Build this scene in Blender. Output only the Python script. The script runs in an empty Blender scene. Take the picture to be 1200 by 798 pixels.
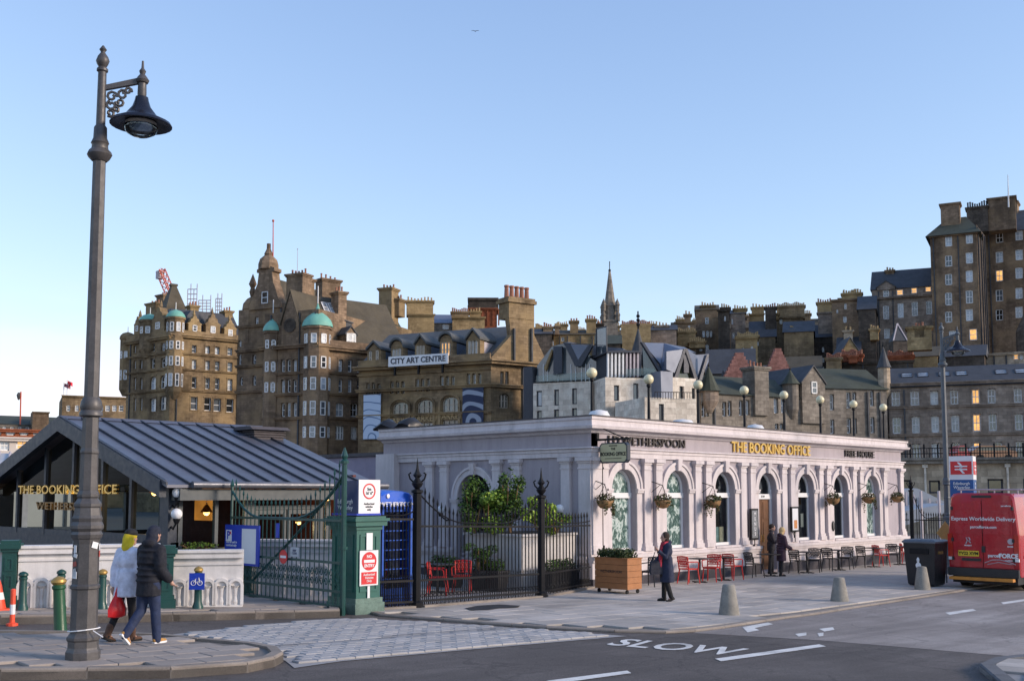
import bpy, bmesh, math, random
from mathutils import Vector, Matrix
random.seed(7)
sc = bpy.context.scene
COL = sc.collection
R = math.radians

# ---------------------------------------------------------------- camera
FPX, CX, PY0, HOR = 1250.0, 600.0, 472.0, 578.0      # focal length and principal row in photo pixels
PITCH = math.atan((HOR - PY0) / FPX)
AZ = R(44.2)                                          # heading against the street (world X)
CAM = Vector((0, 0, 2.7))
cam_d = bpy.data.cameras.new('camera')
cam = bpy.data.objects.new('camera', cam_d); COL.objects.link(cam)
cam.location = CAM
cam.rotation_euler = (R(90) + PITCH, 0, AZ - R(90))
cam_d.sensor_width = 36; cam_d.lens = FPX / 1200 * 36
cam_d.shift_y = (PY0 - 399) / 1200
cam_d.clip_start = .1; cam_d.clip_end = 6000
sc.camera = cam

# ---------------------------------------------------------------- sky, sun, exposure
SUN_EL, SUN_AZ = 20.0, -62.0      # sun azimuth in world degrees from +X (counter-clockwise): low, right and behind
w = bpy.data.worlds.new('World'); sc.world = w; w.use_nodes = True
nt = w.node_tree; nt.nodes.clear()
sky = nt.nodes.new('ShaderNodeTexSky'); sky.sky_type = 'NISHITA'; sky.sun_disc = False
sky.sun_elevation = R(SUN_EL); sky.sun_rotation = R(90 - SUN_AZ)
sky.altitude = 50; sky.air_density = 1.0; sky.dust_density = 0.15; sky.ozone_density = 3.0
bg = nt.nodes.new('ShaderNodeBackground'); bg.inputs[1].default_value = .15
wo = nt.nodes.new('ShaderNodeOutputWorld')
hs_ = nt.nodes.new('ShaderNodeHueSaturation'); hs_.inputs['Saturation'].default_value = 1.02; hs_.inputs['Hue'].default_value = .514
va = nt.nodes.new('ShaderNodeVectorMath'); va.operation = 'MULTIPLY_ADD'; va.inputs[1].default_value = (.185,) * 3; va.inputs[2].default_value = (1, 1, 1)
vd = nt.nodes.new('ShaderNodeVectorMath'); vd.operation = 'DIVIDE'; nt.links.new(sky.outputs[0], va.inputs[0]); nt.links.new(sky.outputs[0], vd.inputs[0]); nt.links.new(va.outputs[0], vd.inputs[1])      # soften the glare of the horizon
nt.links.new(vd.outputs[0], hs_.inputs['Color']); tc = nt.nodes.new('ShaderNodeTexCoord'); sx = nt.nodes.new('ShaderNodeSeparateXYZ'); nt.links.new(tc.outputs['Generated'], sx.inputs[0])
mpg = nt.nodes.new('ShaderNodeMapping'); mpg.inputs['Scale'].default_value = (2.2, 2.2, 11); nt.links.new(tc.outputs['Generated'], mpg.inputs[0])
nz = nt.nodes.new('ShaderNodeTexNoise'); nz.inputs['Scale'].default_value = 1.6; nz.inputs['Detail'].default_value = 6; nt.links.new(mpg.outputs[0], nz.inputs[0])
def wramp(src, a, b, va, vb):
    m_ = nt.nodes.new('ShaderNodeMapRange'); m_.interpolation_type = 'SMOOTHSTEP'
    for i_, v_ in enumerate((a, b, va, vb)): m_.inputs[i_ + 1].default_value = v_
    nt.links.new(src, m_.inputs[0]); return m_.outputs[0]
mu = nt.nodes.new('ShaderNodeMath'); mu.operation = 'MULTIPLY'; nt.links.new(wramp(nz.outputs[0], .36, .62, 0, .85), mu.inputs[0]); nt.links.new(wramp(sx.outputs[2], .02, .22, 1, 0), mu.inputs[1])
cl = nt.nodes.new('ShaderNodeMix'); cl.data_type = 'RGBA'; nt.links.new(mu.outputs[0], cl.inputs[0]); nt.links.new(hs_.outputs[0], cl.inputs[6]); cl.inputs[7].default_value = (2.35, 2.02, 2.2, 1)      # thin low haze cloud
nt.links.new(cl.outputs[2], bg.inputs[0]); nt.links.new(bg.outputs[0], wo.inputs[0])
sd = bpy.data.lights.new('sun', 'SUN'); sd.energy = 1.25; sd.angle = R(14); sd.color = (1, .82, .66)
sun = bpy.data.objects.new('sun', sd); COL.objects.link(sun)
_s = Vector((math.cos(R(SUN_AZ)) * math.cos(R(SUN_EL)), math.sin(R(SUN_AZ)) * math.cos(R(SUN_EL)), math.sin(R(SUN_EL))))
sun.rotation_euler = _s.to_track_quat('Z', 'Y').to_euler(); sun.location = _s * 300 + Vector((20, 20, 0))
vs = sc.view_settings; vs.view_transform = 'Standard'; vs.look = 'None'; vs.gamma = 1; vs.use_curve_mapping = False
vs.exposure = 1.58

# ---------------------------------------------------------------- pixel to place
FH = Vector((math.cos(AZ), math.sin(AZ), 0)); RT = Vector((math.sin(AZ), -math.cos(AZ), 0)); UP = Vector((0, 0, 1))
FW = FH * math.cos(PITCH) + UP * math.sin(PITCH); UC = -FH * math.sin(PITCH) + UP * math.cos(PITCH)
def ray(px, py): return FW + RT * ((px - CX) / FPX) + UC * ((PY0 - py) / FPX)
GPTS = [(-200, .6), (0, .6), (8, .382), (16, .165), (22, 0.0), (30, -.08), (44, -.2), (60, -.3), (120, -.5), (400, -.9)]
def zg(x):
    for (a, za), (b, zb) in zip(GPTS, GPTS[1:]):
        if x <= b: return za + (zb - za) * (max(x, a) - a) / (b - a)
    return GPTS[-1][1]
def gp(px, py, h=0.0):
    "where the ray through a pixel meets the street surface (raised by h)"
    d = ray(px, py); lo, hi = 1.0, 400.0
    for _ in range(60):
        m = (lo + hi) / 2; P = CAM + d * m
        if P.z > zg(P.x) + h: lo = m
        else: hi = m
    return CAM + d * lo
def at(px, py, dist):
    d = ray(px, py); return CAM + d * (dist / d.dot(FH))
def depth(P): return (Vector(P) - CAM).dot(FH)
def prj(P):
    v = Vector(P) - CAM; k = v.dot(FW)
    return CX + FPX * v.dot(RT) / k, PY0 - FPX * v.dot(UC) / k
def on_y(px, py, Y): d = ray(px, py); return CAM + d * (Y / d.y)
def on_x(px, py, X): d = ray(px, py); return CAM + d * (X / d.x)

# ---------------------------------------------------------------- mesh builder
class MB:
    def __init__(s): s.v = []; s.f = []; s.m = []; s.k = 0
    def add(s, vs, fs):
        b = len(s.v); s.v += [tuple(v) for v in vs]; s.f += [tuple(i + b for i in f) for f in fs]; s.m += [s.k] * len(fs)
        return s
    def box(s, x0, y0, z0, x1, y1, z1):
        if x0 > x1: x0, x1 = x1, x0
        if y0 > y1: y0, y1 = y1, y0
        if z0 > z1: z0, z1 = z1, z0
        return s.hexa([(x0, y0, z0), (x1, y0, z0), (x1, y1, z0), (x0, y1, z0), (x0, y0, z1), (x1, y0, z1), (x1, y1, z1), (x0, y1, z1)])
    def cbox(s, x, y, z, dx, dy, dz): return s.box(x - dx / 2, y - dy / 2, z, x + dx / 2, y + dy / 2, z + dz)
    def hexa(s, p): return s.add(p, [(3, 2, 1, 0), (4, 5, 6, 7), (0, 1, 5, 4), (1, 2, 6, 5), (2, 3, 7, 6), (3, 0, 4, 7)])
    def quad(s, a, b, c, d): return s.add([a, b, c, d], [(0, 1, 2, 3)])
    def poly(s, pts): return s.add(pts, [tuple(range(len(pts)))])
    def loft(s, rings, cap=True, closed=True):
        n = len(rings[0]); vs = [p for r in rings for p in r]; fs = []
        for i in range(len(rings) - 1):
            for j in range(n if closed else n - 1):
                a = i * n + j; b = i * n + (j + 1) % n
                fs.append((a, b, b + n, a + n))
        if cap: fs.append(tuple(reversed(range(n)))); fs.append(tuple((len(rings) - 1) * n + j for j in range(n)))
        return s.add(vs, fs)
    def lathe(s, prof, n=12, c=(0, 0, 0), a0=0, sx=1, sy=1, tilt=None):
        rings = []
        for r, z in prof:
            rings.append([(c[0] + sx * max(r, .0004) * math.cos(a0 + 2 * math.pi * j / n), c[1] + sy * max(r, .0004) * math.sin(a0 + 2 * math.pi * j / n), c[2] + z) for j in range(n)])
        return s.loft(rings)
    def tube(s, pts, r, n=6, cap=True):
        pts = [Vector(p) for p in pts]; rs = r if isinstance(r, (list, tuple)) else [r] * len(pts)
        rings = []; t0 = (pts[1] - pts[0]).normalized()
        ref = Vector((0, 0, 1)) if abs(t0.z) < .9 else Vector((1, 0, 0)); a = t0.cross(ref).normalized()
        for i, p in enumerate(pts):
            t = (pts[min(i + 1, len(pts) - 1)] - pts[max(i - 1, 0)]).normalized()
            a = (a - t * a.dot(t)).normalized(); b = t.cross(a)
            rings.append([p + (a * math.cos(2 * math.pi * j / n) + b * math.sin(2 * math.pi * j / n)) * rs[i] for j in range(n)])
        return s.loft(rings, cap)
    def prism(s, poly, z0, z1):           # polygon in XY
        n = len(poly)
        return s.loft([[(x, y, z0) for x, y in poly], [(x, y, z1) for x, y in poly]])
    def prismY(s, poly, y0, y1):          # polygon in XZ, anticlockwise, extruded along Y
        return s.loft([[(x, y1, z) for x, z in poly], [(x, y0, z) for x, z in poly]])
    def prismX(s, poly, x0, x1):          # polygon in YZ
        return s.loft([[(x0, y, z) for y, z in poly], [(x1, y, z) for y, z in poly]])
    def sphere(s, c, rx, ry=None, rz=None, n=12, m=8):
        ry = ry or rx; rz = rz or rx
        return s.lathe([(math.sin(math.pi * i / m), 0) for i in range(m + 1)], n) if False else s.loft(
            [[(c[0] + rx * max(math.sin(math.pi * i / m), .003) * math.cos(2 * math.pi * j / n), c[1] + ry * max(math.sin(math.pi * i / m), .003) * math.sin(2 * math.pi * j / n), c[2] - rz * math.cos(math.pi * i / m)) for j in range(n)] for i in range(m + 1)])
    def mesh(s, name, mats, smooth=False):
        me = bpy.data.meshes.new(name); me.from_pydata(s.v, [], s.f)
        for m in (mats if isinstance(mats, (list, tuple)) else [mats]): me.materials.append(m)
        if isinstance(mats, (list, tuple)) and len(mats) > 1:
            me.polygons.foreach_set('material_index', s.m)
        uv = me.uv_layers.new(name='UVMap'); dat = [0.0] * (2 * len(me.loops)); V = s.v
        me.calc_loop_triangles() if False else None
        for p in me.polygons:
            n = p.normal; ax, ay, az = abs(n.x), abs(n.y), abs(n.z)
            for li in p.loop_indices:
                x, y, z = V[me.loops[li].vertex_index]
                if az > .75: q = (x, y)
                elif ax > ay: q = (y, z)
                else: q = (x, z)
                dat[2 * li], dat[2 * li + 1] = q
        uv.data.foreach_set('uv', dat)
        if smooth:
            me.shade_smooth(); me.set_sharp_from_angle(angle=R(38 if smooth is True else smooth))
        me.update(); return me
    def build(s, name, mats, parent=None, M=None, smooth=False, **kw):
        return put(name, s.mesh(name, mats, smooth), parent, M, **kw)

WM = {}      # world matrix of every object placed
def put(name, data, parent=None, M=None, label=None, cat=None, group=None, kind=None):
    o = bpy.data.objects.new(name, data); COL.objects.link(o)
    if parent is not None:
        PW = WM[parent.name]; M = M if M is not None else PW
        o.parent = parent; o.matrix_basis = PW.inverted() @ M
    else:
        M = M if M is not None else Matrix(); o.matrix_basis = M
    WM[o.name] = M.copy()
    if label: o['label'] = label
    if cat: o['category'] = cat
    if group: o['group'] = group
    if kind: o['kind'] = kind
    return o
def TM(x, y, z, rz=0, rx=0, ry=0): return Matrix.Translation((x, y, z)) @ Matrix.Rotation(rz, 4, 'Z') @ Matrix.Rotation(ry, 4, 'Y') @ Matrix.Rotation(rx, 4, 'X')
def thing(name, label, cat, M=None, group=None):
    return put(name, None, None, M if M is not None else Matrix(), label, cat, group)
def copy_tree(o, M, label=None, group=None, parent=None):
    c = o.copy(); COL.objects.link(c); WM[c.name] = M
    if parent is None: c.matrix_basis = M
    else: c.parent = parent; c.matrix_basis = WM[parent.name].inverted() @ M
    if label: c['label'] = label
    if group: c['group'] = group
    rel = WM[o.name].inverted()
    for ch in [k for k in bpy.data.objects if k.parent == o]: copy_tree(ch, M @ rel @ WM[ch.name], parent=c)
    return c

# ---------------------------------------------------------------- materials
MATS = {}
def _nodes(name):
    m = bpy.data.materials.new(name); m.use_nodes = True; n = m.node_tree; b = n.nodes['Principled BSDF']; MATS[name] = m
    return m, n, b
def N(n, t, **kw):
    x = n.nodes.new(t)
    for k, v in kw.items(): setattr(x, k, v)
    return x
def ramp(n, fac, stops):
    r = N(n, 'ShaderNodeValToRGB'); e = r.color_ramp.elements
    while len(e) > 1: e.remove(e[-1])
    for i, (p, c) in enumerate(stops):
        q = e[0] if i == 0 else e.new(p)
        q.position = p; q.color = (*c, 1) if len(c) == 3 else c
    n.links.new(fac, r.inputs[0]); return r.outputs[0]
def mixc(n, fac, a, b, mode='MIX'):
    x = N(n, 'ShaderNodeMix', data_type='RGBA', blend_type=mode)
    if isinstance(fac, (int, float)): x.inputs[0].default_value = fac
    else: n.links.new(fac, x.inputs[0])
    for i, q in ((6, a), (7, b)):
        if isinstance(q, (tuple, list)): x.inputs[i].default_value = (*q, 1)
        else: n.links.new(q, x.inputs[i])
    return x.outputs[2]
def noise(n, scale, detail=4, rough=.6, co=None):
    t = N(n, 'ShaderNodeTexNoise'); t.inputs['Scale'].default_value = scale; t.inputs['Detail'].default_value = detail; t.inputs['Roughness'].default_value = rough
    if co is not None: n.links.new(co, t.inputs['Vector'])
    return t.outputs[0]
def bump(n, b, h, strength=.3, dist=.02):
    x = N(n, 'ShaderNodeBump'); x.inputs['Strength'].default_value = strength; x.inputs['Distance'].default_value = dist
    n.links.new(h, x.inputs['Height']); n.links.new(x.outputs[0], b.inputs['Normal'])
def mat(name, c, rough=.6, metal=0, var=.18, scale=3.0, fine=40.0, bmp=.1, dirt=0.0, spec=.5, coat=0, rnd=0.0, streak=0.0):
    "plain surface: base colour broken up by coarse and fine noise, optional dirt stains and a per-object shade"
    if name in MATS: return MATS[name]
    m, n, b = _nodes(name)
    co = N(n, 'ShaderNodeTexCoord').outputs['Object']
    g = N(n, 'ShaderNodeNewGeometry').outputs['Position']
    lo = tuple(x * (1 - var) for x in c); hi = tuple(min(1, x * (1 + var)) for x in c)
    k = ramp(n, noise(n, scale, 5, .6, g), [(.32, lo), (.68, hi)])
    f = noise(n, fine, 3, .6, g)
    k = mixc(n, .35, k, ramp(n, f, [(.35, lo), (.65, hi)]))
    if dirt:
        d = ramp(n, noise(n, scale * .55, 6, .7, g), [(.5, (0, 0, 0)), (.72, (dirt, dirt, dirt))])
        k = mixc(n, d, k, tuple(x * .35 for x in c))
    if streak:
        mp = N(n, 'ShaderNodeMapping'); n.links.new(g, mp.inputs[0]); mp.inputs['Scale'].default_value = (2.6, 2.6, .22)
        k = mixc(n, ramp(n, noise(n, 1.3, 7, .7, mp.outputs[0]), [(.46, (0, 0, 0)), (.72, (streak,) * 3)]), k, tuple(x * .42 for x in c))
    if rnd:
        oi = N(n, 'ShaderNodeObjectInfo').outputs['Random']
        k = mixc(n, 1.0, k, ramp(n, oi, [(0, (1 - rnd,) * 3), (1, (1 + rnd * .4,) * 3)]), 'MULTIPLY')
    n.links.new(k, b.inputs['Base Color'])
    rr = ramp(n, noise(n, scale * 2.3, 4, .6, g), [(.3, (max(rough - .1, .02),) * 3), (.7, (min(rough + .1, 1),) * 3)])
    n.links.new(rr, b.inputs['Roughness']); b.inputs['Metallic'].default_value = metal
    b.inputs['Specular IOR Level'].default_value = spec; b.inputs['Coat Weight'].default_value = coat
    if bmp: bump(n, b, f, bmp, .01)
    return m
def masonry(name, c1, c2, mortar, bw=.8, bh=.36, soot=.5, tint=None, scale=.12):
    if name in MATS: return MATS[name]
    m, n, b = _nodes(name)
    uv = N(n, 'ShaderNodeUVMap').outputs[0]; g = N(n, 'ShaderNodeNewGeometry').outputs['Position']
    br = N(n, 'ShaderNodeTexBrick'); n.links.new(uv, br.inputs['Vector'])
    br.inputs['Color1'].default_value = (*[x * .74 for x in c1], 1); br.inputs['Color2'].default_value = (*[x * 1.22 for x in c2], 1); br.inputs['Mortar'].default_value = (*mortar, 1)
    br.inputs['Scale'].default_value = 1; br.inputs['Mortar Size'].default_value = .025; br.inputs['Brick Width'].default_value = bw; br.inputs['Row Height'].default_value = bh
    br.inputs['Bias'].default_value = -.1; br.offset_frequency = 2
    k = br.outputs[0]
    k = mixc(n, .45, k, ramp(n, noise(n, .9, 6, .75, g), [(.3, tuple(x * .35 for x in c1)), (.5, c1), (.7, tuple(min(1, x * 1.6) for x in c2))]))
    s = ramp(n, noise(n, scale, 5, .65, g), [(.38, (0, 0, 0)), (.68, (soot,) * 3)])
    k = mixc(n, s, k, tuple(x * .22 for x in c1))
    mp = N(n, 'ShaderNodeMapping'); n.links.new(g, mp.inputs[0]); mp.inputs['Scale'].default_value = (.7, .7, .07)
    k = mixc(n, ramp(n, noise(n, 1.0, 6, .7, mp.outputs[0]), [(.45, (0, 0, 0)), (.7, (min(.7, soot * .8),) * 3)]), k, tuple(x * .25 for x in c1))
    if tint: k = mixc(n, ramp(n, noise(n, .25, 3, .6, g), [(.45, (0, 0, 0)), (.65, (.6, .6, .6))]), k, tint)
    n.links.new(k, b.inputs['Base Color']); b.inputs['Roughness'].default_value = .92; b.inputs['Specular IOR Level'].default_value = .2
    h = mixc(n, .5, br.outputs[1], noise(n, 5, 4, .7, g)); bump(n, b, h, .5, .06)
    return m
def emit(name, c, strength):
    if name in MATS: return MATS[name]
    m, n, b = _nodes(name); g = N(n, 'ShaderNodeNewGeometry').outputs['Position']
    k = ramp(n, noise(n, 1.4, 3, .6, g), [(.3, tuple(x * .55 for x in c)), (.65, c)])
    n.links.new(k, b.inputs['Emission Color']); b.inputs['Emission Strength'].default_value = strength
    b.inputs['Base Color'].default_value = (*[x * .3 for x in c], 1); b.inputs['Roughness'].default_value = .3
    return m
def glassy(name, c, rough=.06, spec=.9, var=.5, scale=.5):
    "window pane seen from outside: dark room, or pale blind with reflected sky in its colour, behind a shiny sheet"
    if name in MATS: return MATS[name]
    m, n, b = _nodes(name); g = N(n, 'ShaderNodeNewGeometry').outputs['Position']
    k = ramp(n, noise(n, scale, 3, .6, g), [(.3, tuple(x * (1 - var) for x in c)), (.7, tuple(min(1, x * (1 + var)) for x in c))])
    n.links.new(k, b.inputs['Base Color']); b.inputs['Roughness'].default_value = rough; b.inputs['Specular IOR Level'].default_value = spec
    b.inputs['Coat Weight'].default_value = .6; b.inputs['Coat Roughness'].default_value = .03
    bump(n, b, noise(n, .8, 2, .5, g), .04, .05)
    return m
def clear_glass(name, tint=(.75, .8, .8), opac=.18):
    if name in MATS: return MATS[name]
    m, n, b = _nodes(name); n.nodes.remove(b)
    out = n.nodes['Material Output']; gl = N(n, 'ShaderNodeBsdfGlossy'); gl.inputs['Roughness'].default_value = .02; gl.inputs[0].default_value = (.5, .58, .62, 1)
    tr = N(n, 'ShaderNodeBsdfTransparent'); tr.inputs[0].default_value = (*tint, 1)
    fr = N(n, 'ShaderNodeFresnel'); fr.inputs[0].default_value = 1.5 if opac >= 0 else 1.22
    ad = N(n, 'ShaderNodeMath', operation='ADD'); ad.inputs[1].default_value = opac * .5
    n.links.new(fr.outputs[0], ad.inputs[0])
    mx = N(n, 'ShaderNodeMixShader'); n.links.new(ad.outputs[0], mx.inputs[0]); n.links.new(tr.outputs[0], mx.inputs[1]); n.links.new(gl.outputs[0], mx.inputs[2])
    n.links.new(mx.outputs[0], out.inputs[0]); return m

# ---------------------------------------------------------------- lettering
def text_mesh(txt, size=1.0, ext=.01, off=0.0, align='CENTER', space=1.0, xs=1.0, mats=None, name='lettering', line=1.0):
    cu = bpy.data.curves.new('tmp_text', 'FONT'); cu.body = txt; cu.size = size; cu.extrude = ext; cu.offset = off
    cu.align_x = align; cu.align_y = 'CENTER'; cu.space_character = space; cu.space_line = line; cu.resolution_u = 3
    o = bpy.data.objects.new('tmp_text', cu); COL.objects.link(o)
    dg = bpy.context.evaluated_depsgraph_get(); me = bpy.data.meshes.new_from_object(o.evaluated_get(dg))
    bpy.data.objects.remove(o); bpy.data.curves.remove(cu)
    me.transform(Matrix.Diagonal((xs, 1, 1, 1))); me.name = name
    me.materials.clear(); me.materials.append(mats)
    return me
# letters stand in a vertical plane: local x = reading direction, local y of text = up
def face_M(P, xdir):
    "matrix with x = reading direction, y = up, z = out of the face"
    x = Vector(xdir).normalized(); y = UP; z = x.cross(y)
    M = Matrix.Identity(4)
    for i in range(3): M[i][0] = x[i]; M[i][1] = y[i]; M[i][2] = z[i]; M[i][3] = P[i]
    return M
# walls with openings: local u = x, up = z, face at y, reveal goes to +y
def wall_holes(mb, u0, u1, z0, z1, holes, y=0.0, rev=.3, flip=1):
    "holes: (a, b, z0, z1[, rise]) with rise = height of an arch head inside z1"
    hs = [h for h in holes if h[1] > u0 and h[0] < u1 and h[3] > z0 and h[2] < z1]
    zs = sorted({z0, z1, *[min(max(h[2], z0), z1) for h in hs], *[min(max(h[3], z0), z1) for h in hs]})
    for za, zb in zip(zs, zs[1:]):
        if zb - za < 1e-5: continue
        cut = sorted((max(h[0], u0), min(h[1], u1)) for h in hs if h[2] < zb - 1e-6 and h[3] > za + 1e-6)
        x = u0
        for a, b in cut + [(u1, u1)]:
            if a > x + 1e-5: mb.quad((x, y, za), (a, y, za), (a, y, zb), (x, y, zb))
            x = max(x, b)
    for h in hs:
        a, b, c, d = h[:4]; Y = y + rev
        mb.quad((a, y, c), (a, Y, c), (b, Y, c), (b, y, c))
        if len(h) > 4 and h[4] > 0:
            rise = h[4]; sp = d - rise; n = 12; cx = (a + b) / 2; r = (b - a) / 2
            arc = [(cx - r * math.cos(math.pi * i / n), sp + rise * math.sin(math.pi * i / n)) for i in range(n + 1)]
            for p, q in zip(arc, arc[1:]):
                mb.quad((p[0], y, p[1]), (q[0], y, q[1]), (q[0], y, d + 1e-4), (p[0], y, d + 1e-4))
                mb.quad((p[0], y, p[1]), (p[0], Y, p[1]), (q[0], Y, q[1]), (q[0], y, q[1]))
        else:
            sp = d; mb.quad((a, y, d), (b, y, d), (b, Y, d), (a, Y, d))
        mb.quad((a, y, c), (a, y, sp), (a, Y, sp), (a, Y, c)); mb.quad((b, y, c), (b, Y, c), (b, Y, sp), (b, y, sp))
# ================================================================ street surfaces
def asphalt(name, c, patch, rough=.85, agg=.35):
    m, n, b = _nodes(name); g = N(n, 'ShaderNodeNewGeometry').outputs['Position']
    k = ramp(n, noise(n, .35, 6, .65, g), [(.3, tuple(x * .8 for x in c)), (.5, c), (.72, patch)])
    sp = ramp(n, noise(n, 60, 2, .5, g), [(.35, (1 - agg,) * 3), (.65, (1 + agg,) * 3)])
    k = mixc(n, 1, k, sp, 'MULTIPLY')
    mp = N(n, 'ShaderNodeMapping'); n.links.new(g, mp.inputs[0]); mp.inputs['Scale'].default_value = (.12, 2.2, 1)
    tr = ramp(n, noise(n, 1, 4, .6, mp.outputs[0]), [(.42, (.82, .82, .82)), (.62, (1.12, 1.12, 1.12))])
    k = mixc(n, .7, k, mixc(n, 1, k, tr, 'MULTIPLY'))
    cr = N(n, 'ShaderNodeTexVoronoi', feature='DISTANCE_TO_EDGE'); cr.inputs['Scale'].default_value = .42
    wv = N(n, 'ShaderNodeVectorMath', operation='ADD'); n.links.new(g, wv.inputs[0])
    nn = N(n, 'ShaderNodeTexNoise'); nn.inputs['Scale'].default_value = 1.6; n.links.new(g, nn.inputs[0]); n.links.new(nn.outputs[1], wv.inputs[1]); n.links.new(wv.outputs[0], cr.inputs[0])
    ck = ramp(n, cr.outputs[0], [(.004, (.35, .35, .35)), (.014, (0, 0, 0))])
    k = mixc(n, ck, k, tuple(x * .3 for x in c))
    n.links.new(k, b.inputs['Base Color']); b.inputs['Roughness'].default_value = rough; b.inputs['Specular IOR Level'].default_value = .3
    bump(n, b, noise(n, 90, 2, .5, g), .35, .006); return m
M_road = asphalt('road_dark', (.10, .087, .08), (.14, .124, .115))
M_road2 = asphalt('road_worn', (.25, .222, .205), (.34, .31, .29), agg=.25)
M_ground = mat('ground_earth', (.10, .095, .09), .95, dirt=.4)
M_pave = mat('pave_bed', (.16, .145, .13), .9, scale=.6, dirt=.4)
M_flag = mat('flagstone', (.42, .385, .35), .85, var=.16, scale=.7, fine=25, bmp=.25, dirt=.5, rnd=.22)
M_flag2 = mat('flagstone_brown', (.33, .285, .25), .85, var=.16, scale=.8, fine=25, bmp=.25, dirt=.5, rnd=.2)
M_sett = mat('granite_sett', (.36, .35, .345), .75, var=.12, scale=2, fine=45, bmp=.3, dirt=.3, rnd=.12)
M_settdk = mat('granite_band', (.25, .245, .245), .8, var=.2, fine=45, bmp=.3, rnd=.25)
M_kerb = mat('kerbstone', (.25, .215, .185), .9, var=.25, scale=1.2, bmp=.3, dirt=.6, rnd=.15)
M_line = mat('road_paint', (.66, .65, .62), .7, var=.2, scale=2.5, fine=30, dirt=.75)

BRK = [p[0] for p in GPTS[1:-1]]
def sheet(name, poly, h, m, parent=None, thick=0, **kw):
    "flat polygon (world XY) laid on the street profile at height h, optionally with a skirt down"
    bm = bmesh.new(); f = bm.faces.new([bm.verts.new((p[0], p[1], 0)) for p in poly])
    for x in BRK:
        bmesh.ops.bisect_plane(bm, geom=bm.verts[:] + bm.edges[:] + bm.faces[:], plane_co=(x, 0, 0), plane_no=(1, 0, 0))
    bmesh.ops.triangulate(bm, faces=bm.faces[:])
    bmesh.ops.recalc_face_normals(bm, faces=bm.faces[:])
    if thick:
        r = bmesh.ops.extrude_face_region(bm, geom=bm.faces[:]); ex = [e for e in r['geom'] if isinstance(e, bmesh.types.BMVert)]
    for v in bm.verts: v.co.z = zg(v.co.x) + h
    if thick:
        for v in bm.verts:
            if v not in set(ex): v.co.z -= thick
        bmesh.ops.recalc_face_normals(bm, faces=bm.faces[:])
    else:
        for f in bm.faces:
            if f.normal.z < 0: f.normal_flip()
    me = bpy.data.meshes.new(name); bm.to_mesh(me); bm.free(); me.materials.append(m)
    if not thick:
        me.update()
        if me.polygons[0].normal.z < 0: me.flip_normals()
    return put(name, me, parent, Matrix() if parent is None else WM[parent.name], **kw)
def inside(x, y, poly):
    r = False; j = len(poly) - 1
    for i in range(len(poly)):
        a, b = poly[i], poly[j]
        if (a[1] > y) != (b[1] > y) and x < (b[0] - a[0]) * (y - a[1]) / (b[1] - a[1]) + a[0]: r = not r
        j = i
    return r
def xy(*pts, h=0): return [tuple(gp(a, b, h)[:2]) for a, b in pts]

# the sheet that reaches the horizon
mb = MB(); xs = [-1500, -200] + [p[0] for p in GPTS[1:]] + [3000]
for a, b in zip(xs, xs[1:]):
    mb.quad((a, -2000, zg(a) - .03), (b, -2000, zg(b) - .03), (b, 3000, zg(b) - .03), (a, 3000, zg(a) - .03))
mb.build('ground', M_ground, kind='structure')
# old town hill behind the station
mb = MB(); rows = []
for i in range(9):
    ring = []
    for j in range(25):
        px = -500 + j * 2200 / 24; d = 170 + i * 40
        P = at(px, HOR, d); e = min(1, max(0, (i - .6) / 5)); e = e * e * (3 - 2 * e)
        ring.append((P.x, P.y, -1.2 + e * (8 + 22 * min(1, max(0, (px - 100) / 1100)))))
    rows.append(ring)
mb.loft(rows, cap=False, closed=False); mb.build('hill', mat('hill_soil', (.05, .055, .04), .95), kind='structure', smooth=True)

# carriageways
KY = 12.9                                             # kerb line of the forecourt
road_poly = [(-30, -14), (60, -14), (60, 12.75), (24, 12.75), (20.5, 12.6), (17.6, 12.5), (15.8, 13.2), (9, 30), (-30, 30)]
sheet('road', road_poly, .0, M_road, kind='structure')
worn = xy((812, 741.5), (960, 750), (1080, 760), (1215, 771.5)) + [(60, -6), (60, 12.7), (24, 12.7), (20.5, 12.6)]
sheet('worn_road', worn, .004, M_road2, kind='structure')

# raised sett crossing in front of the gate
cross = xy((345, 783), (400, 775), (500, 766), (600, 757), (735, 745.5), (640, 738.5), (560, 733), (440, 725.5), (398, 725), (300, 733), (187, 745), (250, 750), (310, 763), (335, 775))
xg = sheet('sett_crossing', cross, .009, mat('sett_joint', (.29, .282, .278), .9), kind='structure')
band = xy((288, 761), (400, 751.5), (590, 736.2), (605, 738), (400, 755), (292, 764.5))
ang = math.atan2(gp(600, 757).y - gp(400, 775).y, gp(600, 757).x - gp(400, 775).x)
ca, sa = math.cos(ang), math.sin(ang); o0 = gp(400, 775)
L, W, gap = .30, .19, .010
cells = []
for r in range(-6, 60):
    for c in range(-40, 60):
        u = c * (L + gap) + (r % 2) * L / 2; v = r * (W + gap)
        x, y = o0.x + ca * u - sa * v, o0.y + sa * u + ca * v
        if all(inside(x + ca * i * L / 2 - sa * j * W / 2, y + sa * i * L / 2 + ca * j * W / 2, cross) for i in (-1, 1) for j in (-1, 1)):
            cells.append((depth((x, y, 0)), x, y, inside(x, y, band)))
cells.sort()
def sett_mesh(L, W, h, m, name, e=.012):
    mb = MB(); a, b = L / 2, W / 2
    mb.loft([[(-a, -b, 0), (a, -b, 0), (a, b, 0), (-a, b, 0)], [(-a, -b, h - e), (a, -b, h - e), (a, b, h - e), (-a, b, h - e)],
             [(-a + e, -b + e, h), (a - e, -b + e, h), (a - e, b - e, h), (-a + e, b - e, h)]]); return mb.mesh(name, m)
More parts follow.
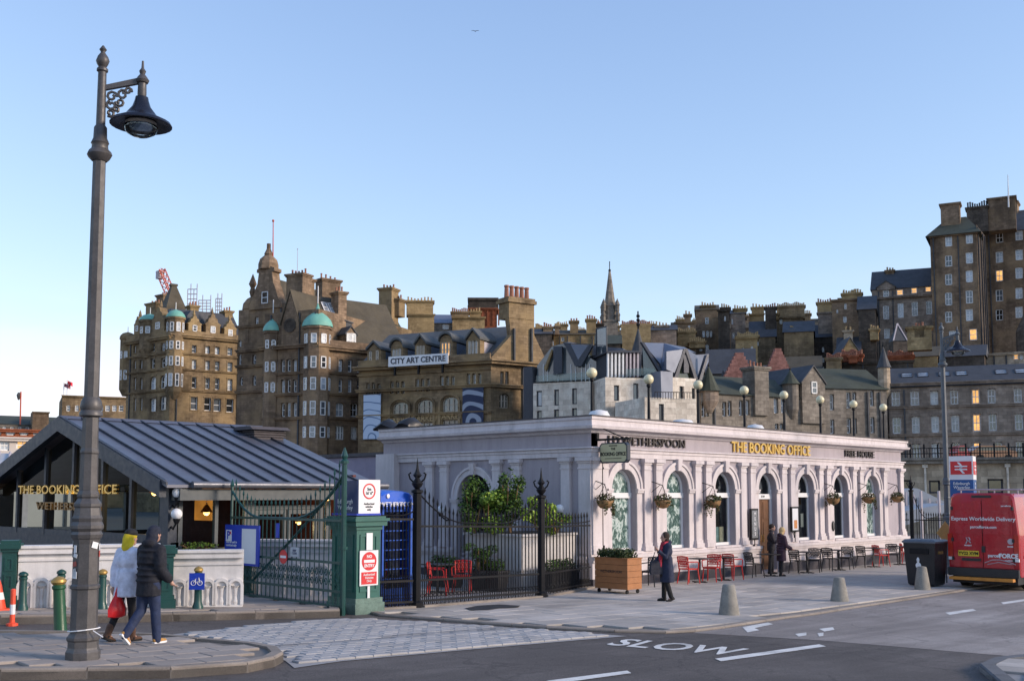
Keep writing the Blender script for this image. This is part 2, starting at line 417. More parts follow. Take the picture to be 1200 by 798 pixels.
me_s = sett_mesh(L, W, .03, M_sett, 'sett'); me_d = sett_mesh(L, W, .028, M_settdk, 'sett')
def lay(x, y, rz, h=0.0):
    sl = (zg(x + .4) - zg(x - .4)) / .8
    return Matrix.Translation((x, y, zg(x) + h)) @ Matrix.Rotation(-math.atan(sl), 4, 'Y') @ Matrix.Rotation(rz, 4, 'Z')
rnd = random.Random(3)
stuff = MB()
for i, (d, x, y, dk) in enumerate(cells):
    h = .008 + rnd.uniform(-.004, .004)
    if i < 290: put('sett', me_d if dk else me_s, xg, lay(x, y, ang, h))
    else:
        M = lay(x, y, ang, h); stuff.k = 1 if dk else 0
        for me in (me_d if dk else me_s,): stuff.add([M @ v.co for v in me.vertices], [tuple(p.vertices) for p in me.polygons])
if stuff.v: stuff.build('setts_beyond', [M_sett, M_settdk], xg, Matrix(), kind='stuff')

# the lamp's pavement island (left, near) with a rounded kerb nose
isl = xy((-260, 792), (0, 797), (200, 794.5), (290, 788), (322, 781), (332, 775), (325, 768), (300, 763), (240, 757.5), (190, 752), (100, 749), (0, 748), (-260, 750))
def slabs(name, poly, h, bed, kerb_w, kerb_mat, slab_mat, L, W, rz, first=300, **kw):
    base = sheet(name, poly, h - .03, bed, thick=.25, kind='structure', **kw)
    # kerbstones round the edge
    n = len(poly); ring = []
    area = sum(poly[i][0] * poly[(i + 1) % n][1] - poly[(i + 1) % n][0] * poly[i][1] for i in range(n)); sg = 1 if area > 0 else -1
    for i in range(n):
        a, b = Vector(poly[i]), Vector(poly[(i + 1) % n]); d = (b - a); ln = d.length; d.normalize(); nrm = Vector((-d.y, d.x)) * sg
        k = max(1, round(ln / .9))
        if kerb_w and ln < 14 and depth((*((a + b) / 2), 0)) > 8:
            for j in range(k):
                p, q = a + d * (ln * j / k + .006), a + d * (ln * (j + 1) / k - .006); p2, q2 = p + nrm * kerb_w, q + nrm * kerb_w
                mb = MB(); zs = [zg(v.x) + h for v in (p, q, q2, p2)]; e = .02
                lo = [(v.x, v.y, zz - h - .03) for v, zz in zip((p, q, q2, p2), zs)]
                md = [(v.x, v.y, zz - e + .012) for v, zz in zip((p, q, q2, p2), zs)]
                hi = [(v.x + nrm.x * e * (1 if t < 2 else 0), v.y + nrm.y * e * (1 if t < 2 else 0), zz + .012) for t, (v, zz) in enumerate(zip((p, q, q2, p2), zs))]
                R_ = [lo, md, hi] if sg > 0 else [list(reversed(t)) for t in (lo, md, hi)]
                mb.loft(R_); mb.build('kerbstone', kerb_mat, base, Matrix())
    c, s = math.cos(rz), math.sin(rz); me = sett_mesh(L, W, .05, slab_mat, 'paving_slab', .008); g = .014; cs = []
    x0 = sum(p[0] for p in poly) / n; y0 = sum(p[1] for p in poly) / n
    for r in range(-60, 60):
        for q in range(-60, 60):
            u = q * (L + g) + (r % 2) * L * .5; v = r * (W + g); x, y = x0 + c * u - s * v, y0 + s * u + c * v
            if all(inside(x + c * i * L / 2 - s * j * W / 2, y + s * i * L / 2 + c * j * W / 2, poly) for i in (-1, 0, 1) for j in (-1, 1)):
                P = Vector((x, y, zg(x))); X, Y = prj(P)
                if -60 < X < 1260 and 600 < Y < 830 and depth(P) > 5: cs.append((depth(P), x, y))
    cs.sort()
    for d, x, y in cs[:first]: put('paving_slab', me, base, lay(x, y, rz, h - .045 + rnd.uniform(-.003, .003)))
    if len(cs) > first:
        st = MB()
        for d, x, y in cs[first:]:
            M = lay(x, y, rz, h - .045); st.add([M @ v.co for v in me.vertices], [tuple(p.vertices) for p in me.polygons])
        st.build('paving_beyond', slab_mat, base, Matrix(), kind='stuff')
    return base
slabs('lamp_pavement', isl, .13, M_pave, .16, M_kerb, M_flag2, .62, .45, ang)

# forecourt pavement of the pub
fore = xy((443, 722), (560, 731), (640, 737), (720, 741), (780, 742.3), (815, 740.5), (850, 736), (920, 725), (1000, 713), (1075, 701.5), h=.0) + [(33, 12.3), (40, 12.4), (56, 12.5), (56, 30.2), (14.1, 30.2), (13.95, 17.6)]
slabs('forecourt_pavement', fore, .04, M_pave, .18, M_kerb, M_flag, .9, .6, 0, 300)
# strip at the foot of the white wall
strip = xy((-120, 732), (0, 731.5), (150, 729), (253, 726.5), (345, 724.5), (398, 723)) + [(13.7, 18.4), (13.9, 24), (3, 32)]
slabs('wall_pavement', strip, .15, M_pave, .2, M_kerb, M_flag2, .8, .5, ang)
# the opposite corner kerb, bottom right
cor = xy((1148, 786), (1165, 778), (1230, 771), (1330, 790), (1300, 830), (1180, 815))
slabs('corner_pavement', cor, .10, M_settdk, .2, mat('kerb_dark', (.11, .115, .125), .9, bmp=.3, dirt=.5, rnd=.15), M_flag, .5, .4, .3)

# SLOW marking and lane lines
def ground_text(txt, p0, p1, ptop, name, label):
    a, b, t = gp(*p0), gp(*p1), gp(*ptop)
    x = (b - a).length; me = text_mesh(txt, 1, 0, .018, 'LEFT', 1.0, 1, M_line, 'marking')
    wx = max(v.co.x for v in me.vertices) - min(v.co.x for v in me.vertices); wy = max(v.co.y for v in me.vertices) - min(v.co.y for v in me.vertices)
    mx, my = min(v.co.x for v in me.vertices), min(v.co.y for v in me.vertices)
    e1 = (b - a); e2 = (t - a)
    for v in me.vertices:
        q = a + e1 * ((v.co.x - mx) / wx) + e2 * ((v.co.y - my) / wy); v.co = (q.x, q.y, zg(q.x) + .009)
    me.update(); return put(name, me, None, Matrix(), label, 'road marking')
ground_text('SLOW', (708, 755.5), (858, 768.5), (735, 748.5), 'slow_marking', 'worn white SLOW lettering painted across the dark road')
def stripe(pts, name, label, group=None):
    P = [gp(*p) for p in pts]; mb = MB()
    mb.poly([(p.x, p.y, zg(p.x) + .009) for p in P]); o = mb.build(name, M_line, None, Matrix(), label=label, cat='road marking', group=group)
    if o.data.polygons[0].normal.z < 0: o.data.flip_normals()
stripe([(640, 798), (735, 786), (740, 789), (660, 800)], 'lane_line', 'white lane dash on dark road below the SLOW lettering')
stripe([(838, 772), (960, 755), (968, 757.5), (845, 775)], 'lane_line', 'white lane dash on dark road beside the W of SLOW')
stripe([(1108, 718), (1140, 713.5), (1144, 715.5), (1113, 720.5)], 'lane_line', 'short white lane dash on the worn road')
stripe([(1173, 706), (1215, 700), (1215, 702.5), (1176, 708)], 'lane_line', 'white lane dash on worn road behind the red van')
for i, pts in enumerate([[(870, 735), (900, 729.5), (906, 731.5), (884, 736), (890, 738.5), (876, 741)], [(932, 743), (945, 741), (945, 744.5), (936, 746)], [(960, 737), (976, 735), (978, 738), (966, 740)], [(958, 742), (965, 741.4), (965, 745), (960, 746)]]):
    stripe(pts, 'worn_marking', 'flaked remains of white paint where the worn road begins', 'flaked paint patches')
# damp patch and iron cover on the forecourt
P = [gp(*p, .052) for p in [(545, 712.5), (560, 709.5), (585, 708), (610, 709.5), (607, 711.5), (585, 712.5), (572, 714.5), (552, 714.8)]]
mb = MB(); mb.poly([(p.x, p.y, zg(p.x) + .058) for p in P]); o = mb.build('drain_patch', mat('wet_tar', (.035, .033, .032), .5, bmp=.3), None, Matrix(), label='dark tar patch in paving outside the black railings', cat='patch')
# ================================================================ the long pub building (world X along the street)
M_wall = mat('mauve_render', (.39, .345, .37), .85, var=.09, scale=.7, fine=20, bmp=.15, dirt=.3, streak=.35)
M_trim = mat('pink_trim', (.62, .56, .56), .75, var=.08, scale=.8, fine=18, bmp=.12, dirt=.3, streak=.4)
M_plinth = mat('dark_plinth', (.055, .05, .06), .8)
M_white = mat('white_paint', (.72, .72, .72), .5, var=.06)
M_lead = mat('roof_felt', (.085, .075, .08), .85, dirt=.3)
M_black = mat('black_iron', (.009, .009, .011), .55, var=.3, spec=.22)
M_gold = mat('gold_letter', (.75, .50, .14), .3, metal=.8, var=.1)
M_darkletter = mat('bronze_letter', (.035, .025, .022), .5)
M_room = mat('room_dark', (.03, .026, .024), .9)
M_lampglow = emit('warm_bulb', (1.0, .52, .15), 3)
G_dark = glassy('pane_dark', (.022, .025, .028)); G_mid = glassy('pane_grey', (.09, .105, .12)); G_pale = glassy('pane_blind_sky', (.36, .40, .44), .25)  # pale panes: blinds, with bright sky reflection painted into the base colour
G_lit = emit('pane_lit', (1.0, .52, .16), .42); G_warm = emit('pane_cream', (1.0, .76, .45), .55)
# shop window panes with a mottled white and green image in their colour
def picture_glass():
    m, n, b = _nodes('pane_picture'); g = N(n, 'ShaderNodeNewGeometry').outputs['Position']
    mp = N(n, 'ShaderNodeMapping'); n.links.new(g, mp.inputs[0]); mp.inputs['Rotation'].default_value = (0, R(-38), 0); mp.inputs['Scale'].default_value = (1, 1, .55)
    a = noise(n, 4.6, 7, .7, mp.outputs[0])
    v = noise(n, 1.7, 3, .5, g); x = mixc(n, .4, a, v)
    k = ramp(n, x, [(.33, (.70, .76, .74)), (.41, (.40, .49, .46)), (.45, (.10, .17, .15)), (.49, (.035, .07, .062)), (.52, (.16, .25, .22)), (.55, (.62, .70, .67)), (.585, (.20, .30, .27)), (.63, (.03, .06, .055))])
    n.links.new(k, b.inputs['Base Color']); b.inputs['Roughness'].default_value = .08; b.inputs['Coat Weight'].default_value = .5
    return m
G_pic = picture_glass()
YF, XF = 19.9, 23.75                                  # planes of the street front and of the courtyard front
X1, Y1 = 44.3, 29.4
ZP, ZC, ZA1, ZA0 = 4.92, 4.50, 4.02, 3.76
office = thing('pub_building', 'single storey pale mauve pub with arched windows and paired pilasters', 'building', TM(XF, YF, 0))
MF = TM(XF, YF, 0)                                    # street front: u = X - XF
MS = TM(XF, YF, 0, R(-90))                            # courtyard front frame: u runs to -Y, depth +y goes to +X
LF = X1 - XF; LS = Y1 - YF
cent = [25.24 + 2.71 * i - XF for i in range(7)]
HW = .60; SILL, SPR = .98, 2.84
holes = []
for i, c in enumerate(cent):
    holes.append((c - HW, c + HW, .02 if i == 3 else SILL, SPR + HW, HW))
mb = MB(); wall_holes(mb, 0, LF, -.4, ZA0, holes, 0, .32)
mb.box(0, .0, ZA0, LF, .3, ZC)
mb.quad((LF, 0, -.4), (LF, LS, -.4), (LF, LS, ZC), (LF, 0, ZC)); mb.quad((LF, LS, -.4), (0, LS, -.4), (0, LS, ZC), (LF, LS, ZC))
mb.build('street_wall', M_wall, office, MF)
# courtyard front (faces -X): u from the far left end to the corner
def us(px, py=578): return LS - (on_x(px, py, XF).y - YF)     # distance from left end
MS = Matrix.Translation((XF, Y1, 0)) @ Matrix.Rotation(R(-90), 4, 'Z')
ac, ah = us(556), .78
hs = [(ac - ah, ac + ah, .05, 3.32, ah)]
mb = MB(); wall_holes(mb, 0, LS, -.4, ZA0, hs, .002, .35); mb.box(0, .002, ZA0, LS, .3, ZC); mb.build('courtyard_wall', M_wall, office, MS)
# entablature and parapet, mitred round the corner: swept profile (offset outward, z)
def sweep(prof, name, m, ext=.0):
    mb = MB(); rings = []
    for o, z in prof:
        rings.append([(XF - o, Y1 + ext, z), (XF - o, YF - o, z), (X1 + o, YF - o, z), (X1 + o, Y1 + ext, z)])
    mb.loft(rings, cap=False, closed=False)
    return mb.build(name, m, office, Matrix())
sweep([(.02, ZC - .06), (.06, ZC - .04), (.10, ZC + .02), (.28, ZC + .07), (.30, ZC + .15), (.22, ZC + .17), (.20, ZC + .33), (.24, ZC + .34), (.24, ZP), (-.3, ZP + .005)], 'cornice', M_trim)
sweep([(.02, ZA0 - .01), (.07, ZA0), (.07, ZA0 + .13), (.10, ZA0 + .15), (.10, ZA1 - .04), (.16, ZA1 - .01), (.15, ZA1 + .02), (.002, ZA1 + .04)], 'architrave', M_trim)
sweep([(.27, ZP + .006), (.27, ZP + .035), (-.32, ZP + .05), (-.34, ZP - .4)], 'coping', M_lead)
mb = MB(); mb.quad((XF, YF, ZP - .25), (X1, YF, ZP - .25), (X1, Y1, ZP - .25), (XF, Y1, ZP - .25)); mb.build('flat_roof', M_lead, office, Matrix())
# plinth with sill course, broken at the door
dc = cent[3]
def plinth(M, segs, name='plinth'):
    for a, b in segs:
        mb = MB(); mb.box(a, -.16, .26, b, -.003, .72); mb.box(a, -.20, .72, b, -.003, .80); mb.box(a, -.24, .80, b, -.003, .90); mb.box(a, -.12, .90, b, -.003, .965)
        mb.build(name, M_trim, office, M)
        mb = MB(); mb.box(a, -.18, -.4, b, -.004, .26); mb.build('base_course', M_plinth, office, M)
plinth(MF, [(-.16, dc - .72), (dc + .72, LF + .16)]); plinth(MS, [(0, ac - ah - .1), (ac + ah + .1, LS)])
# pilasters
def pilaster(M, u, w=.32, z0=.965, z1=ZA0 - .012, y=0):
    h = w / 2; mb = MB()
    mb.box(u - h - .05, y - .17, z0, u + h + .05, y - .003, z0 + .14); mb.box(u - h - .025, y - .14, z0 + .14, u + h + .025, y - .003, z0 + .24)
    mb.box(u - h, y - .11, z0 + .24, u + h, y - .003, z1 - .34)
    mb.box(u - h - .02, y - .13, z1 - .34, u + h + .02, y - .003, z1 - .29); mb.box(u - h, y - .115, z1 - .29, u + h, y - .003, z1 - .17)
    mb.box(u - h - .03, y - .145, z1 - .17, u + h + .03, y - .003, z1 - .11); mb.box(u - h - .07, y - .19, z1 - .11, u + h + .07, y - .003, z1)
    mb.build('pilaster', M_trim, office, M)
for a, b in zip(cent, cent[1:]):
    m_ = (a + b) / 2; pilaster(MF, m_ - .30); pilaster(MF, m_ + .30)
pilaster(MF, cent[6] + 1.06); pilaster(MF, LF - .18); pilaster(MF, cent[0] - .98, .3); pilaster(MF, .17, .46)
for px in (505, 522, 584, 606.5, 665): pilaster(MS, us(px), .34)
pilaster(MS, LS - .17, .46)
mb = MB(); mb.box(us(446.5), -.25, -.3, us(468), -.004, ZA0 + .3); mb.build('end_pier', M_trim, office, MS)
# archivolts, imposts, keystones
def arch_trim(M, u, hw, spr, name='archivolt', sill=None):
    mb = MB(); n = 16
    for (r0, r1, y) in ((hw + .0, hw + .17, -.05), (hw + .17, hw + .25, -.085)):
        pts = []
        ri = [(u - r0 * math.cos(math.pi * i / n), spr + r0 * math.sin(math.pi * i / n)) for i in range(n + 1)]
        ro = [(u - r1 * math.cos(math.pi * i / n), spr + r1 * math.sin(math.pi * i / n)) for i in range(n + 1)]
        for i in range(n):
            a, b, c, d = ri[i], ri[i + 1], ro[i + 1], ro[i]
            mb.hexa([(a[0], -.002, a[1]), (b[0], -.002, b[1]), (c[0], -.002, c[1]), (d[0], -.002, d[1]), (a[0], y, a[1]), (b[0], y, b[1]), (c[0], y, c[1]), (d[0], y, d[1])])
    mb.build(name, M_trim, office, M)
    for s in (-1, 1):
        mb = MB(); a, b = sorted((u + s * (hw + .005), u + s * (hw + .27)))
        mb.box(a, -.045, sill or SILL, b, -.003, spr - .13); mb.box(a - .02, -.09, spr - .13, b + .02, -.003, spr - .06); mb.box(a - .03, -.11, spr - .06, b + .03, -.003, spr - .001)
        mb.build('impost', M_trim, office, M)
    mb = MB(); k0, k1 = spr + hw - .03, spr + hw + .34
    mb.hexa([(u - .07, -.13, k0), (u + .07, -.13, k0), (u + .07, -.01, k0), (u - .07, -.01, k0), (u - .12, -.17, k1), (u + .12, -.17, k1), (u + .12, -.01, k1), (u - .12, -.01, k1)])
    mb.build('keystone', M_trim, office, M)
for c in cent: arch_trim(MF, c, HW, SPR)
arch_trim(MS, ac, ah, 3.32 - ah, sill=.1)
# windows: white frame with transom, arched head pane
def shop_window(i, u, g1, g2, sill):
    y = .2; mb = MB(); z0 = sill; hw = HW - .004; n = 14
    for s in (-1, 1): a, b = sorted((u + s * hw, u + s * (hw - .085))); mb.box(a, y, z0, b, y + .07, SPR)
    mb.box(u - hw, y - .03, z0, u + hw, y + .07, z0 + .09)
    mb.box(u - hw, y - .035, 2.56, u + hw, y + .07, 2.72)
    for k in range(n):
        t0, t1 = math.pi * k / n, math.pi * (k + 1) / n; q = []
        for (r, t) in ((hw, t0), (hw, t1), (hw - .085, t1), (hw - .085, t0)): q.append((u - r * math.cos(t), SPR + r * math.sin(t)))
        mb.hexa([(p[0], y + .07, p[1]) for p in q] + [(p[0], y, p[1]) for p in q])
    f = mb.build('window', M_white, office, MF)
    mb = MB(); mb.quad((u - hw + .08, y + .04, z0 + .08), (u + hw - .08, y + .04, z0 + .08), (u + hw - .08, y + .04, 2.58), (u - hw + .08, y + .04, 2.58)); mb.build('lower_pane', g1, f, MF)
    mb = MB(); pts = [(u - hw + .08, y + .04, 2.70), (u + hw - .08, y + .04, 2.70)] + [(u + (hw - .08) * math.cos(math.pi * k / 12), y + .04, SPR + (hw - .08) * math.sin(math.pi * k / 12)) for k in range(13)]
    mb.poly(pts); mb.build('fanlight_pane', g2, f, MF)
    mb = MB(); mb.box(u - HW - .12, -.15, sill - .07, u + HW + .12, .2, sill - .001); mb.build('window_sill', M_trim, f, MF)
    return f
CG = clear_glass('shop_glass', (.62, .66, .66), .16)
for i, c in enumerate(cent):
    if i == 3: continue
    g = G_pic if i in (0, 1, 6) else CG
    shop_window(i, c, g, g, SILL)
# doorway: brown panelled leaves, fanlight, number plate
door = MB(); u = dc; M_wood = mat('brown_door', (.16, .07, .028), .5, var=.25, scale=4)
for s in (-1, 1):
    a, b = sorted((u + s * .015, u + s * .52)); door.box(a, .24, .03, b, .29, 2.5)
    for z0, z1 in ((.15, .85), (1.0, 1.7), (1.8, 2.4)): door.box(a + .09, .222, z0, b - .09, .24, z1)
dr = door.build('door', M_wood, office, MF)
mb = MB()
for s in (-1, 1): mb.tube([(u + s * .07, .2, 1.0), (u + s * .07, .2, 1.25)], .015)
mb.build('handle', M_gold, dr, MF)
mb = MB()
for s in (-1, 1): a, b = sorted((u + s * HW, u + s * .52)); mb.box(a, .18, .02, b, .3, SPR)
mb.box(u - HW, .17, 2.5, u + HW, .3, 2.68)
n = 14
for k in range(n):
    t0, t1 = math.pi * k / n, math.pi * (k + 1) / n; q = [(u - r * math.cos(t), SPR + r * math.sin(t)) for r, t in ((HW - .004, t0), (HW - .004, t1), (HW - .09, t1), (HW - .09, t0))]
    mb.hexa([(p[0], .27, p[1]) for p in q] + [(p[0], .2, p[1]) for p in q])
df = mb.build('door_frame', M_white, office, MF)
mb = MB(); mb.poly([(u - .52, .25, 2.67), (u + .52, .25, 2.67)] + [(u + .52 * math.cos(math.pi * k / 12), .25, SPR + .52 * math.sin(math.pi * k / 12)) for k in range(13)]); mb.build('fanlight_pane', CG, df, MF)
put('number_plate', text_mesh('17-19', .1, .004, .002, mats=M_black), df, face_M(MF @ Vector((u, .165, 2.59)), (1, 0, 0)))
# dark rooms behind the clear windows, with lamps and bottles of colour
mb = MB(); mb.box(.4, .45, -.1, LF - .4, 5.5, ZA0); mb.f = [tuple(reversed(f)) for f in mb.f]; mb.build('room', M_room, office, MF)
for c, dx in ((cent[2], -.4), (cent[3], .25), (cent[4], .3), (cent[5], .1)):
    mb = MB(); mb.lathe([(.02, .5), (.03, .3), (.12, .22), (.2, 0)], 10, (c + dx, 1.0, 2.75)); l = thing('pendant_lamp', 'lit copper pendant lamp behind the arched street windows', 'lamp', MF @ Matrix.Translation((c + dx, 1.0, 2.75)), 'pendant lamps behind the arched windows'); mb.build('lamp_shade', mat('copper_shade', (.5, .16, .04), .3, .7), l, MF, smooth=True)
    mb = MB(); mb.sphere((c + dx, 1.0, 2.76), .075); mb.build('bulb', M_lampglow, l, MF)
for k, col in enumerate(((.55, .62, .50), (.35, .55, .58), (.62, .60, .45))):
    mb = MB(); mb.box(cent[2] - .45 + k * .32, .34, 1.08, cent[2] - .18 + k * .32, .36, 1.58); p = mb.build('window_poster', mat('poster_%d' % k, col, .6, var=.35, scale=9), None, MF, label='upright printed poster standing in the third arched window', cat='poster', group='posters in the third window')
mb = MB(); mb.box(cent[4] + .22, .33, 1.45, cent[4] + .42, .345, 1.95); mb.build('window_notice', mat('notice', (.5, .55, .55), .6), office, MF)
# courtyard doorway: glazed dark leaves with a lit room
mb = MB()
for s in (-1, 1):
    a, b = sorted((ac + s * .02, ac + s * .74)); mb.box(a, .25, .06, a + .07, .3, 2.5); mb.box(b - .07, .25, .06, b, .3, 2.5); mb.box(a, .25, .06, b, .3, .5); mb.box(a, .25, 2.42, b, .3, 2.5)
mb.box(ac - ah, .2, 2.5, ac + ah, .32, 2.6)
cd = mb.build('courtyard_door', mat('door_black', (.015, .014, .016), .4), office, MS)
mb = MB(); mb.quad((ac - ah, .28, .06), (ac + ah, .28, .06), (ac + ah, .28, 2.5), (ac - ah, .28, 2.5)); mb.poly([(ac - ah, .28, 2.6), (ac + ah, .28, 2.6)] + [(ac + ah * math.cos(math.pi * k / 12), .28, 3.32 - ah + ah * math.sin(math.pi * k / 12)) for k in range(13)]); mb.build('pane', CG, cd, MS)
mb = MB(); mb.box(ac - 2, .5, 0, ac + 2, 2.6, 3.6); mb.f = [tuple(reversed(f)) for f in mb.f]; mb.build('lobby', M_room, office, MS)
mb = MB(); mb.lathe([(.02, .4), (.05, .25), (.22, 0)], 10, (ac - .25, 1.0, 2.55)); l = thing('pendant_lamp', 'lit copper pendant lamp inside the courtyard doorway', 'lamp', MS @ Matrix.Translation((ac - .25, 1.0, 2.55))); mb.build('lamp_shade', MATS['copper_shade'], l, MS); mb = MB(); mb.sphere((ac - .25, 1.0, 2.56), .10); mb.build('bulb', M_lampglow, l, MS)
# rear link block to the left
mb = MB(); mb.box(-6.2, .3, -.3, -.02, 6, 4.02); lk = mb.build('link_wall', mat('grey_mauve', (.29, .255, .33), .85, var=.06, dirt=.25), office, MS)
mb = MB(); mb.box(-6.3, .2, 4.03, -.03, 6, 4.16); mb.build('link_coping', M_lead, office, MS)
# signs on the frieze
zt = (ZA1 + ZC) / 2 + .0
def letter_sign(txt, me, M, lab):
    "one thing per sign, one part per letter (loose pieces of the text mesh grouped by gaps along x)"
    o = thing('letter_sign', lab, 'sign', M); bm = bmesh.new(); bm.from_mesh(me); bm.verts.ensure_lookup_table(); seen = set(); isl = []
    for v in bm.verts:
        if v.index in seen: continue
        st = [v]; seen.add(v.index); grp = []
        while st:
            q = st.pop(); grp.append(q.index)
            for e in q.link_edges:
                w_ = e.other_vert(q)
                if w_.index not in seen: seen.add(w_.index); st.append(w_)
        isl.append((min(bm.verts[i].co.x for i in grp), max(bm.verts[i].co.x for i in grp), set(grp)))
    for a, b, g in isl:
        mb = MB(); idx = {i: k for k, i in enumerate(sorted(g))}; mb.v = [tuple(bm.verts[i].co) for i in sorted(g)]; mb.f = [tuple(idx[v.index] for v in f.verts) for f in bm.faces if f.verts[0].index in g]; mb.m = [0] * len(mb.f)
        mb.build('letter', me.materials[0], o, M)
    bm.free(); return o
def frieze(txt, px0, px1, h, m, ext=.03, off=.012):
    a, b = on_y(px0, 530, YF - .03).x, on_y(px1, 530, YF - .03).x
    me = text_mesh(txt, 1, .03, off, 'CENTER', 1, 1, m); xs = [v.co.x for v in me.vertices]; ys = [v.co.y for v in me.vertices]
    sx = (b - a) / (max(xs) - min(xs)); sy = h / (max(ys) - min(ys))
    me.transform(Matrix.Diagonal((sx, sy, 1.0, 1))); return a, b, me
for txt, p0, p1, h, m, lab in (('J D WETHERSPOON', 712, 803, .34, M_darkletter, 'dark raised letters on the frieze behind the hanging sign'), ('THE BOOKING OFFICE', 857, 949, .36, M_gold, 'raised gold THE BOOKING OFFICE letters on pink frieze above the door'), ('FREE HOUSE', 990, 1024, .26, M_darkletter, 'small dark raised FREE HOUSE letters at far end of frieze')):
    a, b, me = frieze(txt, p0, p1, h, m)
    letter_sign(txt, me, face_M(Vector(((a + b) / 2, YF - .035, zt)), (1, 0, 0)), lab)
# ================================================================ glazed gabled pavilion (left)
M_zinc = mat('zinc_roof', (.125, .132, .165), .42, metal=.35, var=.10, scale=.5, fine=12, bmp=.05, dirt=.2, rnd=.08)
M_slate_frame = mat('slate_blue_frame', (.028, .036, .052), .5, var=.1)
M_sage = mat('sage_frame', (.075, .085, .088), .55, var=.1)
XG, YG = 12.3, 23.0                                   # street corner of the pavilion
pk = on_x(85, 490, XG); HWD = pk.y - YG; ZR = pk.z; ZE = on_x(197, 561, XG).z
GL = 2 * HWD
gx1 = on_y(449, 556, YG - .45).x                      # far end of the eaves
pav = thing('glazed_pavilion', 'dark glazed pavilion with a gabled standing seam metal roof', 'building', TM(XG, YG, zg(XG)))
MG = Matrix.Translation((XG, YG + GL, 0)) @ Matrix.Rotation(R(-90), 4, 'Z')     # gable frame: u from left end to the corner
MW = TM(XG, YG, 0)                                                              # side frame
sl = (ZR - ZE) / HWD
ov = .45                                              # eaves overhang
def rz_(y): return ZR - sl * abs(y - (YG + HWD))      # roof height by Y
# roof: panels with standing seams on both slopes
xa, xb = XG - .35, gx1
npan = 11; wpan = (xb - xa) / npan
for s in (0, 1):
    for i in range(npan):
        a, b = xa + i * wpan, xa + (i + 1) * wpan
        ye = YG - ov if s == 0 else YG + GL + ov; yr = YG + HWD
        z0, z1 = rz_(ye), ZR; t = .07; mb = MB()
        P = [(a, ye, z0), (b, ye, z0), (b, yr, z1), (a, yr, z1)]
        if s: P = [P[1], P[0], P[3], P[2]]
        mb.hexa([(x, y, z - t) for x, y, z in P] + P)
        pn = mb.build('roof_panel', M_zinc, pav, Matrix())
        mb = MB(); d = Vector((0, yr - ye, z1 - z0)); e = .02
        Q = [(a - e, ye, z0), (a + e, ye, z0), (a + e, yr, z1), (a - e, yr, z1)]
        mb.hexa([(x, y, z - .01) for x, y, z in Q] + [(x, y, z + .055) for x, y, z in Q]); mb.build('seam', mat('seam_dark', (.05, .053, .065), .5, .3), pn, Matrix())
mb = MB(); mb.prismX([(YG + HWD - .16, ZR - .03), (YG + HWD, ZR + .06), (YG + HWD + .16, ZR - .03)], xa, xb); mb.build('ridge_cap', M_zinc, pav, Matrix())
# gutter and fascia on the street side
mb = MB(); ze = rz_(YG - ov)
mb.tube([(xa + .6, YG - ov - .06, ze - .0), (xb + .1, YG - ov - .06, ze - .0)], .085, 10); mb.build('gutter', mat('gutter_grey', (.14, .145, .165), .4, .4), pav, Matrix(), smooth=True)
mb = MB(); mb.box(xa + .35, YG - ov + .03, ze - .36, xb, YG - .02, ze - .1); mb.build('fascia', M_sage, pav, Matrix())
# barge boards of the gable
for s in (0, 1):
    mb = MB(); y0 = YG - .2 if s == 0 else YG + GL + .2; yr = YG + HWD; t = .36
    mb.hexa([(xa - .05, y0, rz_(y0) - t), (xa + .12, y0, rz_(y0) - t), (xa + .12, yr, ZR - t), (xa - .05, yr, ZR - t), (xa - .05, y0, rz_(y0) + .03), (xa + .12, y0, rz_(y0) + .03), (xa + .12, yr, ZR + .03), (xa - .05, yr, ZR + .03)])
    mb.build('barge_board', M_slate_frame, pav, Matrix())
# gable glazing: mullions cut by the slope, transom, panes
def rz_u(u): return rz_((YG + GL) - u) - .34
ug = lambda px, py=600: (YG + GL) - on_x(px, py, XG).y
mulls = [ug(px) for px in (-52, -16, 19, 51, 83.5, 118, 152, 190)]
zsl = on_x(100, 624, XG).z; mb0 = zsl
GP = clear_glass('pavilion_glass', (.42, .52, .54), -.06)
for i, u in enumerate(mulls):
    mb = MB(); wd = .06 if i < 7 else .12; top = rz_u(u)
    mb.box(u - wd, .0, zsl - .1, u + wd, .14, top + .1); mb.build('mullion', M_slate_frame, pav, MG)
mb = MB(); mb.box(.1, .01, zsl - .12, GL - .02, .16, zsl + .04); mb.build('transom', M_slate_frame, pav, MG)
zm = on_x(60, 577, XG).z
for a, b in zip([.15] + mulls, mulls + [GL - .1]):
    if b - a < .1: continue
    mb = MB(); pts = [(a, .07, zsl), (b, .07, zsl), (b, .07, max(rz_u(b), zsl + .02))]
    if a < HWD < b: pts.append((HWD, .07, rz_u(HWD)))
    pts.append((a, .07, max(rz_u(a), zsl + .02)))
    mb.poly(pts); mb.build('pane', GP, pav, MG)
mb = MB(); mb.box(0, .02, -.4, GL, .22, zsl - .12); mb.build('base_panel', M_slate_frame, pav, MG)
mb = MB(); mb.box(GL - .26, -.06, -.4, GL, .2, ZE - .0); mb.build('corner_post', M_slate_frame, pav, MG)
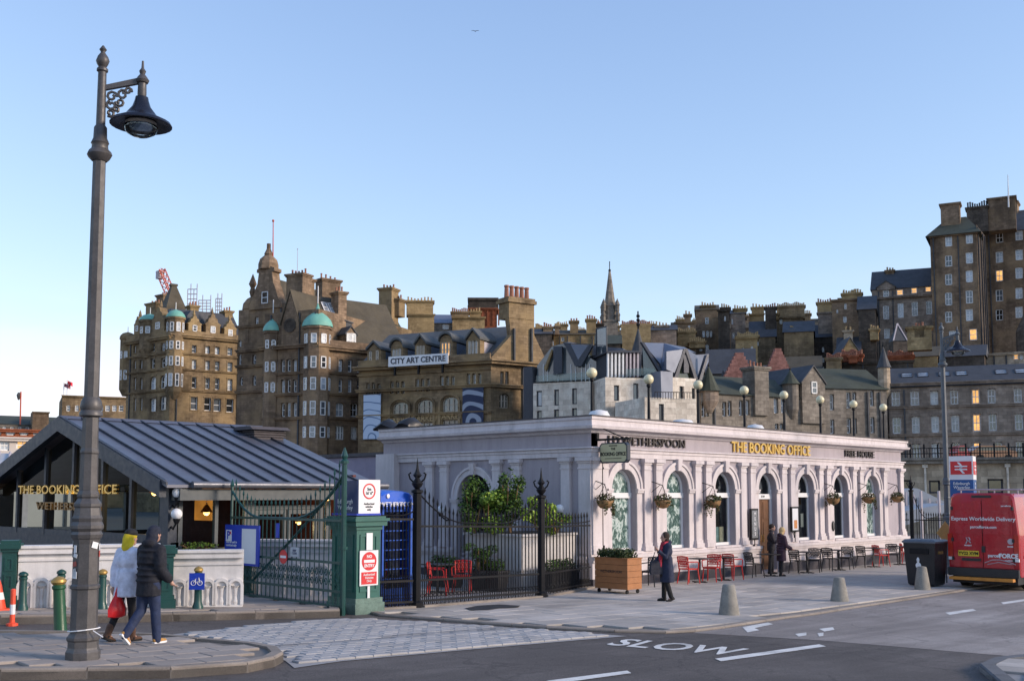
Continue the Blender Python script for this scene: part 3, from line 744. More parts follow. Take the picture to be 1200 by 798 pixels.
# street side: frames and panes (pixels of the verticals)
sv = [on_y(px, 600, YG).x - XG for px in (211, 254, 290, 296, 376, 385, 440)]
zh = on_y(300, 574, YG).z; zsb = on_y(300, 640, YG).z; LW = gx1 - XG - .2
for i, u in enumerate(sv): mb = MB(); wd = .045 if i in (1,) else .07; mb.box(u - wd, .0, zsb - .3, u + wd, .12, ze - .2); mb.build('mullion', M_sage, pav, MW)
mb = MB(); mb.box(0, -.01, zh, LW, .14, ze - .1); mb.build('head_rail', M_sage, pav, MW)
mb = MB(); mb.box(0, .02, -.4, LW, .25, zsb); mb.build('base_panel', M_sage, pav, MW)
zt_ = on_y(330, 592, YG).z; mb = MB(); mb.box(sv[3] + .07, .01, zt_ - .1, sv[4] - .07, .13, zt_); mb.build('door_transom', M_sage, pav, MW)
dm = (sv[3] + sv[4]) / 2
for s in (-1, 1):
    mb = MB(); a, b = sorted((dm + s * .02, dm + s * (sv[4] - dm - .09))); mb.box(a, .03, .1, a + .09, .1, zt_ - .11); mb.box(b - .09, .03, .1, b, .1, zt_ - .11); mb.box(a + .091, .03, zt_ - .22, b - .091, .1, zt_ - .111); mb.box(a + .091, .03, .1, b - .091, .1, .5)
    mb.build('door_leaf', M_sage, pav, MW)
for a, b in zip(sv, sv[1:]):
    if b - a > .2: mb = MB(); mb.quad((a, .08, zsb), (b, .08, zsb), (b, .08, zh), (a, .08, zh)); mb.build('pane', GP, pav, MW)
# interior: floor, far walls, ceiling lights, tables
M_int = mat('interior_wood', (.10, .055, .03), .6, var=.3); M_intw = mat('interior_grey', (.10, .115, .12), .8, var=.2)
mb = MB(); mb.box(XG + .3, YG + .3, -.3, gx1 - .3, YG + GL - .3, .3); mb.build('interior_floor', M_int, pav, Matrix())
mb = MB(); mb.box(gx1 - .4, YG + .35, .31, gx1 - .3, YG + GL - .3, 3.2); mb.build('interior_wall', mat('interior_maroon', (.12, .03, .022), .8, var=.3), pav, Matrix())
mb = MB(); yb_ = YG + GL; hs_ = [(.6 + k * 1.25, 1.7 + k * 1.25, 1.5, 2.75) for k in range(8)]; wall_holes(mb, 0, gx1 - XG, -.3, rz_(yb_ + .05), hs_, 0, .15); mb.build('rear_wall', M_slate_frame, pav, TM(XG, yb_ - .1, 0))
mb = MB(); mb.prismX([(YG + .05, -.3), (yb_, -.3), (yb_, ZE - .1), (YG + HWD, ZR - .1), (YG + .05, ZE - .1)], gx1 - .28, gx1 - .12); mb.build('end_wall', M_slate_frame, pav, Matrix())
for k in range(5):
    x = XG + .8 + k * (gx1 - XG - 1.2) / 4; mb = MB(); mb.hexa([(x, YG + .2, rz_(YG + .2) - .3), (x + .1, YG + .2, rz_(YG + .2) - .3), (x + .1, YG + HWD, ZR - .3), (x, YG + HWD, ZR - .3), (x, YG + .2, rz_(YG + .2) - .09), (x + .1, YG + .2, rz_(YG + .2) - .09), (x + .1, YG + HWD, ZR - .09), (x, YG + HWD, ZR - .09)]); mb.box(x, YG + .2, ZE - .25, x + .1, yb_ - .2, ZE - .1); mb.build('roof_truss', M_int, pav, Matrix())
rr = random.Random(12)
for k in range(11):
    x, y = XG + .9 + (k % 4) * 1.35, YG + 1.0 + (k // 4) * 1.9
    mb = MB(); mb.box(x - .3, y - .3, 1.0, x + .3, y + .3, 1.05); mb.tube([(x, y, .3), (x, y, 1.0)], .04); mb.lathe([(.22, .3), (.2, .33)], 8, (x, y, 0)); mb.build('pub_table', M_int, None, Matrix(), label='small square wooden pub table inside the glazed pavilion', cat='table', group='tables inside the pavilion')
bulbs = [at(222, 560 + 52, 26), at(242, 600, 26.2), at(299, 579, 27), at(357, 580, 28.5), at(361, 577, 27.5), at(181, 577, 27.5), at(383, 583, 28), at(350, 611, 28), at(230, 577, 26.5)]
for P in bulbs[1:]:
    mb = MB(); mb.lathe([(.012, .3), (.015, .2), (.06, .15), (.15, 0)], 10, P); l = thing('pendant_lamp', 'lit copper pendant lamp hanging inside the glazed pavilion', 'lamp', TM(*P), 'pendant lamps inside the pavilion'); mb.build('lamp_shade', MATS['copper_shade'], l, Matrix(), smooth=True)
    mb = MB(); mb.sphere(P, .08); mb.build('bulb', M_lampglow, l, Matrix())
    if bulbs.index(P) % 2: pl_ = bpy.data.lights.new('lamp_glow', 'POINT'); pl_.energy = 14; pl_.color = (1, .6, .28); pl_.shadow_soft_size = .15; put('lamp_glow', pl_, l, TM(P.x, P.y, P.z - .15))
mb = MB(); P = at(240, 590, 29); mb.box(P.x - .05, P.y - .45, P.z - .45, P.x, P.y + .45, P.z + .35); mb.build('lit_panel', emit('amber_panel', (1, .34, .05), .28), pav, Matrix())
# gold letters on the gable glass
for txt, px0, px1, yc, h, m, lab in (('THE BOOKING OFFICE', 25, 141, 574, .24, M_gold, 'raised gold THE BOOKING OFFICE letters across the pavilion gable glass'), ('WETHERSPOON', 46, 121, 593.5, .21, mat('dull_gold_letter', (.30, .17, .06), .45, .6), 'smaller bronze letters beneath the gold lettering on the gable glass')):
    P0, P1 = on_x(px0, yc, XG - .03), on_x(px1, yc, XG - .03); me = text_mesh(txt, 1, .03, .014, 'CENTER', 1, 1, m)
    xs = [v.co.x for v in me.vertices]; ys = [v.co.y for v in me.vertices]
    me.transform(Matrix.Diagonal(((P0.y - P1.y) / (max(xs) - min(xs)), h / (max(ys) - min(ys)), 1, 1)))
    letter_sign(txt, me, face_M((P0 + P1) / 2 + Vector((-.06, 0, 0)), (0, -1, 0)), lab)
# roof ventilator with its own little hood near the far end of the ridge
P = on_y(307, 497, YG + HWD - 1.0); vt = thing('roof_ventilator', 'dark louvred ventilator on the pavilion ridge by the sandstone hotel', 'ventilator', TM(P.x, P.y, rz_(P.y)))
mb = MB(); mb.box(-.5, -.4, -.3, .5, .4, .14)
for k in range(3): mb.box(-.55, -.45, -.05 + k * .07, .55, .45, -.03 + k * .07)
mb.build('louvres', M_lead, vt)
mb = MB(); mb.prismX([(-.55, .15), (.55, .15), (.38, .25), (-.38, .25)], -.65, .65); mb.build('hood', M_lead, vt)

# ================================================================ white parapet wall and green piers
M_wp = mat('cream_white_paint', (.72, .69, .67), .6, var=.07, scale=1.5, dirt=.4, streak=.35)
M_teal = mat('teal_iron', (.006, .055, .047), .42, var=.2, scale=3, spec=.6)
M_teal2 = mat('teal_pier', (.014, .105, .085), .5, var=.15, scale=2, dirt=.3)
def wframe(p0, p1):
    d = (p1 - p0); rz = math.atan2(d.y, d.x); return TM(p0.x, p0.y, 0, rz), math.hypot(d.x, d.y)
def white_wall(p0, p1, z0, z1, n, label):
    M, L = wframe(p0, p1); o = thing('parapet_wall', label, 'wall', M @ Matrix.Translation((0, 0, z0)))
    h = z1 - z0; M = M @ Matrix.Translation((0, 0, z0))
    mb = MB(); mb.box(0, .06, -.3, L, .28, h - .16); mb.build('backing', M_wp, o, M)
    mb = MB(); mb.box(0, -.03, h - .16, L, .33, h - .09); mb.box(0, .0, h - .09, L, .30, h - .05); mb.box(0, -.05, h - .05, L, .36, h); mb.build('coping', M_wp, o, M)
    mb = MB(); mb.box(0, .02, -.3, L, .06, .14); mb.box(0, .03, h - .30, L, .0595, h - .26); mb.build('rails', M_wp, o, M)
    pw = L / n
    for i in range(n):                                 # one arched relief panel per bay
        u = (i + .5) * pw; r = pw * .34; zs = h * .42; mb = MB(); k = 8
        for s in (-1, 1): a, b = sorted((u + s * (r + .0), u + s * (r + .06))); mb.box(a, .0, .14, b, .0595, zs)
        for j in range(k):
            t0, t1 = math.pi * j / k, math.pi * (j + 1) / k
            q = [(u - rr_ * math.cos(t), zs + rr_ * math.sin(t)) for rr_, t in ((r, t0), (r, t1), (r + .06, t1), (r + .06, t0))]
            mb.hexa([(p[0], .0595, p[1]) for p in q] + [(p[0], .0, p[1]) for p in q])
        mb.lathe([(.04, .14), (.05, .2), (.03, .3), (.045, zs - .05), (.09, zs)], 6, (u, .055, 0))
        mb.build('arch_panel', M_wp, o, M)
    return o
def wall_z(px, y, P): return at(px, y, depth(P)).z
def pier(P, h, w, label, m, rz, panel=True):
    o = thing('iron_pier', label, 'pier', TM(P.x, P.y, P.z, rz)); a = w / 2
    mb = MB(); mb.box(-a - .06, -a - .06, -.3, a + .06, a + .06, .16); mb.box(-a - .03, -a - .03, .16, a + .03, a + .03, .24); mb.build('base', m, o)
    mb = MB(); mb.box(-a, -a, .24, a, a, h - .22); mb.build('shaft', m, o)
    mb = MB(); mb.box(-a - .03, -a - .03, h - .22, a + .03, a + .03, h - .16); mb.box(-a - .07, -a - .07, h - .16, a + .07, a + .07, h - .06); mb.box(-a - .03, -a - .03, h - .06, a + .03, a + .03, h); mb.build('cap', m, o)
    mb = MB()
    for z0, z1 in ((.34, h * .5), (h * .55, h - .32)):
        mb.box(-a + .05, -a - .018, z0, a - .05, -a - .001, z0 + .04); mb.box(-a + .05, -a - .018, z1 - .04, a - .05, -a - .001, z1); mb.box(-a + .05, -a - .018, z0 + .04, -a + .09, -a - .001, z1 - .04); mb.box(a - .09, -a - .018, z0 + .04, a - .05, -a - .001, z1 - .04)
    mb.build('panel_moulding', m, o)
    return o
wa, wb, wc = gp(-60, 712.5, .15), gp(190, 711, .15), gp(284, 711, .15)
z1 = wall_z(10, 637, gp(10, 712.5, .15)); z2 = wall_z(230, 644.5, gp(230, 711, .15))
rzw = math.atan2(wb.y - wa.y, wb.x - wa.x)
w1 = gp(4, 712.5, .15); w2 = gp(17, 712.5, .15)
white_wall(wa, gp(3, 712.5, .15), .40, z1, 2, 'white arcaded parapet bay at the far end past the green pier')
white_wall(gp(19, 712.5, .15), gp(186, 711, .15), .38, z1 - .04, 9, 'long white arcaded parapet wall below the pavilion gable')
white_wall(gp(201, 711, .15), gp(284, 711, .15), .34, z2, 5, 'white arcaded parapet bay between two green piers near the gate')
for px, h, lab in ((10, 1.28, 'teal green iron pier at the far end of white parapet'), (194, 1.22, 'teal green iron pier under the pavilion corner')):
    P = gp(px, 712, .15); pier(P, h, .26, lab, M_teal, rzw)
# wall seen through the gate, with its piers
ga, gb = Vector((13.95, 22.0, 0)), Vector((15.75, 19.35, 0)); zz = .2
white_wall(ga, gb, zz, 1.62, 5, 'white arcaded parapet seen through the open iron gate')
pier(Vector((13.75, 22.15, zz)), 1.55, .34, 'teal green iron pier behind the parking board', M_teal, rzw)
pier(Vector((15.98, 19.3, zz)), 1.55, .34, 'teal green iron pier behind the gate hinge', M_teal, rzw)

# ================================================================ iron gate, swung open
hz, ge = Vector((13.30, 17.72, .24)), Vector((13.42, 22.2, .25))
MGt, LG = wframe(hz, ge); MGt = MGt @ Matrix.Translation((0, 0, .26))
gate = thing('iron_gate', 'tall teal wrought iron gate standing open beside the stone pier', 'gate', MGt)
def gz(px, py):                                        # height above gate base at a pixel, in the gate plane
    d = ray(px, py); k = (13.34) / d.x; return (CAM + d * k).z - .26
mb = MB(); mb.tube([(0, 0, -.06), (0, 0, 3.05)], .055, 8); mb.lathe([(.09, 3.05), (.09, 3.1), (.05, 3.14), (.075, 3.2), (.01, 3.38)], 8); mb.lathe([(.085, 1.3), (.085, 1.36)], 8); mb.build('hinge_post', M_teal, gate, smooth=True)
mb = MB(); mb.tube([(LG, 0, .05), (LG, 0, 2.6)], .035, 6); mb.lathe([(.04, 2.6), (.05, 2.64), (.005, 2.78)], 6, (LG, 0, 0)); mb.build('end_stile', M_teal, gate)
rails = [.12, .42, 1.0, 1.86]
for z in rails: mb = MB(); mb.box(0, -.025, z, LG, .025, z + .05); mb.build('rail', M_teal, gate)
nb = 26
def top(u):
    t = u / LG
    return 1.9 + (.95 * (1 - t / .42) ** 2 if t < .42 else 0) + (.6 * ((t - .72) / .28) ** 2 if t > .72 else 0)
for i in range(1, nb):
    u = LG * i / nb; h = top(u) + .28; mb = MB(); mb.tube([(u, 0, .0), (u, 0, h)], .014, 4); mb.lathe([(.014, h), (.028, h + .04), (.002, h + .16)], 4, (u, 0, 0)); mb.build('bar', M_teal, gate)
mb = MB(); mb.tube([(LG * t / 16, 0, top(LG * t / 16)) for t in range(17)], .028, 6); mb.build('top_sweep', M_teal, gate)
mb = MB(); mb.tube([(.03, -.03, 2.75), (LG * .40, -.03, 1.55), (LG * .80, -.03, .45)], .03, 6); mb.build('brace', M_teal, gate)
for i in range(nb):
    u = LG * (i + .5) / nb; mb = MB()
    for zc, s in ((.62, 1), (.83, -1)):
        mb.tube([(u + .055 * math.cos(a) * (1 - k * .05), 0, zc + s * .085 * math.sin(a) * (1 - k * .05)) for k, a in enumerate([j * .7 for j in range(11)])], .012, 4)
    mb.build('scroll', M_teal, gate)
# boards on the gate
M_blue = mat('sign_blue', (.010, .045, .42), .35, var=.08); M_sw = mat('sign_white', (.75, .75, .76), .4, var=.04); M_red = mat('sign_red', (.62, .02, .025), .4, var=.06); M_navy = mat('sign_navy', (.008, .03, .12), .35, var=.08)
def gate_u(px): d = ray(px, 640); k = 13.36 / d.x; return (CAM + d * k).y - hz.y
def board(name, lab, u0, u1, z0, z1, fr, parts):
    M = face_M(Vector((13.30, hz.y + (u0 + u1) / 2, .26 + (z0 + z1) / 2)), (0, -1, 0)); o = thing(name, lab, 'sign', M); W_, H_ = abs(u1 - u0), z1 - z0
    mb = MB(); mb.box(-W_ / 2, -H_ / 2, -.03, W_ / 2, H_ / 2, 0); mb.build('panel', fr, o); parts(o, M, W_, H_); return o
def label_text(o, M, txt, x, y, size, m, off=.0, align='CENTER', z=.004, xs=1, line=1.0): put('lettering', text_mesh(txt, size, .002, off, align, 1, xs, m, line=line), o, M @ Matrix.Translation((x, y, z)))
def parking(o, M, W_, H_):
    mb = MB(); mb.box(.02, -H_ / 2 + .05, .001, W_ / 2 - .12, H_ / 2 - .08, .008); mb.build('white_panel', M_sw, o, M)
    mb = MB(); mb.box(-W_ / 2 + .06, H_ / 2 - .38, .001, -W_ / 2 + .30, H_ / 2 - .12, .008); mb.build('emblem', M_sw, o, M)
    label_text(o, M, 'P', -W_ / 2 + .17, H_ / 2 - .25, .26, M_blue, .008, z=.011); label_text(o, M, 'x', -W_ / 2 + .26, H_ / 2 - .18, .12, M_red, .004, z=.012)
    label_text(o, M, 'This car park is\nrestricted daily', -W_ / 2 + .06, 0.02, .075, M_sw, .001, 'LEFT'); label_text(o, M, 'Please pay at\nthe machine or\nby phone on entry', -W_ / 2 + .06, -.28, .058, M_sw, .0, 'LEFT')
board('parking_board', 'blue parking notice with white panel fixed to the gate end', gate_u(306), gate_u(266), gz(286, 662), gz(286, 615), M_blue, parking)
def noentry(o, M, W_, H_):
    mb = MB(); mb.lathe([(W_ / 2, .001), (W_ / 2, .008)], 24); mb.build('disc', M_red, o, M); mb = MB(); mb.box(-W_ * .36, -W_ * .09, .009, W_ * .36, W_ * .09, .013); mb.build('bar', M_sw, o, M)
u_ = gate_u(337)
Mx = face_M(Vector((13.26, hz.y + u_, .26 + gz(337, 652))), (0, -1, 0)); o = thing('no_entry_disc', 'small round red no entry disc on the gate bars', 'sign', Mx)
noentry(o, Mx, .30, .3)
board('gate_notice', 'small pale printed notice on the gate beside the red disc', gate_u(353), gate_u(343), gz(348, 652), gz(348, 641), mat('notice_grey', (.42, .44, .47), .5), lambda o, M, W_, H_: label_text(o, M, 'KEEP\nCLEAR', 0, 0, .06, M_navy, .001))
board('gate_strip_sign', 'narrow blue upright strip sign on the pavilion door', gate_u(328.5), gate_u(325.5), gz(327, 630), gz(327, 613), M_blue, lambda o, M, W_, H_: None)
# ================================================================ stone gate pier with the station sign
P = gp(417, 720, .0); pr = thing('gate_pier', 'teal painted stone gate pier carrying the blue station sign', 'pier', TM(P.x, P.y, zg(P.x) + .0))
# pier corner at P: faces -X (dark, left) and -Y (lit, right)
wx, wy = .62, .85; ztp = at(417, 605, depth(P)).z - zg(P.x)
def pbox(mb, e, z0, z1): mb.box(-e, -e, z0, wx + e, wy + e, z1)
mb = MB(); pbox(mb, .07, -.3, .22); pbox(mb, .04, .22, .32); mb.build('base', mat('pier_worn', (.12, .19, .16), .7, var=.4, scale=4, dirt=.6), pr)
mb = MB(); pbox(mb, 0, .32, ztp - .28); mb.build('shaft', M_teal2, pr)
mb = MB(); pbox(mb, .03, ztp - .28, ztp - .20); pbox(mb, .10, ztp - .20, ztp - .1); pbox(mb, .14, ztp - .1, ztp - .04); pbox(mb, .08, ztp - .04, ztp); mb.build('cap', M_teal2, pr)
mb = MB()
for (a, b, c, d) in ((.08, .54, .45, .5), (.08, .54, ztp - .42, ztp - .37)): mb.box(a, -.02, c, b, -.001, d)
mb.box(.08, -.02, .5, .13, -.001, ztp - .42); mb.box(.49, -.02, .5, .54, -.001, ztp - .42)
for c, d in ((.45, .5), (ztp - .42, ztp - .37)): mb.box(-.02, .1, c, -.001, .75, d)
mb.box(-.02, .1, .5, -.001, .15, ztp - .42); mb.box(-.02, .7, .5, -.001, .75, ztp - .42); mb.build('panel_moulding', M_teal2, pr)
mb = MB(); mb.box(-.03, .38, .55, -.021, .44, 1.55); mb.build('white_strip', M_sw, pr)
Ps = WM[pr.name].to_translation(); zb, zt2 = Ps.z + ztp + .02, at(417, 563, depth(P)).z
st = thing('station_sign', 'dark blue box sign reading Edinburgh Waverley on the gate pier', 'sign', TM(Ps.x, Ps.y, zb)); H_ = zt2 - zb
mb = MB(); mb.box(0, .0, 0, .58, .8, H_); mb.build('box', M_navy, st); mb = MB(); mb.box(-.03, -.03, 0, .61, .83, .04); mb.build('trim', M_blue, st)
Mt = face_M(Vector((Ps.x - .006, Ps.y + .40, zb + .22)), (0, -1, 0)); put('lettering', text_mesh('Edinburgh\nWaverley', .13, .002, .001, mats=M_sw), st, Mt)
pn = thing('round_notice', 'white panel with red oval ring notice on the station sign', 'sign', face_M(Vector((Ps.x + .29, Ps.y - .025, zb + H_ / 2 + .02)), (1, 0, 0))); M = WM[pn.name]
mb = MB(); mb.box(-.27, -H_ / 2 + .02, -.02, .29, H_ / 2, 0); mb.build('panel', M_sw, pn)
mb = MB(); n = 24
for j in range(n):
    t0, t1 = 2 * math.pi * j / n, 2 * math.pi * (j + 1) / n; q = [(r * math.cos(t), .12 + r * math.sin(t) * 1.0) for r, t in ((.135, t0), (.165, t0), (.165, t1), (.135, t1))]
    mb.hexa([(a, b, .001) for a, b in q] + [(a, b, .006) for a, b in q])
mb.build('ring', M_red, pn)
label_text(pn, M, '5m\n16\' 6"', 0, .12, .085, M_black, .002); label_text(pn, M, 'Authorised\nvehicles\nonly', 0, -.2, .06, M_black, .001)
ne = thing('no_entry_sign', 'white NO ENTRY board with red disc on the gate pier', 'sign', face_M(Vector((Ps.x + .30, Ps.y - .035, at(430, 666, depth(P)).z)), (1, 0, 0))); M = WM[ne.name]
mb = MB(); mb.box(-.24, -.36, -.015, .24, .36, 0); mb.build('panel', M_sw, ne)
mb = MB(); mb.lathe([(.19, .001), (.19, .006)], 24, (0, .14, 0)); mb.build('disc', M_red, ne); mb = MB(); mb.box(-.14, .11, .007, .14, .17, .01); mb.build('bar', M_sw, ne)
label_text(ne, M, 'NO', 0, .235, .085, M_sw, .003, z=.008); label_text(ne, M, 'ENTRY', 0, .045, .085, M_sw, .003, z=.008)
mb = MB(); mb.box(-.2, -.33, .001, .2, -.08, .005); mb.build('red_panel', M_red, ne); label_text(ne, M, 'Authorised\nVehicles\nOnly', 0, -.2, .066, M_sw, .001, z=.007)
mb = MB(); mb.box(-.07, .37, -.015, .09, .72, -.002); mb.box(-.03, -.72, -.015, .03, -.37, -.002); mb.build('mounting_strip', M_sw, ne)

# ================================================================ blue telephone box
M_pb = mat('phone_blue', (.012, .10, .55), .35, var=.08, spec=.6)
P = Vector((15.05, 18.6, zg(15.05) + .04)); pbx = thing('telephone_box', 'bright blue telephone box with domed top behind the railings', 'telephone box', TM(P.x, P.y, P.z)); a = .45
ht = at(455, 596, depth(P)).z - P.z
mb = MB(); mb.box(-a - .03, -a - .03, -.05, a + .03, a + .03, .12)
for sx in (-1, 1):
    for sy in (-1, 1): x0, y0 = sx * (a - .05), sy * (a - .05); mb.box(x0 - .05, y0 - .05, .12, x0 + .05, y0 + .05, ht)
mb.build('frame', M_pb, pbx)
for rz in (0, 90, 180, 270):
    Mr = WM[pbx.name] @ Matrix.Rotation(R(rz), 4, 'Z'); mb = MB(); mb.box(-a + .1, -a + .02, .12, a - .1, -a + .06, .42); mb.box(-a + .1, -a + .02, ht - .06, a - .1, -a + .06, ht)
    for k in range(1, 8): z = .42 + (ht - .48) * k / 8; mb.box(-a + .1, -a + .025, z - .012, a - .1, -a + .05, z + .012)
    for x in (-.2, .2): mb.box(x - .012, -a + .026, .42, x + .012, -a + .049, ht - .06)
    dd = mb.build('glazed_side', M_pb, pbx, Mr); mb = MB(); mb.quad((-a + .1, -a + .04, .42), (a - .1, -a + .04, .42), (a - .1, -a + .04, ht - .06), (-a + .1, -a + .04, ht - .06)); mb.build('pane', CG, dd, Mr)
    mb = MB(); mb.poly([(-a, -a, ht + .22), (a, -a, ht + .22)] + [(a * math.cos(math.pi * k / 10), -a, ht + .22 + .16 * math.sin(math.pi * k / 10)) for k in range(11)]); mb.build('pediment', M_pb, pbx, Mr)
mb = MB(); mb.box(-a - .02, -a - .02, ht, a + .02, a + .02, ht + .22)
rg = [[(x * k, y * k, ht + .22 + dz) for x, y in ((-a, -a), (a, -a), (a, a), (-a, a))] for k, dz in ((1, .0), (.98, .06), (.85, .13), (.6, .175), (.05, .2))]; mb.loft(rg); mb.build('domed_roof', M_pb, pbx)
for Mr, nm in ((face_M(P + Vector((0, -a - .024, ht + .1)), (1, 0, 0)), 'name_strip'), (face_M(P + Vector((-a - .024, 0, ht + .1)), (0, -1, 0)), 'name_strip')):
    put(nm, text_mesh('WETHERSPOON', .13, .002, .003, mats=M_sw), pbx, Mr)
mb = MB(); mb.sphere((-.26, -a - .022, ht + .28), .045, .01, .05); mb.build('emblem', M_sw, pbx)
mb = MB(); mb.box(-.38, .30, .13, .38, .36, ht - .03); mb.box(.30, -.38, .13, .36, .299, ht - .03); mb.build('inner_lining', M_pb, pbx); mb = MB(); mb.box(-.25, .1, .15, .25, .29, .95); mb.build('red_cabinet', M_red, pbx)

# ================================================================ black railings round the courtyard
def finial_post(P, h, lab):
    o = thing('railing_post', lab, 'post', TM(P.x, P.y, P.z)); mb = MB(); r = .095
    mb.lathe([(.15, -.1), (.15, .1), (r, .14), (r, h), (.13, h + .02), (.13, h + .07), (.06, h + .1)], 8); mb.build('shaft', M_black, o)
    mb = MB(); mb.lathe([(.05, h + .1), (.1, h + .16), (.13, h + .22), (.07, h + .3), (.05, h + .34), (.10, h + .40), (.05, h + .48), (.03, h + .55), (.005, h + .78)], 8); mb.build('finial', M_black, o, smooth=True)
    for k in range(4): mb = MB(); an = k * math.pi / 2 + .78; mb.tube([(.04 * math.cos(an), .04 * math.sin(an), h + .2), (.16 * math.cos(an), .16 * math.sin(an), h + .32), (.19 * math.cos(an), .19 * math.sin(an), h + .42), (.14 * math.cos(an), .14 * math.sin(an), h + .46)], .02, 5); mb.build('leaf_scroll', M_black, o)
p1, p2 = gp(488, 711, .05), gp(634.5, 699, .05); f0 = Vector((14.35, 18.05, zg(14.3) + .04)); f3 = Vector((23.5, 19.75, .04))
h1 = at(488, 578, depth(p1)).z - p1.z; h2 = at(634.5, 584, depth(p2)).z - p2.z
finial_post(p1, h1, 'tall black railing post with leafy finial near the telephone box'); finial_post(p2, h2, 'tall black railing post with leafy finial nearest the pub corner')
def railing(a, b, n, hl, hm, hr, lab):
    L = math.hypot(b.x - a.x, b.y - a.y); rz = math.atan2(b.y - a.y, b.x - a.x); sh = (b.z - a.z) / L
    M = TM(a.x, a.y, a.z, rz); o = thing('iron_railing', lab, 'railing', M)
    H = lambda t: hm + ((hl - hm) * (1 - t / .35) ** 2 if t < .35 else 0) + ((hr - hm) * ((t - .65) / .35) ** 2 if t > .65 else 0)
    bar = {}
    for i in range(1, n):
        t = i / n; u = L * t; h = round(H(t), 2)
        if h not in bar: mb = MB(); mb.tube([(0, 0, .04), (0, 0, h)], .018, 4); mb.lathe([(.018, h), (.034, h + .05), (.002, h + .17)], 4); bar[h] = mb.mesh('bar', M_black)
        put('bar', bar[h], o, M @ Matrix.Translation((u, 0, sh * u)))
    dog = None
    for i in range(n):
        u = L * (i + .5) / n
        if dog is None: mb = MB(); mb.tube([(0, 0, .06), (0, 0, .62)], .014, 4); mb.tube([(.045 * math.cos(j * .75), 0, .24 + .045 * math.sin(j * .75)) for j in range(9)], .009, 4); mb.lathe([(.009, .62), (.02, .65), (.002, .72)], 4); dog = mb.mesh('dog_bar', M_black)
        put('dog_bar', dog, o, M @ Matrix.Translation((u, 0, sh * u)))
    for z in (.1, .55, min(hm, hl, hr) - .22):
        mb = MB(); mb.hexa([(0, -.02, z), (L, -.02, z + sh * L), (L, .02, z + sh * L), (0, .02, z), (0, -.02, z + .045), (L, -.02, z + .045 + sh * L), (L, .02, z + .045 + sh * L), (0, .02, z + .045)]); mb.build('rail', M_black, o)
    if hl > hm or hr > hm:
        mb = MB(); mb.tube([(L * k / 18, 0, H(k / 18) - .12 + sh * L * k / 18) for k in range(19)], .018, 5); mb.build('swept_rail', M_black, o)
    mb = MB(); mb.box(0, -.14, -.3, L, .14, .04) if abs(sh) < .002 else mb.hexa([(0, -.14, -.2), (L, -.14, sh * L - .2), (L, .14, sh * L - .2), (0, .14, -.2), (0, -.14, .04), (L, -.14, .04 + sh * L), (L, .14, .04 + sh * L), (0, .14, .04)]); mb.build('stone_kerb', M_kerb, o)
d12 = (p2 - p1).normalized()
railing(f0, p1 - d12 * .12, 11, 2.1, 2.1, 2.2, 'short black spiked railing between gate pier and tall post')
railing(p1 + d12 * .12, p2 - d12 * .12, 32, 2.55, 1.95, 2.5, 'long black spiked railing with a swept top between tall posts')
d3 = (f3 - p2).normalized(); railing(p2 + d3 * .12, f3, 15, 2.5, 1.95, 2.0, 'black spiked railing running to the pub corner')
# ================================================================ the old town behind: frames laid out from the photograph
ST_brown = masonry('stone_brown', (0.263, 0.187, 0.111), (0.347, 0.253, 0.154), (0.168, 0.121, 0.0742), soot=.75, tint=(0.381, 0.27, 0.138))
ST_red = masonry('stone_redbrown', (0.252, 0.176, 0.117), (0.336, 0.237, 0.159), (0.168, 0.121, 0.0848), soot=.7, tint=(0.358, 0.248, 0.143))
ST_gold = masonry('stone_gold', (0.37, 0.259, 0.133), (0.47, 0.341, 0.18), (0.246, 0.176, 0.101), soot=.55, tint=(0.403, 0.286, 0.138))
ST_grey = masonry('stone_grey', (0.246, 0.215, 0.18), (0.325, 0.286, 0.239), (0.179, 0.16, 0.138), bw=.9, bh=.4, soot=.6)
ST_taupe = masonry('stone_taupe', (0.325, 0.259, 0.207), (0.414, 0.33, 0.265), (0.235, 0.187, 0.154), bw=.9, bh=.42, soot=.5)
ST_pale = masonry('stone_pale', (.68, .60, .50), (.74, .66, .56), (.48, .42, .35), bw=1.2, bh=.6, soot=.12)
ST_sand = masonry('stone_sand', (0.461, 0.365, 0.262), (0.538, 0.435, 0.32), (0.346, 0.282, 0.211), bw=1.0, bh=.5, soot=.35)
ST_pink = masonry('stone_pink', (.30, .14, .115), (.38, .19, .155), (.24, .13, .11), bw=.5, bh=.28, soot=.25)
ST_char = masonry('stone_dark', (0.108, 0.0873, 0.0706), (0.158, 0.127, 0.102), (0.0717, 0.0634, 0.0543), soot=.7)
BR_red = masonry('brick_red', (.30, .095, .045), (.36, .125, .06), (.3, .1, .06), bw=.5, bh=.2, soot=.2)
M_slate = mat('slate', (.055, .058, .065), .7, var=.25, scale=.6, fine=8, bmp=.2, dirt=.3)
M_slateg = mat('slate_mossy', (.05, .058, .04), .8, var=.3, scale=.5, fine=8, bmp=.2, dirt=.4)
M_slateb = mat('slate_brown', (.085, .07, .045), .8, var=.3, scale=.5, fine=8, bmp=.2, dirt=.4)
M_copper = mat('copper_green', (.17, .42, .335), .6, var=.15, scale=1)
M_zincb = mat('zinc_blue', (.155, .175, .225), .45, .3, var=.12, scale=.4)
M_zincd = mat('zinc_dark', (.05, .055, .07), .5, .3, var=.12)
M_pot = mat('clay_pot', (.30, .13, .08), .8, var=.3, scale=2); M_poty = mat('buff_pot', (.40, .28, .14), .8, var=.25, scale=2)
M_sash = mat('sash_white', (.74, .74, .73), .5, var=.1); M_sashb = mat('sash_buff', (.42, .36, .28), .6)
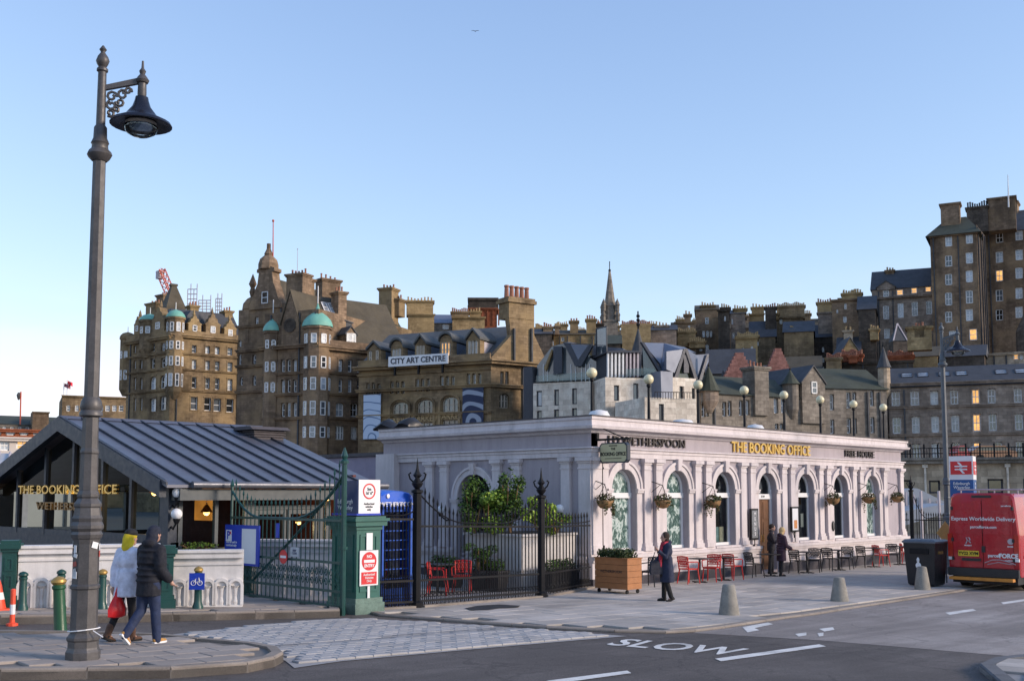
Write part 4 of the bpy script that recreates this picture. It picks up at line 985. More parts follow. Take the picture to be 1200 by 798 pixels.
def G_any(r, lit=0.0, pale=.3, mid=.35):
    x = r.random()
    return G_lit if x < lit else G_pale if x < lit + pale else G_mid if x < lit + pale + mid else G_dark
wcache = {}
def far_window(parent, M, u, z0, w, h, pane, y=.22, sash=None, style='sash', rise=0):
    k = (round(w, 1), round(h, 1), style, round(rise, 1), (sash or M_sash).name); w, h, rise = k[0], k[1], k[3]
    if k not in wcache:
        mb = MB(); t = .13; a = w / 2
        mb.box(-a, 0, 0, -a + t, .08, h - rise); mb.box(a - t, 0, 0, a, .08, h - rise); mb.box(-a, 0, 0, a, .08, t)
        if not rise: mb.box(-a, 0, h - t, a, .08, h)
        if style != 'plain': mb.box(-a + t, .01, h * .5 - .05, a - t, .09, h * .5 + .05)
        if style in ('grid', 'arch'): mb.box(-.035, .02, t, .035, .085, h - (rise * .2 if rise else t))
        if style == 'triple':
            for q in (-1, 1): mb.box(q * w / 6 - .12, -.06, t, q * w / 6 + .12, .08, h - rise * .4)
        if rise:
            for j in range(10):
                t0, t1 = math.pi * j / 10, math.pi * (j + 1) / 10
                q = [(-(a * s_) * math.cos(tt), h - rise + rise * s_ * math.sin(tt)) for s_, tt in ((1, t0), (1, t1), (.88, t1), (.88, t0))]
                mb.hexa([(p[0], .08, p[1]) for p in q] + [(p[0], 0, p[1]) for p in q])
        fr = mb.mesh('window', sash or M_sash); p = MB(); p.quad((-a, .06, 0), (a, .06, 0), (a, .06, h), (-a, .06, h)); wcache[k] = (fr, p)
    fr, p = wcache[k]; kk = k + (pane.name,)
    if kk not in wcache: wcache[kk] = p.mesh('pane', pane)
    Mw = M @ Matrix.Translation((u, y, z0)); o = put('window', fr, parent, Mw); put('pane', wcache[kk], o, Mw)
    return o
class FR:
    "vertical facade plane from pixel column a at distance da to column b at distance db; local x along it, y into the building, z = world height"
    def __init__(s, a, da, b, db, zt=(0, 0, 1), row=470):
        s.zt = zt; A = at(*s.c(a, 0)[:1], row, da); B = at(*s.c(b, 0)[:1], row, db); s.A = Vector((A.x, A.y, 0)); s.B = Vector((B.x, B.y, 0))
        s.d = (s.B - s.A).normalized(); s.L = (s.B - s.A).length; s.n = Vector((-s.d.y, s.d.x, 0))
        s.M = Matrix.Translation(s.A) @ Matrix.Rotation(math.atan2(s.d.y, s.d.x), 4, 'Z')
    def c(s, x, y): return s.zt[0] + x / s.zt[2], s.zt[1] + y / s.zt[2]
    def uz(s, x, y, off=0.0):
        px, py = s.c(x, y); d = ray(px, py); k = (s.A + s.n * off - CAM).dot(s.n) / d.dot(s.n); P = CAM + d * k
        return (P - s.A).dot(s.d), P.z
    def u(s, x, y=None, off=0): return s.uz(x, y if y is not None else (450 - s.zt[1]) * s.zt[2], off)[0]
    def z(s, x, y, off=0): return s.uz(x, y, off)[1]
    def rect(s, x0, x1, y0, y1): c = (x0 + x1) / 2; a, b = s.uz(x0, (y0 + y1) / 2), s.uz(x1, (y0 + y1) / 2); return a[0], b[0], s.z(c, y1), s.z(c, y0)
def facade(parent, fr, z0, z1, wins, m, depth_=10, name='wall', rev=.42, seed=1, lit=0, pale=.3, mid=.35, sash=None, style='sash', surround=None, sides=True, u0=None, u1=None, lits=(), minw=1.0, minh=1.5):
    "wins: (x, ytop, ybottom, width[, style, rise]) in the frame's picture units"
    r = random.Random(seed); hs = []; info = []
    u0 = 0 if u0 is None else u0; u1 = fr.L if u1 is None else u1
    for i, wn in enumerate(wins):
        x, y0, y1, wd = wn[:4]; a, b, c, d = fr.rect(x - wd / 2, x + wd / 2, y0, y1); rise = (wn[5] * (b - a) / 2 if len(wn) > 5 else 0)
        a, b, c, d = max(a, u0 + .05), min(b, u1 - .05), max(c, z0 + .05), min(d, z1 - .05)
        if b - a < .3 or d - c < .3: continue
        w_, h_ = round(b - a, 1), round(d - c, 1); cx = (a + b) / 2
        hs.append((cx - w_ / 2, cx + w_ / 2, c, c + h_, round(rise, 1))); info.append((i, cx, c, w_, h_, wn[4] if len(wn) > 4 and wn[4] else style, round(rise, 1)))
    mb = MB(); wall_holes(mb, u0, u1, z0, z1, hs, 0, rev)
    if sides:
        D = depth_; mb.quad((u1, 0, z0), (u1, D, z0), (u1, D, z1), (u1, 0, z1)); mb.quad((u0, D, z0), (u0, 0, z0), (u0, 0, z1), (u0, D, z1)); mb.quad((u1, D, z0), (u0, D, z0), (u0, D, z1), (u1, D, z1)); mb.quad((u0, 0, z1), (u1, 0, z1), (u1, D, z1), (u0, D, z1))
    mb.build(name, m, parent, fr.M)
    if z1 > 6 and u1 - u0 > 7:                          # downpipes clear of the openings
        for t in (.12, .37, .63, .9):
            u = u0 + (u1 - u0) * (t + r.uniform(-.06, .06))
            if all(abs(u - (h[0] + h[1]) / 2) > (h[1] - h[0]) / 2 + .25 for h in hs): MB().box(u - .09, -.2, z0, u + .09, -.02, z1 - .3).build('drainpipe', M_slate, parent, fr.M)
    for i, cx, c, w_, h_, st, rise in info:
        o = far_window(parent, fr.M, cx, c, w_, h_, G_lit if i in lits else G_any(r, lit, pale, mid), rev - .1, sash, st, rise)
        if surround:
            mb = MB(); t = .16; mb.box(cx - w_ / 2 - t, -.07, c - .2, cx + w_ / 2 + t, -.004, c - .004); mb.box(cx - w_ / 2 - t, -.09, c + h_ + .004, cx + w_ / 2 + t, -.004, c + h_ + .22)
            for s_ in (-1, 1): a, b = sorted((cx + s_ * (w_ / 2 + .004), cx + s_ * (w_ / 2 + t))); mb.box(a, -.05, c, b, -.004, c + h_)
            mb.build('surround', surround, o, fr.M)
def course(parent, fr, z, h, out, m, u0=0, u1=None, name='string_course'):
    out *= 1.5
    mb = MB(); u1 = fr.L if u1 is None else u1; mb.box(u0 - out * .5, -out, z, u1 + out * .5, -.004, z + h * .6); mb.box(u0 - out * .7, -out * 1.4, z + h * .6, u1 + out * .7, -.004, z + h); mb.build(name, m, parent, fr.M)
def chimney(parent, M, u, v, w, d, z0, z1, m, n=4, pot=None, pm=None, rows=1):
    mb = MB(); a, b = w / 2, d / 2; mb.box(u - a, v - b, z0, u + a, v + b, z1 - .45); mb.box(u - a - .12, v - b - .12, z1 - .45, u + a + .12, v + b + .12, z1 - .25); mb.box(u - a - .25, v - b - .25, z1 - .25, u + a + .25, v + b + .25, z1)
    o = mb.build('chimney', m, parent, M)
    if n:
        mb = MB(); ph = pot or .7
        for i in range(n):
            for j in range(rows):
                x = u - a + (i + .5) * w / n; y = v + (j - (rows - 1) / 2) * .6; q = ph * (1 + .25 * math.sin(i * 7.3 + u)); mb.lathe([(.16, 0), (.13, q * .8), (.17, q * .85), (.15, q)], 6, (x, y, z1))
        mb.build('chimney_pots', pm or M_pot, o, M)
    return o
def px_chimney(parent, fr, x0, x1, ytop, ybot, v, d, m, n=4, pm=None, pot=None):
    c = (x0 + x1) / 2; a, b = fr.u(x0, ytop, v), fr.u(x1, ytop, v); return chimney(parent, fr.M, (a + b) / 2, v + d / 2, b - a, d, fr.z(c, ybot, v), fr.z(c, ytop, v), m, n, pot, pm)
def gable_roof(parent, M, u0, u1, v0, v1, ze, zr, m, ov=.3, hip0=0, hip1=0, name='roof', vr=None):
    vm = (v0 + v1) / 2 if vr is None else vr; mb = MB(); a, b, c, d = u0 - ov, u1 + ov, v0 - ov, v1 + ov
    A, B, C, D = (a, c, ze), (b, c, ze), (b, d, ze), (a, d, ze); E, F_ = (a + hip0, vm, zr), (b - hip1, vm, zr)
    mb.add([A, B, C, D, E, F_], [(0, 1, 5, 4), (2, 3, 4, 5), (1, 2, 5), (3, 0, 4), (3, 2, 1, 0)]); return mb.build(name, m, parent, M)
def gablet(parent, M, u, w, z0, zs, za, v0, v1, m, rm, name='dormer', cheek=None):
    "front-facing gabled dormer or wall gable: pentagon front, little roof"
    a = w / 2; mb = MB(); mb.prismY([(u - a, z0), (u + a, z0), (u + a, zs), (u, za), (u - a, zs)], v0, v1); o = mb.build(name, m, parent, M)
    mb = MB(); e = .18
    for s in (-1, 1):
        P = [(u + s * (a + .2), v0 - .15, zs - .15), (u, v0 - .15, za + .05), (u, v1, za + .05), (u + s * (a + .2), v1, zs - .15)]
        if s > 0: P = P[::-1]
        mb.hexa(P + [(x, y, z + e) for x, y, z in P])
    mb.build('dormer_roof', rm, o, M); return o
def cone(parent, M, u, v, r, z0, z1, m, n=12, name='spire', ball=True, sx=1):
    mb = MB(); mb.lathe([(r * 1.08, z0), (r, z0 + .1), (r * .5, z0 + (z1 - z0) * .5), (.03, z1)], n, (u, v, 0)); o = mb.build(name, m, parent, M)
    if ball: mb = MB(); mb.tube([(u, v, z1 - .1), (u, v, z1 + (z1 - z0) * .22)], .05, 5); mb.sphere((u, v, z1 + .1), .14, n=6, m=4); mb.build('finial', M_black, o, M)
    return o
def building(name, lab, fr, cat='building', group=None): return thing(name, lab, cat, fr.M, group)
ZB = -1.0
# ---------------------------------------------------------------- A: sandstone hotel with two copper cupolas (left)
zA = (120, 280, 3.627)
fa = FR(285, 178, 600, 186, zA); fl = FR(100, 186, 285, 178, zA)
A_ = building('sandstone_hotel', 'ornate brown sandstone hotel with small green copper cupolas and a crane behind', fa)
zc = fa.z(345, 408)
rowsA = [(452, 484), (514, 553), (586, 634), (671, 726)]; dy = lambda x: (x - 390) * .068
wins = [(x, y0 + dy(x), y1 + dy(x), 20 if k < 3 else 30) for k, (y0, y1) in enumerate(rowsA) for x in (390, 447, 488, 542)]
facade(A_, fa, ZB, zc, wins, ST_brown, 14, seed=3, surround=ST_brown, u0=.0)
wl = [(x, y0 - (x - 258) * .10 * (1 + k * 0.4 - .6), y1 - (x - 258) * .10 * (1 + k * .4 - .6), 17 if k < 2 else 26, 'arch' if k == 2 else 'sash', .9 if k == 2 else 0) for k, (y0, y1) in enumerate([(442, 476), (505, 546), (580, 634), (672, 726)]) for x in (258, 215)]
wl += [(x, y0, y1, 11) for x in (165, 138) for y0, y1 in ((452, 484), (515, 552), (590, 640), (676, 730))]
facade(A_, fl, ZB, fl.z(285, 402), wl, ST_brown, 10, seed=4, surround=ST_brown)
for fr, (xx, ys) in ((fa, (400, (425, 495, 562, 650))), (fl, (250, (430, 492, 560, 648)))):
    for i, y in enumerate(ys): course(A_, fr, fr.z(xx, y), .5 if i == 0 else .3, .35 if i == 0 else .18, ST_brown)
for fr in (fa, fl): mb = MB(); z = fr.z(345 if fr is fa else 285, 408); mb.box(0, -.5, z - .5, fr.L, .0, z); mb.box(0, -.3, z, fr.L, .1, z + .8); mb.build('cornice', ST_brown, A_, fr.M)
# corner turret with copper dome
def turret(parent, fr, xc, hw, ybot, ytop, ydome, m, dm, rows, zw, v=.4, ogee=False, n=8, z0=None, seed=2):
    u = fr.u(xc, (ybot + ytop) / 2); r = (fr.u(xc + hw) - fr.u(xc - hw)) / 2; z0 = fr.z(xc, ybot) if z0 is None else z0; z1 = fr.z(xc, ytop); zd = fr.z(xc, ydome)
    mb = MB(); mb.lathe([(r * .55, z0 - r * .9), (r, z0), (r, z1 - .4), (r * 1.12, z1 - .35), (r * 1.12, z1)], n, (u, v, 0), a0=math.pi / n); o = mb.build('turret', m, parent, fr.M)
    h = (zd - z1) * (1.25 if ogee else 1.0); zd = z1 + h; pr_ = [(r * 1.1, z1), (r * 1.1, z1 + h * .12), (r * .98, z1 + h * .4), (r * .7, z1 + h * .75), (.1, zd)] if not ogee else [(r * 1.14, z1), (r * 1.12, z1 + h * .12), (r * 1.0, z1 + h * .30), (r * .74, z1 + h * .48), (r * .40, z1 + h * .64), (r * .17, z1 + h * .82), (.05, zd + h * .1)]
    mb = MB(); mb.lathe(pr_, 16, (u, v, 0)); mb.build('dome', dm, o, fr.M, smooth=50)
    mb = MB(); mb.tube([(u, v, zd - .1), (u, v, zd + h * .9)], .07, 5); mb.build('finial', M_sash, o, fr.M)
    rg = random.Random(seed)
    for y0, y1 in rows:
        for k in range(n):
            an = 2 * math.pi * (k + .0) / n
            nx, ny = math.cos(an), math.sin(an); wd = (FR.M if False else fr.M)
            Wn = fr.M.to_3x3() @ Vector((nx, ny, 0)); pos = fr.M @ Vector((u, v, 0))
            if Wn.dot(Vector((pos.x, pos.y, 0)).normalized()) > -.25: continue
            ra = r * math.cos(math.pi / n); c0, c1 = fr.z(xc, y1), fr.z(xc, y0)
            Mw = fr.M @ Matrix.Translation((u + nx * (ra + .03), v + ny * (ra + .03), 0)) @ Matrix.Rotation(an + math.pi / 2, 4, 'Z')
            far_window(o, Mw, 0, c0, max(.6, round(ra * .5, 1)), c1 - c0, G_any(rg, 0, .45, .3), -.06)
    return o
turret(A_, fa, 313, 36, 650, 332, 298, ST_brown, M_copper, [(355, 395), (435, 470), (500, 540), (572, 628)], 2, v=.6)
turret(A_, fl, 190, 24, 470, 347, 318, ST_brown, M_copper, [(375, 405)], 2, v=.5)
turret(A_, fl, 92, 17, 640, 420, 395, ST_brown, ST_brown, [(480, 510), (560, 600)], 2, v=.6)
# mansard, dormer gables, chimneys, pyramid tower
zr1 = fa.z(450, 318, 6); mb = MB(); L = fa.L
mb.add([(0, .4, zc), (L, .4, zc), (L, 13, zc), (0, 13, zc), (1.5, 4.5, zr1), (L - .5, 4.5, zr1), (L - .5, 9, zr1), (1.5, 9, zr1)], [(0, 1, 5, 4), (1, 2, 6, 5), (2, 3, 7, 6), (3, 0, 4, 7), (4, 5, 6, 7)]); mb.build('mansard_roof', M_slate, A_, fa.M)
mb = MB(); L = fl.L; zl = fl.z(250, 330, 5); mb.add([(3, .4, zc - .4), (L, .4, zc), (L, 12, zc), (3, 12, zc), (7, 4.5, zl), (L - 1, 4.5, zl), (L - 1, 9, zl), (7, 9, zl)], [(0, 1, 5, 4), (1, 2, 6, 5), (2, 3, 7, 6), (3, 0, 4, 7), (4, 5, 6, 7)]); mb.build('mansard_roof', M_slate, A_, fl.M)
def ornate(parent, fr, x, w, ybot, ysh, yap, m, rm):
    u = fr.u(x, ybot); a = abs(fr.u(x + w / 2, ybot) - fr.u(x - w / 2, ybot)) / 2; z0, zs, za = fr.z(x, ybot), fr.z(x, ysh), fr.z(x, yap); h = za - zs
    mb = MB(); pts = [(u - a, z0), (u + a, z0), (u + a, zs), (u + a * 1.15, zs + h * .1), (u + a * .7, zs + h * .3), (u + a * .62, zs + h * .55), (u + a * .3, zs + h * .7), (u + a * .25, zs + h * .9), (u, za)]
    pts += [(2 * u - p[0], p[1]) for p in reversed(pts[2:-1])]
    mb.prismY(pts, -.25, 1.2); o = mb.build('dormer_gable', m, parent, fr.M)
    mb = MB(); mb.prismY([(u - a * .9, z0), (u + a * .9, z0), (u + a * .9, zs), (u, zs + h * .5), (u - a * .9, zs)], 1.2, 4.5); mb.build('dormer_roof', rm, o, fr.M)
    mb = MB(); mb.sphere((u, .3, za + .25), .3, n=6, m=4); mb.lathe([(.1, 0), (.22, .3), (.02, .9)], 6, (u, .3, za + .3)); mb.build('finial', m, o, fr.M)
    far_window(o, fr.M, u, z0 + .35 * (zs - z0), max(.7, a * .7), (zs - z0) * .6, G_any(random.Random(int(x)), 0, .5, .3), -.33)
for x, w_, yb, ys_, ya in ((390, 54, 410, 365, 325), (467, 60, 418, 370, 318), (541, 50, 428, 385, 345)): ornate(A_, fa, x, w_, yb, ys_, ya, ST_gold if x != 467 else ST_brown, M_slate)
for x, w_, yb, ys_, ya in ((240, 54, 402, 352, 290), (152, 26, 408, 368, 330)): ornate(A_, fl, x, w_, yb, ys_, ya, ST_brown, M_slate)
px_chimney(A_, fa, 375, 410, 282, 330, 5, 2, ST_gold, 3); px_chimney(A_, fa, 522, 555, 305, 360, 4, 2, ST_gold, 3)
px_chimney(A_, fl, 230, 260, 237, 300, 8, 2, ST_red, 2); px_chimney(A_, fl, 185, 226, 272, 330, 6, 2, ST_brown, 3)
c = fa.u(316, 240, 9); a = (fa.u(358, 280, 9) - fa.u(275, 280, 9)) / 2; z0, z1 = fa.z(316, 290, 9), fa.z(320, 196, 9)
mb = MB(); mb.loft([[(c + s * k * a, 9 + a + t * k * a, z) for s, t in ((-1, -1), (1, -1), (1, 1), (-1, 1))] for k, z in ((1, z0 - 4), (1, z0), (.24, z1))]); pyr = mb.build('pyramid_roof', M_slateb, A_, fa.M)
mb = MB(); mb.box(c - .24 * a - .2, 9 + .7 * a, z1, c + .24 * a + .2, 9 + 1.3 * a, z1 + .4); mb.build('platform', M_slateb, pyr, fa.M)
# tower crane and scaffolding beyond
def lattice(mb, p, q, w, n, r=.05):
    p, q = Vector(p), Vector(q); d = (q - p).normalized(); s = d.cross(UP if abs(d.z) < .9 else Vector((1, 0, 0))).normalized() * w / 2; t = d.cross(s).normalized() * w / 2
    cs = [s + t, s - t, -s - t, -s + t]
    for c in cs: mb.tube([p + c, q + c], r, 4)
    for i in range(n):
        a, b = p + (q - p) * i / n, p + (q - p) * (i + 1) / n
        for k in range(4): mb.tube([a + cs[k], b + cs[(k + 1) % 4]], r * .7, 3)
M_cr = mat('crane_red', (.55, .10, .05), .5); M_crw = mat('scaffold_pale', (.45, .40, .42), .6)
c0, c1 = at(202, 350, 240), at(188, 317, 240)
cr = thing('tower_crane', 'red lattice crane jib rising behind the pyramid roof', 'crane', TM(c0.x, c0.y, -1)); mb = MB(); lattice(mb, (c0.x, c0.y, -1), c0, 1.4, 14, .09); mb.build('mast', M_crw, cr, Matrix())
mb = MB(); lattice(mb, c0, c1, 1.5, 6, .16); lattice(mb, c1, at(192, 319, 240), .9, 2, .1); mb.build('jib', M_cr, cr, Matrix()); mb = MB(); mb.box(c1.x - .8, c1.y - .6, c1.z - 2.0, c1.x + .4, c1.y + .6, c1.z - .2); mb.build('counterweight', M_crw, cr, Matrix())
for k, (x0, x1, y0, y1) in enumerate(((219, 231, 339, 362), (232, 247, 352, 366), (252, 260, 350, 368))):
    a, b = at(x0, y1 + 20, 235), at(x1, y0, 235); mb = MB()
    for i in range(4):
        q = a.lerp(Vector((b.x, b.y, a.z)), i / 3); mb.tube([(q.x, q.y, -1), (q.x, q.y, b.z + (i % 2) * 1.2)], .11, 4)
    for j in range(5): z = at(x0, y1, 235).z + (b.z - at(x0, y1, 235).z) * j / 4; mb.tube([(a.x, a.y, z), (b.x, b.y, z)], .10, 4)
    mb.build('scaffold_tower', M_crw, None, Matrix(), label=['pale scaffold frame right of the pyramid roof', 'low pale scaffold frame above the hotel mansard', 'thin pale scaffold mast at end of the hotel roof'][k], cat='scaffold')
# ---------------------------------------------------------------- B: baronial hotel with ogee copper domes
zB = (260, 280, 3.325)
fb = FR(160, 146, 372, 142, zB); fb2 = FR(372, 142, 566, 147, zB)
B_ = building('baronial_hotel', 'tall baronial sandstone hotel with ogee green copper domes and crowned gable', fb)
zt1 = fb.z(330, 425); db = lambda x: -(x - 260) * .05
wins = [(x, y0 + db(x), y1 + db(x), 17) for y0, y1 in ((470, 517), (548, 598), (637, 692)) for x in (238, 260, 284)] + [(x, 382, 417, 14) for x in (267, 286)] + [(x, y0, y1, 14) for y0, y1 in ((392, 430), (480, 525), (560, 600), (650, 690)) for x in (173,)]
facade(B_, fb, ZB, zt1 + 5.2, wins, ST_red, 12, seed=5, pale=.5, surround=ST_red)
wr = [(x, y0 + (x - 463) * .02, y1 + (x - 463) * .02, 18) for y0, y1 in ((470, 518), (546, 597)) for x in (463, 500, 535)] + [(460, 637, 692, 32, 'arch', .7), (516, 640, 693, 30, 'arch', .7), (460, 728, 782, 34, 'triple'), (515, 730, 782, 28, 'triple')]
facade(B_, fb2, ZB, fb2.z(450, 430), wr, ST_red, 16, seed=6, pale=.45, surround=ST_red, lits=())
for fr, x, ys in ((fb, 250, (430, 530, 612, 705)), (fb2, 480, (440, 530, 612, 705))):
    for i, y in enumerate(ys): course(B_, fr, fr.z(x, y), .5 if i == 0 else .35, .4 if i == 0 else .2, ST_red)
mb = MB(); z = fb2.z(480, 440); mb.box(.0, -.35, z + .5, fb2.L, -.05, z + 1.4); mb.build('parapet', ST_red, B_, fb2.M)
turret(B_, fb2, 384, 47, 790, 340, 272, ST_red, M_copper, [(370, 408), (460, 505), (540, 590), (632, 688), (730, 775)], 3, v=1.0, ogee=True, n=8, z0=ZB + .5, seed=9)
turret(B_, fb, 190, 27, 700, 360, 308, ST_red, M_copper, [(395, 430), (480, 520), (560, 600)], 2, v=.3, ogee=True, z0=ZB, seed=11)
# left wing, set back, with the big crowned gable
fw = FR(58, 160, 240, 156, zB); W0 = fw.z(100, 275)
facade(B_, fw, ZB, W0, [(97, 303, 328, 14), (135, 303, 335, 14), (175, 300, 330, 14), (70, 395, 420, 12), (70, 450, 490, 12), (126, 450, 490, 14), (126, 530, 570, 15), (75, 540, 570, 12)], ST_red, 14, seed=8, name='wing_wall')
for y in (345, 440, 500, 600): course(B_, fw, fw.z(120, y), .4, .22, ST_red)
u, a = fw.u(172, 270), (fw.u(235, 270) - fw.u(112, 270)) / 2; z0, z1 = W0, fw.z(172, 118); h = z1 - z0
def big_gable(fr, u, a, z0, h, name='crowned_gable'):
    pts = [(u - a, z0 - .2), (u + a, z0 - .2), (u + a, z0 + h * .08), (u + a * .82, z0 + h * .22), (u + a * .62, z0 + h * .5), (u + a * .5, z0 + h * .62), (u + a * .42, z0 + h * .9), (u + a * .55, z0 + h * .92), (u + a * .55, z0 + h), (u, z0 + h * 1.12)]
    pts += [(2 * u - p[0], p[1]) for p in reversed(pts[2:-1])]; mb = MB(); mb.prismY(pts, -.3, 1.4); o = mb.build(name, ST_red, B_, fr.M); return o
g = big_gable(fw, u, a, z0, h)
mb = MB(); mb.lathe([(a * .5, z1), (a * .5, z1 + .8), (a * .42, z1 + 1.6), (a * .2, z1 + 2.2), (a * .22, z1 + 2.4), (a * .1, z1 + 3.2), (.3, z1 + 4), (.03, fw.z(170, 55))], 8, (u - .2, .6, 0)); mb.build('crown', ST_red, g, fw.M)
mb = MB(); mb.lathe([(.7, 0), (.7, .2)], 12, (0, 0, 0)); 
far_window(g, fw.M, u, z0 + h * .1, 1.2, h * .3, G_mid, -.36)
mb = MB(); mb.prismY([(u - a * .95, z0 - 1), (u + a * .95, z0 - 1), (u + a * .4, z0 + h * .75), (u - a * .4, z0 + h * .75)], 1.4, 12); mb.build('wing_roof', M_slateb, B_, fw.M)
ud = fw.u(98, 260); rd = (fw.u(125, 260) - fw.u(70, 260)) / 2; zd0, zd1 = fw.z(98, 275), fw.z(98, 222); mb = MB(); mb.lathe([(rd, zd0 - 5), (rd, zd0), (rd * 1.1, zd0 + .1), (rd, zd0 + (zd1 - zd0) * .5), (rd * .6, zd0 + (zd1 - zd0) * .85), (.3, zd1), (.5, zd1 + .8), (.3, zd1 + 1.4), (.6, zd1 + 2), (.02, zd1 + 3.6)], 10, (ud, 1.2, 0)); mb.build('stone_dome', ST_red, B_, fw.M)
# main roofs, gables, chimneys, flagpole
ze, zr = zt1 + 5.0, fb2.z(350, 215, 7); mb = MB(); z_ = fb2.z(450, 430); ua, ub = fb2.u(300, 230, 7), fb2.u(640, 262, 7); za_, zb_ = fb2.z(300, 214, 7), fb2.z(640, 258, 7)
mb.add([(ua, .6, z_), (ub, .6, z_), (ub, 7, zb_), (ua, 7, za_), (ub, 13.5, z_), (ua, 13.5, z_)], [(0, 1, 2, 3), (2, 4, 5, 3), (0, 3, 5), (1, 4, 2), (5, 4, 1, 0)]); rf = mb.build('main_roof', M_slateb, B_, fb2.M)
for x, y in ((415, 282), (432, 282)): far_window(rf, fb2.M @ Matrix.Translation((fb2.u(x, y, 5), 4.9, z_ + (za_ - z_) * 4.4 / 6.4 + .15)) @ Matrix.Rotation(-math.atan2(6.4, za_ - z_), 4, 'X'), 0, 0, 1.2, 2.0, G_pale, 0)
uz_ = [fb.u(x, 330) for x in (238, 305)]; gablet(B_, fb.M, sum(uz_) / 2, uz_[1] - uz_[0], zt1, fb.z(272, 330), fb.z(272, 205), -.3, 5, ST_red, M_slateb, 'wall_gable')
mb = MB(); mb.lathe([(1.0, 0), (1.0, .1), (.7, .12), (.7, .05)], 14); Mr = fb.M @ Matrix.Translation((sum(uz_) / 2, -.32, fb.z(274, 338))) @ Matrix.Rotation(R(90), 4, 'X'); mb.build('round_window', ST_char, B_, Mr)
uz_ = [fb2.u(x, 400) for x in (480, 520)]; o = gablet(B_, fb2.M, sum(uz_) / 2, uz_[1] - uz_[0], fb2.z(500, 430), fb2.z(500, 372), fb2.z(500, 345), -.2, 4, ST_red, M_slate, 'dormer'); [far_window(o, fb2.M, fb2.u(x, 405), fb2.z(x, 425), .9, 2.0, G_pale, -.3) for x in (493, 507)]
o = gablet(B_, fb2.M, fb2.u(457, 340, 3), 3.6, fb2.z(457, 352, 3), fb2.z(457, 322, 3), fb2.z(457, 318, 3), 2.6, 6, M_slate, M_slate, 'dormer'); [far_window(o, fb2.M, fb2.u(x, 338, 2.6), fb2.z(x, 350, 2.6), .8, 1.4, G_pale, 2.5) for x in (447, 457, 467)]
for x0, x1, yt, yb, v, m, n in ((252, 315, 135, 240, 3, ST_red, 5), (392, 463, 157, 230, 10, ST_red, 4), (455, 487, 205, 300, 4, ST_red, 3), (314, 328, 150, 230, 5, ST_red, 2)): px_chimney(B_, fb2 if x0 > 330 else fb, x0, x1, yt, yb, v, 2, m, n)
for x, yt, yb, r in ((200, -70, 160, .13), (295, 40, 135, .06)): P0, P1 = at(260 + x / 3.325, 280 + yb / 3.325, 158), at(260 + x / 3.325, 280 + yt / 3.325, 158); mb = MB(); mb.tube([P0 - UP * 4, P1], [r, r * .5], 6); mb.sphere(P1, r * 1.6, n=6, m=4); mb.build('flagpole', M_cr if x == 200 else M_crw, B_, Matrix())
# stepped-back right wing with gable and tall stack
fx = FR(515, 158, 640, 156, zB); X_ = building('sandstone_tenement', 'brown gabled tenement between the baronial hotel and the art centre', fx)
facade(X_, fx, ZB, fx.z(590, 330), [(607, 335, 362, 10)], ST_brown, 12, seed=12)
uz_ = [fx.u(x, 360) for x in (562, 622)]; o = gablet(X_, fx.M, sum(uz_) / 2, uz_[1] - uz_[0], fx.z(590, 420), fx.z(590, 345), fx.z(605, 288), -.6, 7, ST_brown, M_slateg, 'wall_gable'); far_window(o, fx.M, fx.u(606, 348), fx.z(606, 362), 1.1, 1.8, G_pale, -.75)
px_chimney(X_, fx, 612, 662, 190, 330, 4, 2.2, ST_brown, 4); px_chimney(X_, fx, 664, 690, 232, 300, 5, 2, ST_brown, 3)
# ---------------------------------------------------------------- C: art centre
zC = (410, 320, 3.992)
fc = FR(40, 137, 660, 129, zC); fc2 = FR(660, 129, 915, 133.5, zC)
C_ = building('art_centre', 'long sandstone gallery with dormers, arched windows and a white name board', fc)
lc = lambda x, y: y - (x - 660) * .0968            # rows follow the cornice slope (given at x = 660)
zcn = fc.z(660, 420)
wins = []
for gx in (110, 222, 340, 455, 580):
    for k in (-1, 0, 1): wins.append((gx + k * 26, lc(gx, 462), lc(gx, 522), 17))
for gx in (235, 350, 468): wins.append((gx, lc(gx, 560) + 2, lc(gx, 632), 72, 'triple', .55)); wins.append((gx, lc(gx, 668), lc(gx, 720), 72, 'triple'))
facade(C_, fc, ZB, zcn, wins, ST_brown, 16, seed=21, pale=.08, mid=.3, sash=M_sashb)
for y, h, o_ in ((425, .5, .5), (452, .25, .15), (532, .4, .25), (655, .3, .2)): course(C_, fc, fc.z(660, y), h, o_, ST_brown); 
for y, h, o_ in ((425, .5, .5), (532, .4, .25)): course(C_, fc2, fc2.z(660, y), h, o_, ST_brown)
for gx in (235, 350, 468):                             # arched surrounds
    mb = MB(); u = fc.u(gx, 600); hw = (fc.u(gx + 36, 600) - fc.u(gx - 36, 600)) / 2; zs = fc.z(gx, lc(gx, 588)); 
    for j in range(12):
        t0, t1 = math.pi * j / 12, math.pi * (j + 1) / 12; q = [(u - r_ * math.cos(t), zs + r_ * .75 * math.sin(t)) for r_, t in ((hw * 1.15, t0), (hw * 1.15, t1), (hw * 1.42, t1), (hw * 1.42, t0))]; mb.hexa([(p[0], -.004, p[1]) for p in q] + [(p[0], -.25, p[1]) for p in q])
    for s in (-1, 1): a, b = sorted((u + s * hw * 1.15, u + s * hw * 1.42)); mb.box(a, -.25, ZB, b, -.004, zs)
    mb.build('arch_surround', ST_brown, C_, fc.M)
    put('panel_letters', text_mesh('MARKET', 1.0, .03, .02, mats=M_poty), C_, fc.M @ Matrix.Translation((u, -.1, fc.z(gx, lc(gx, 652)))) @ Matrix.Rotation(R(90), 4, 'X'))
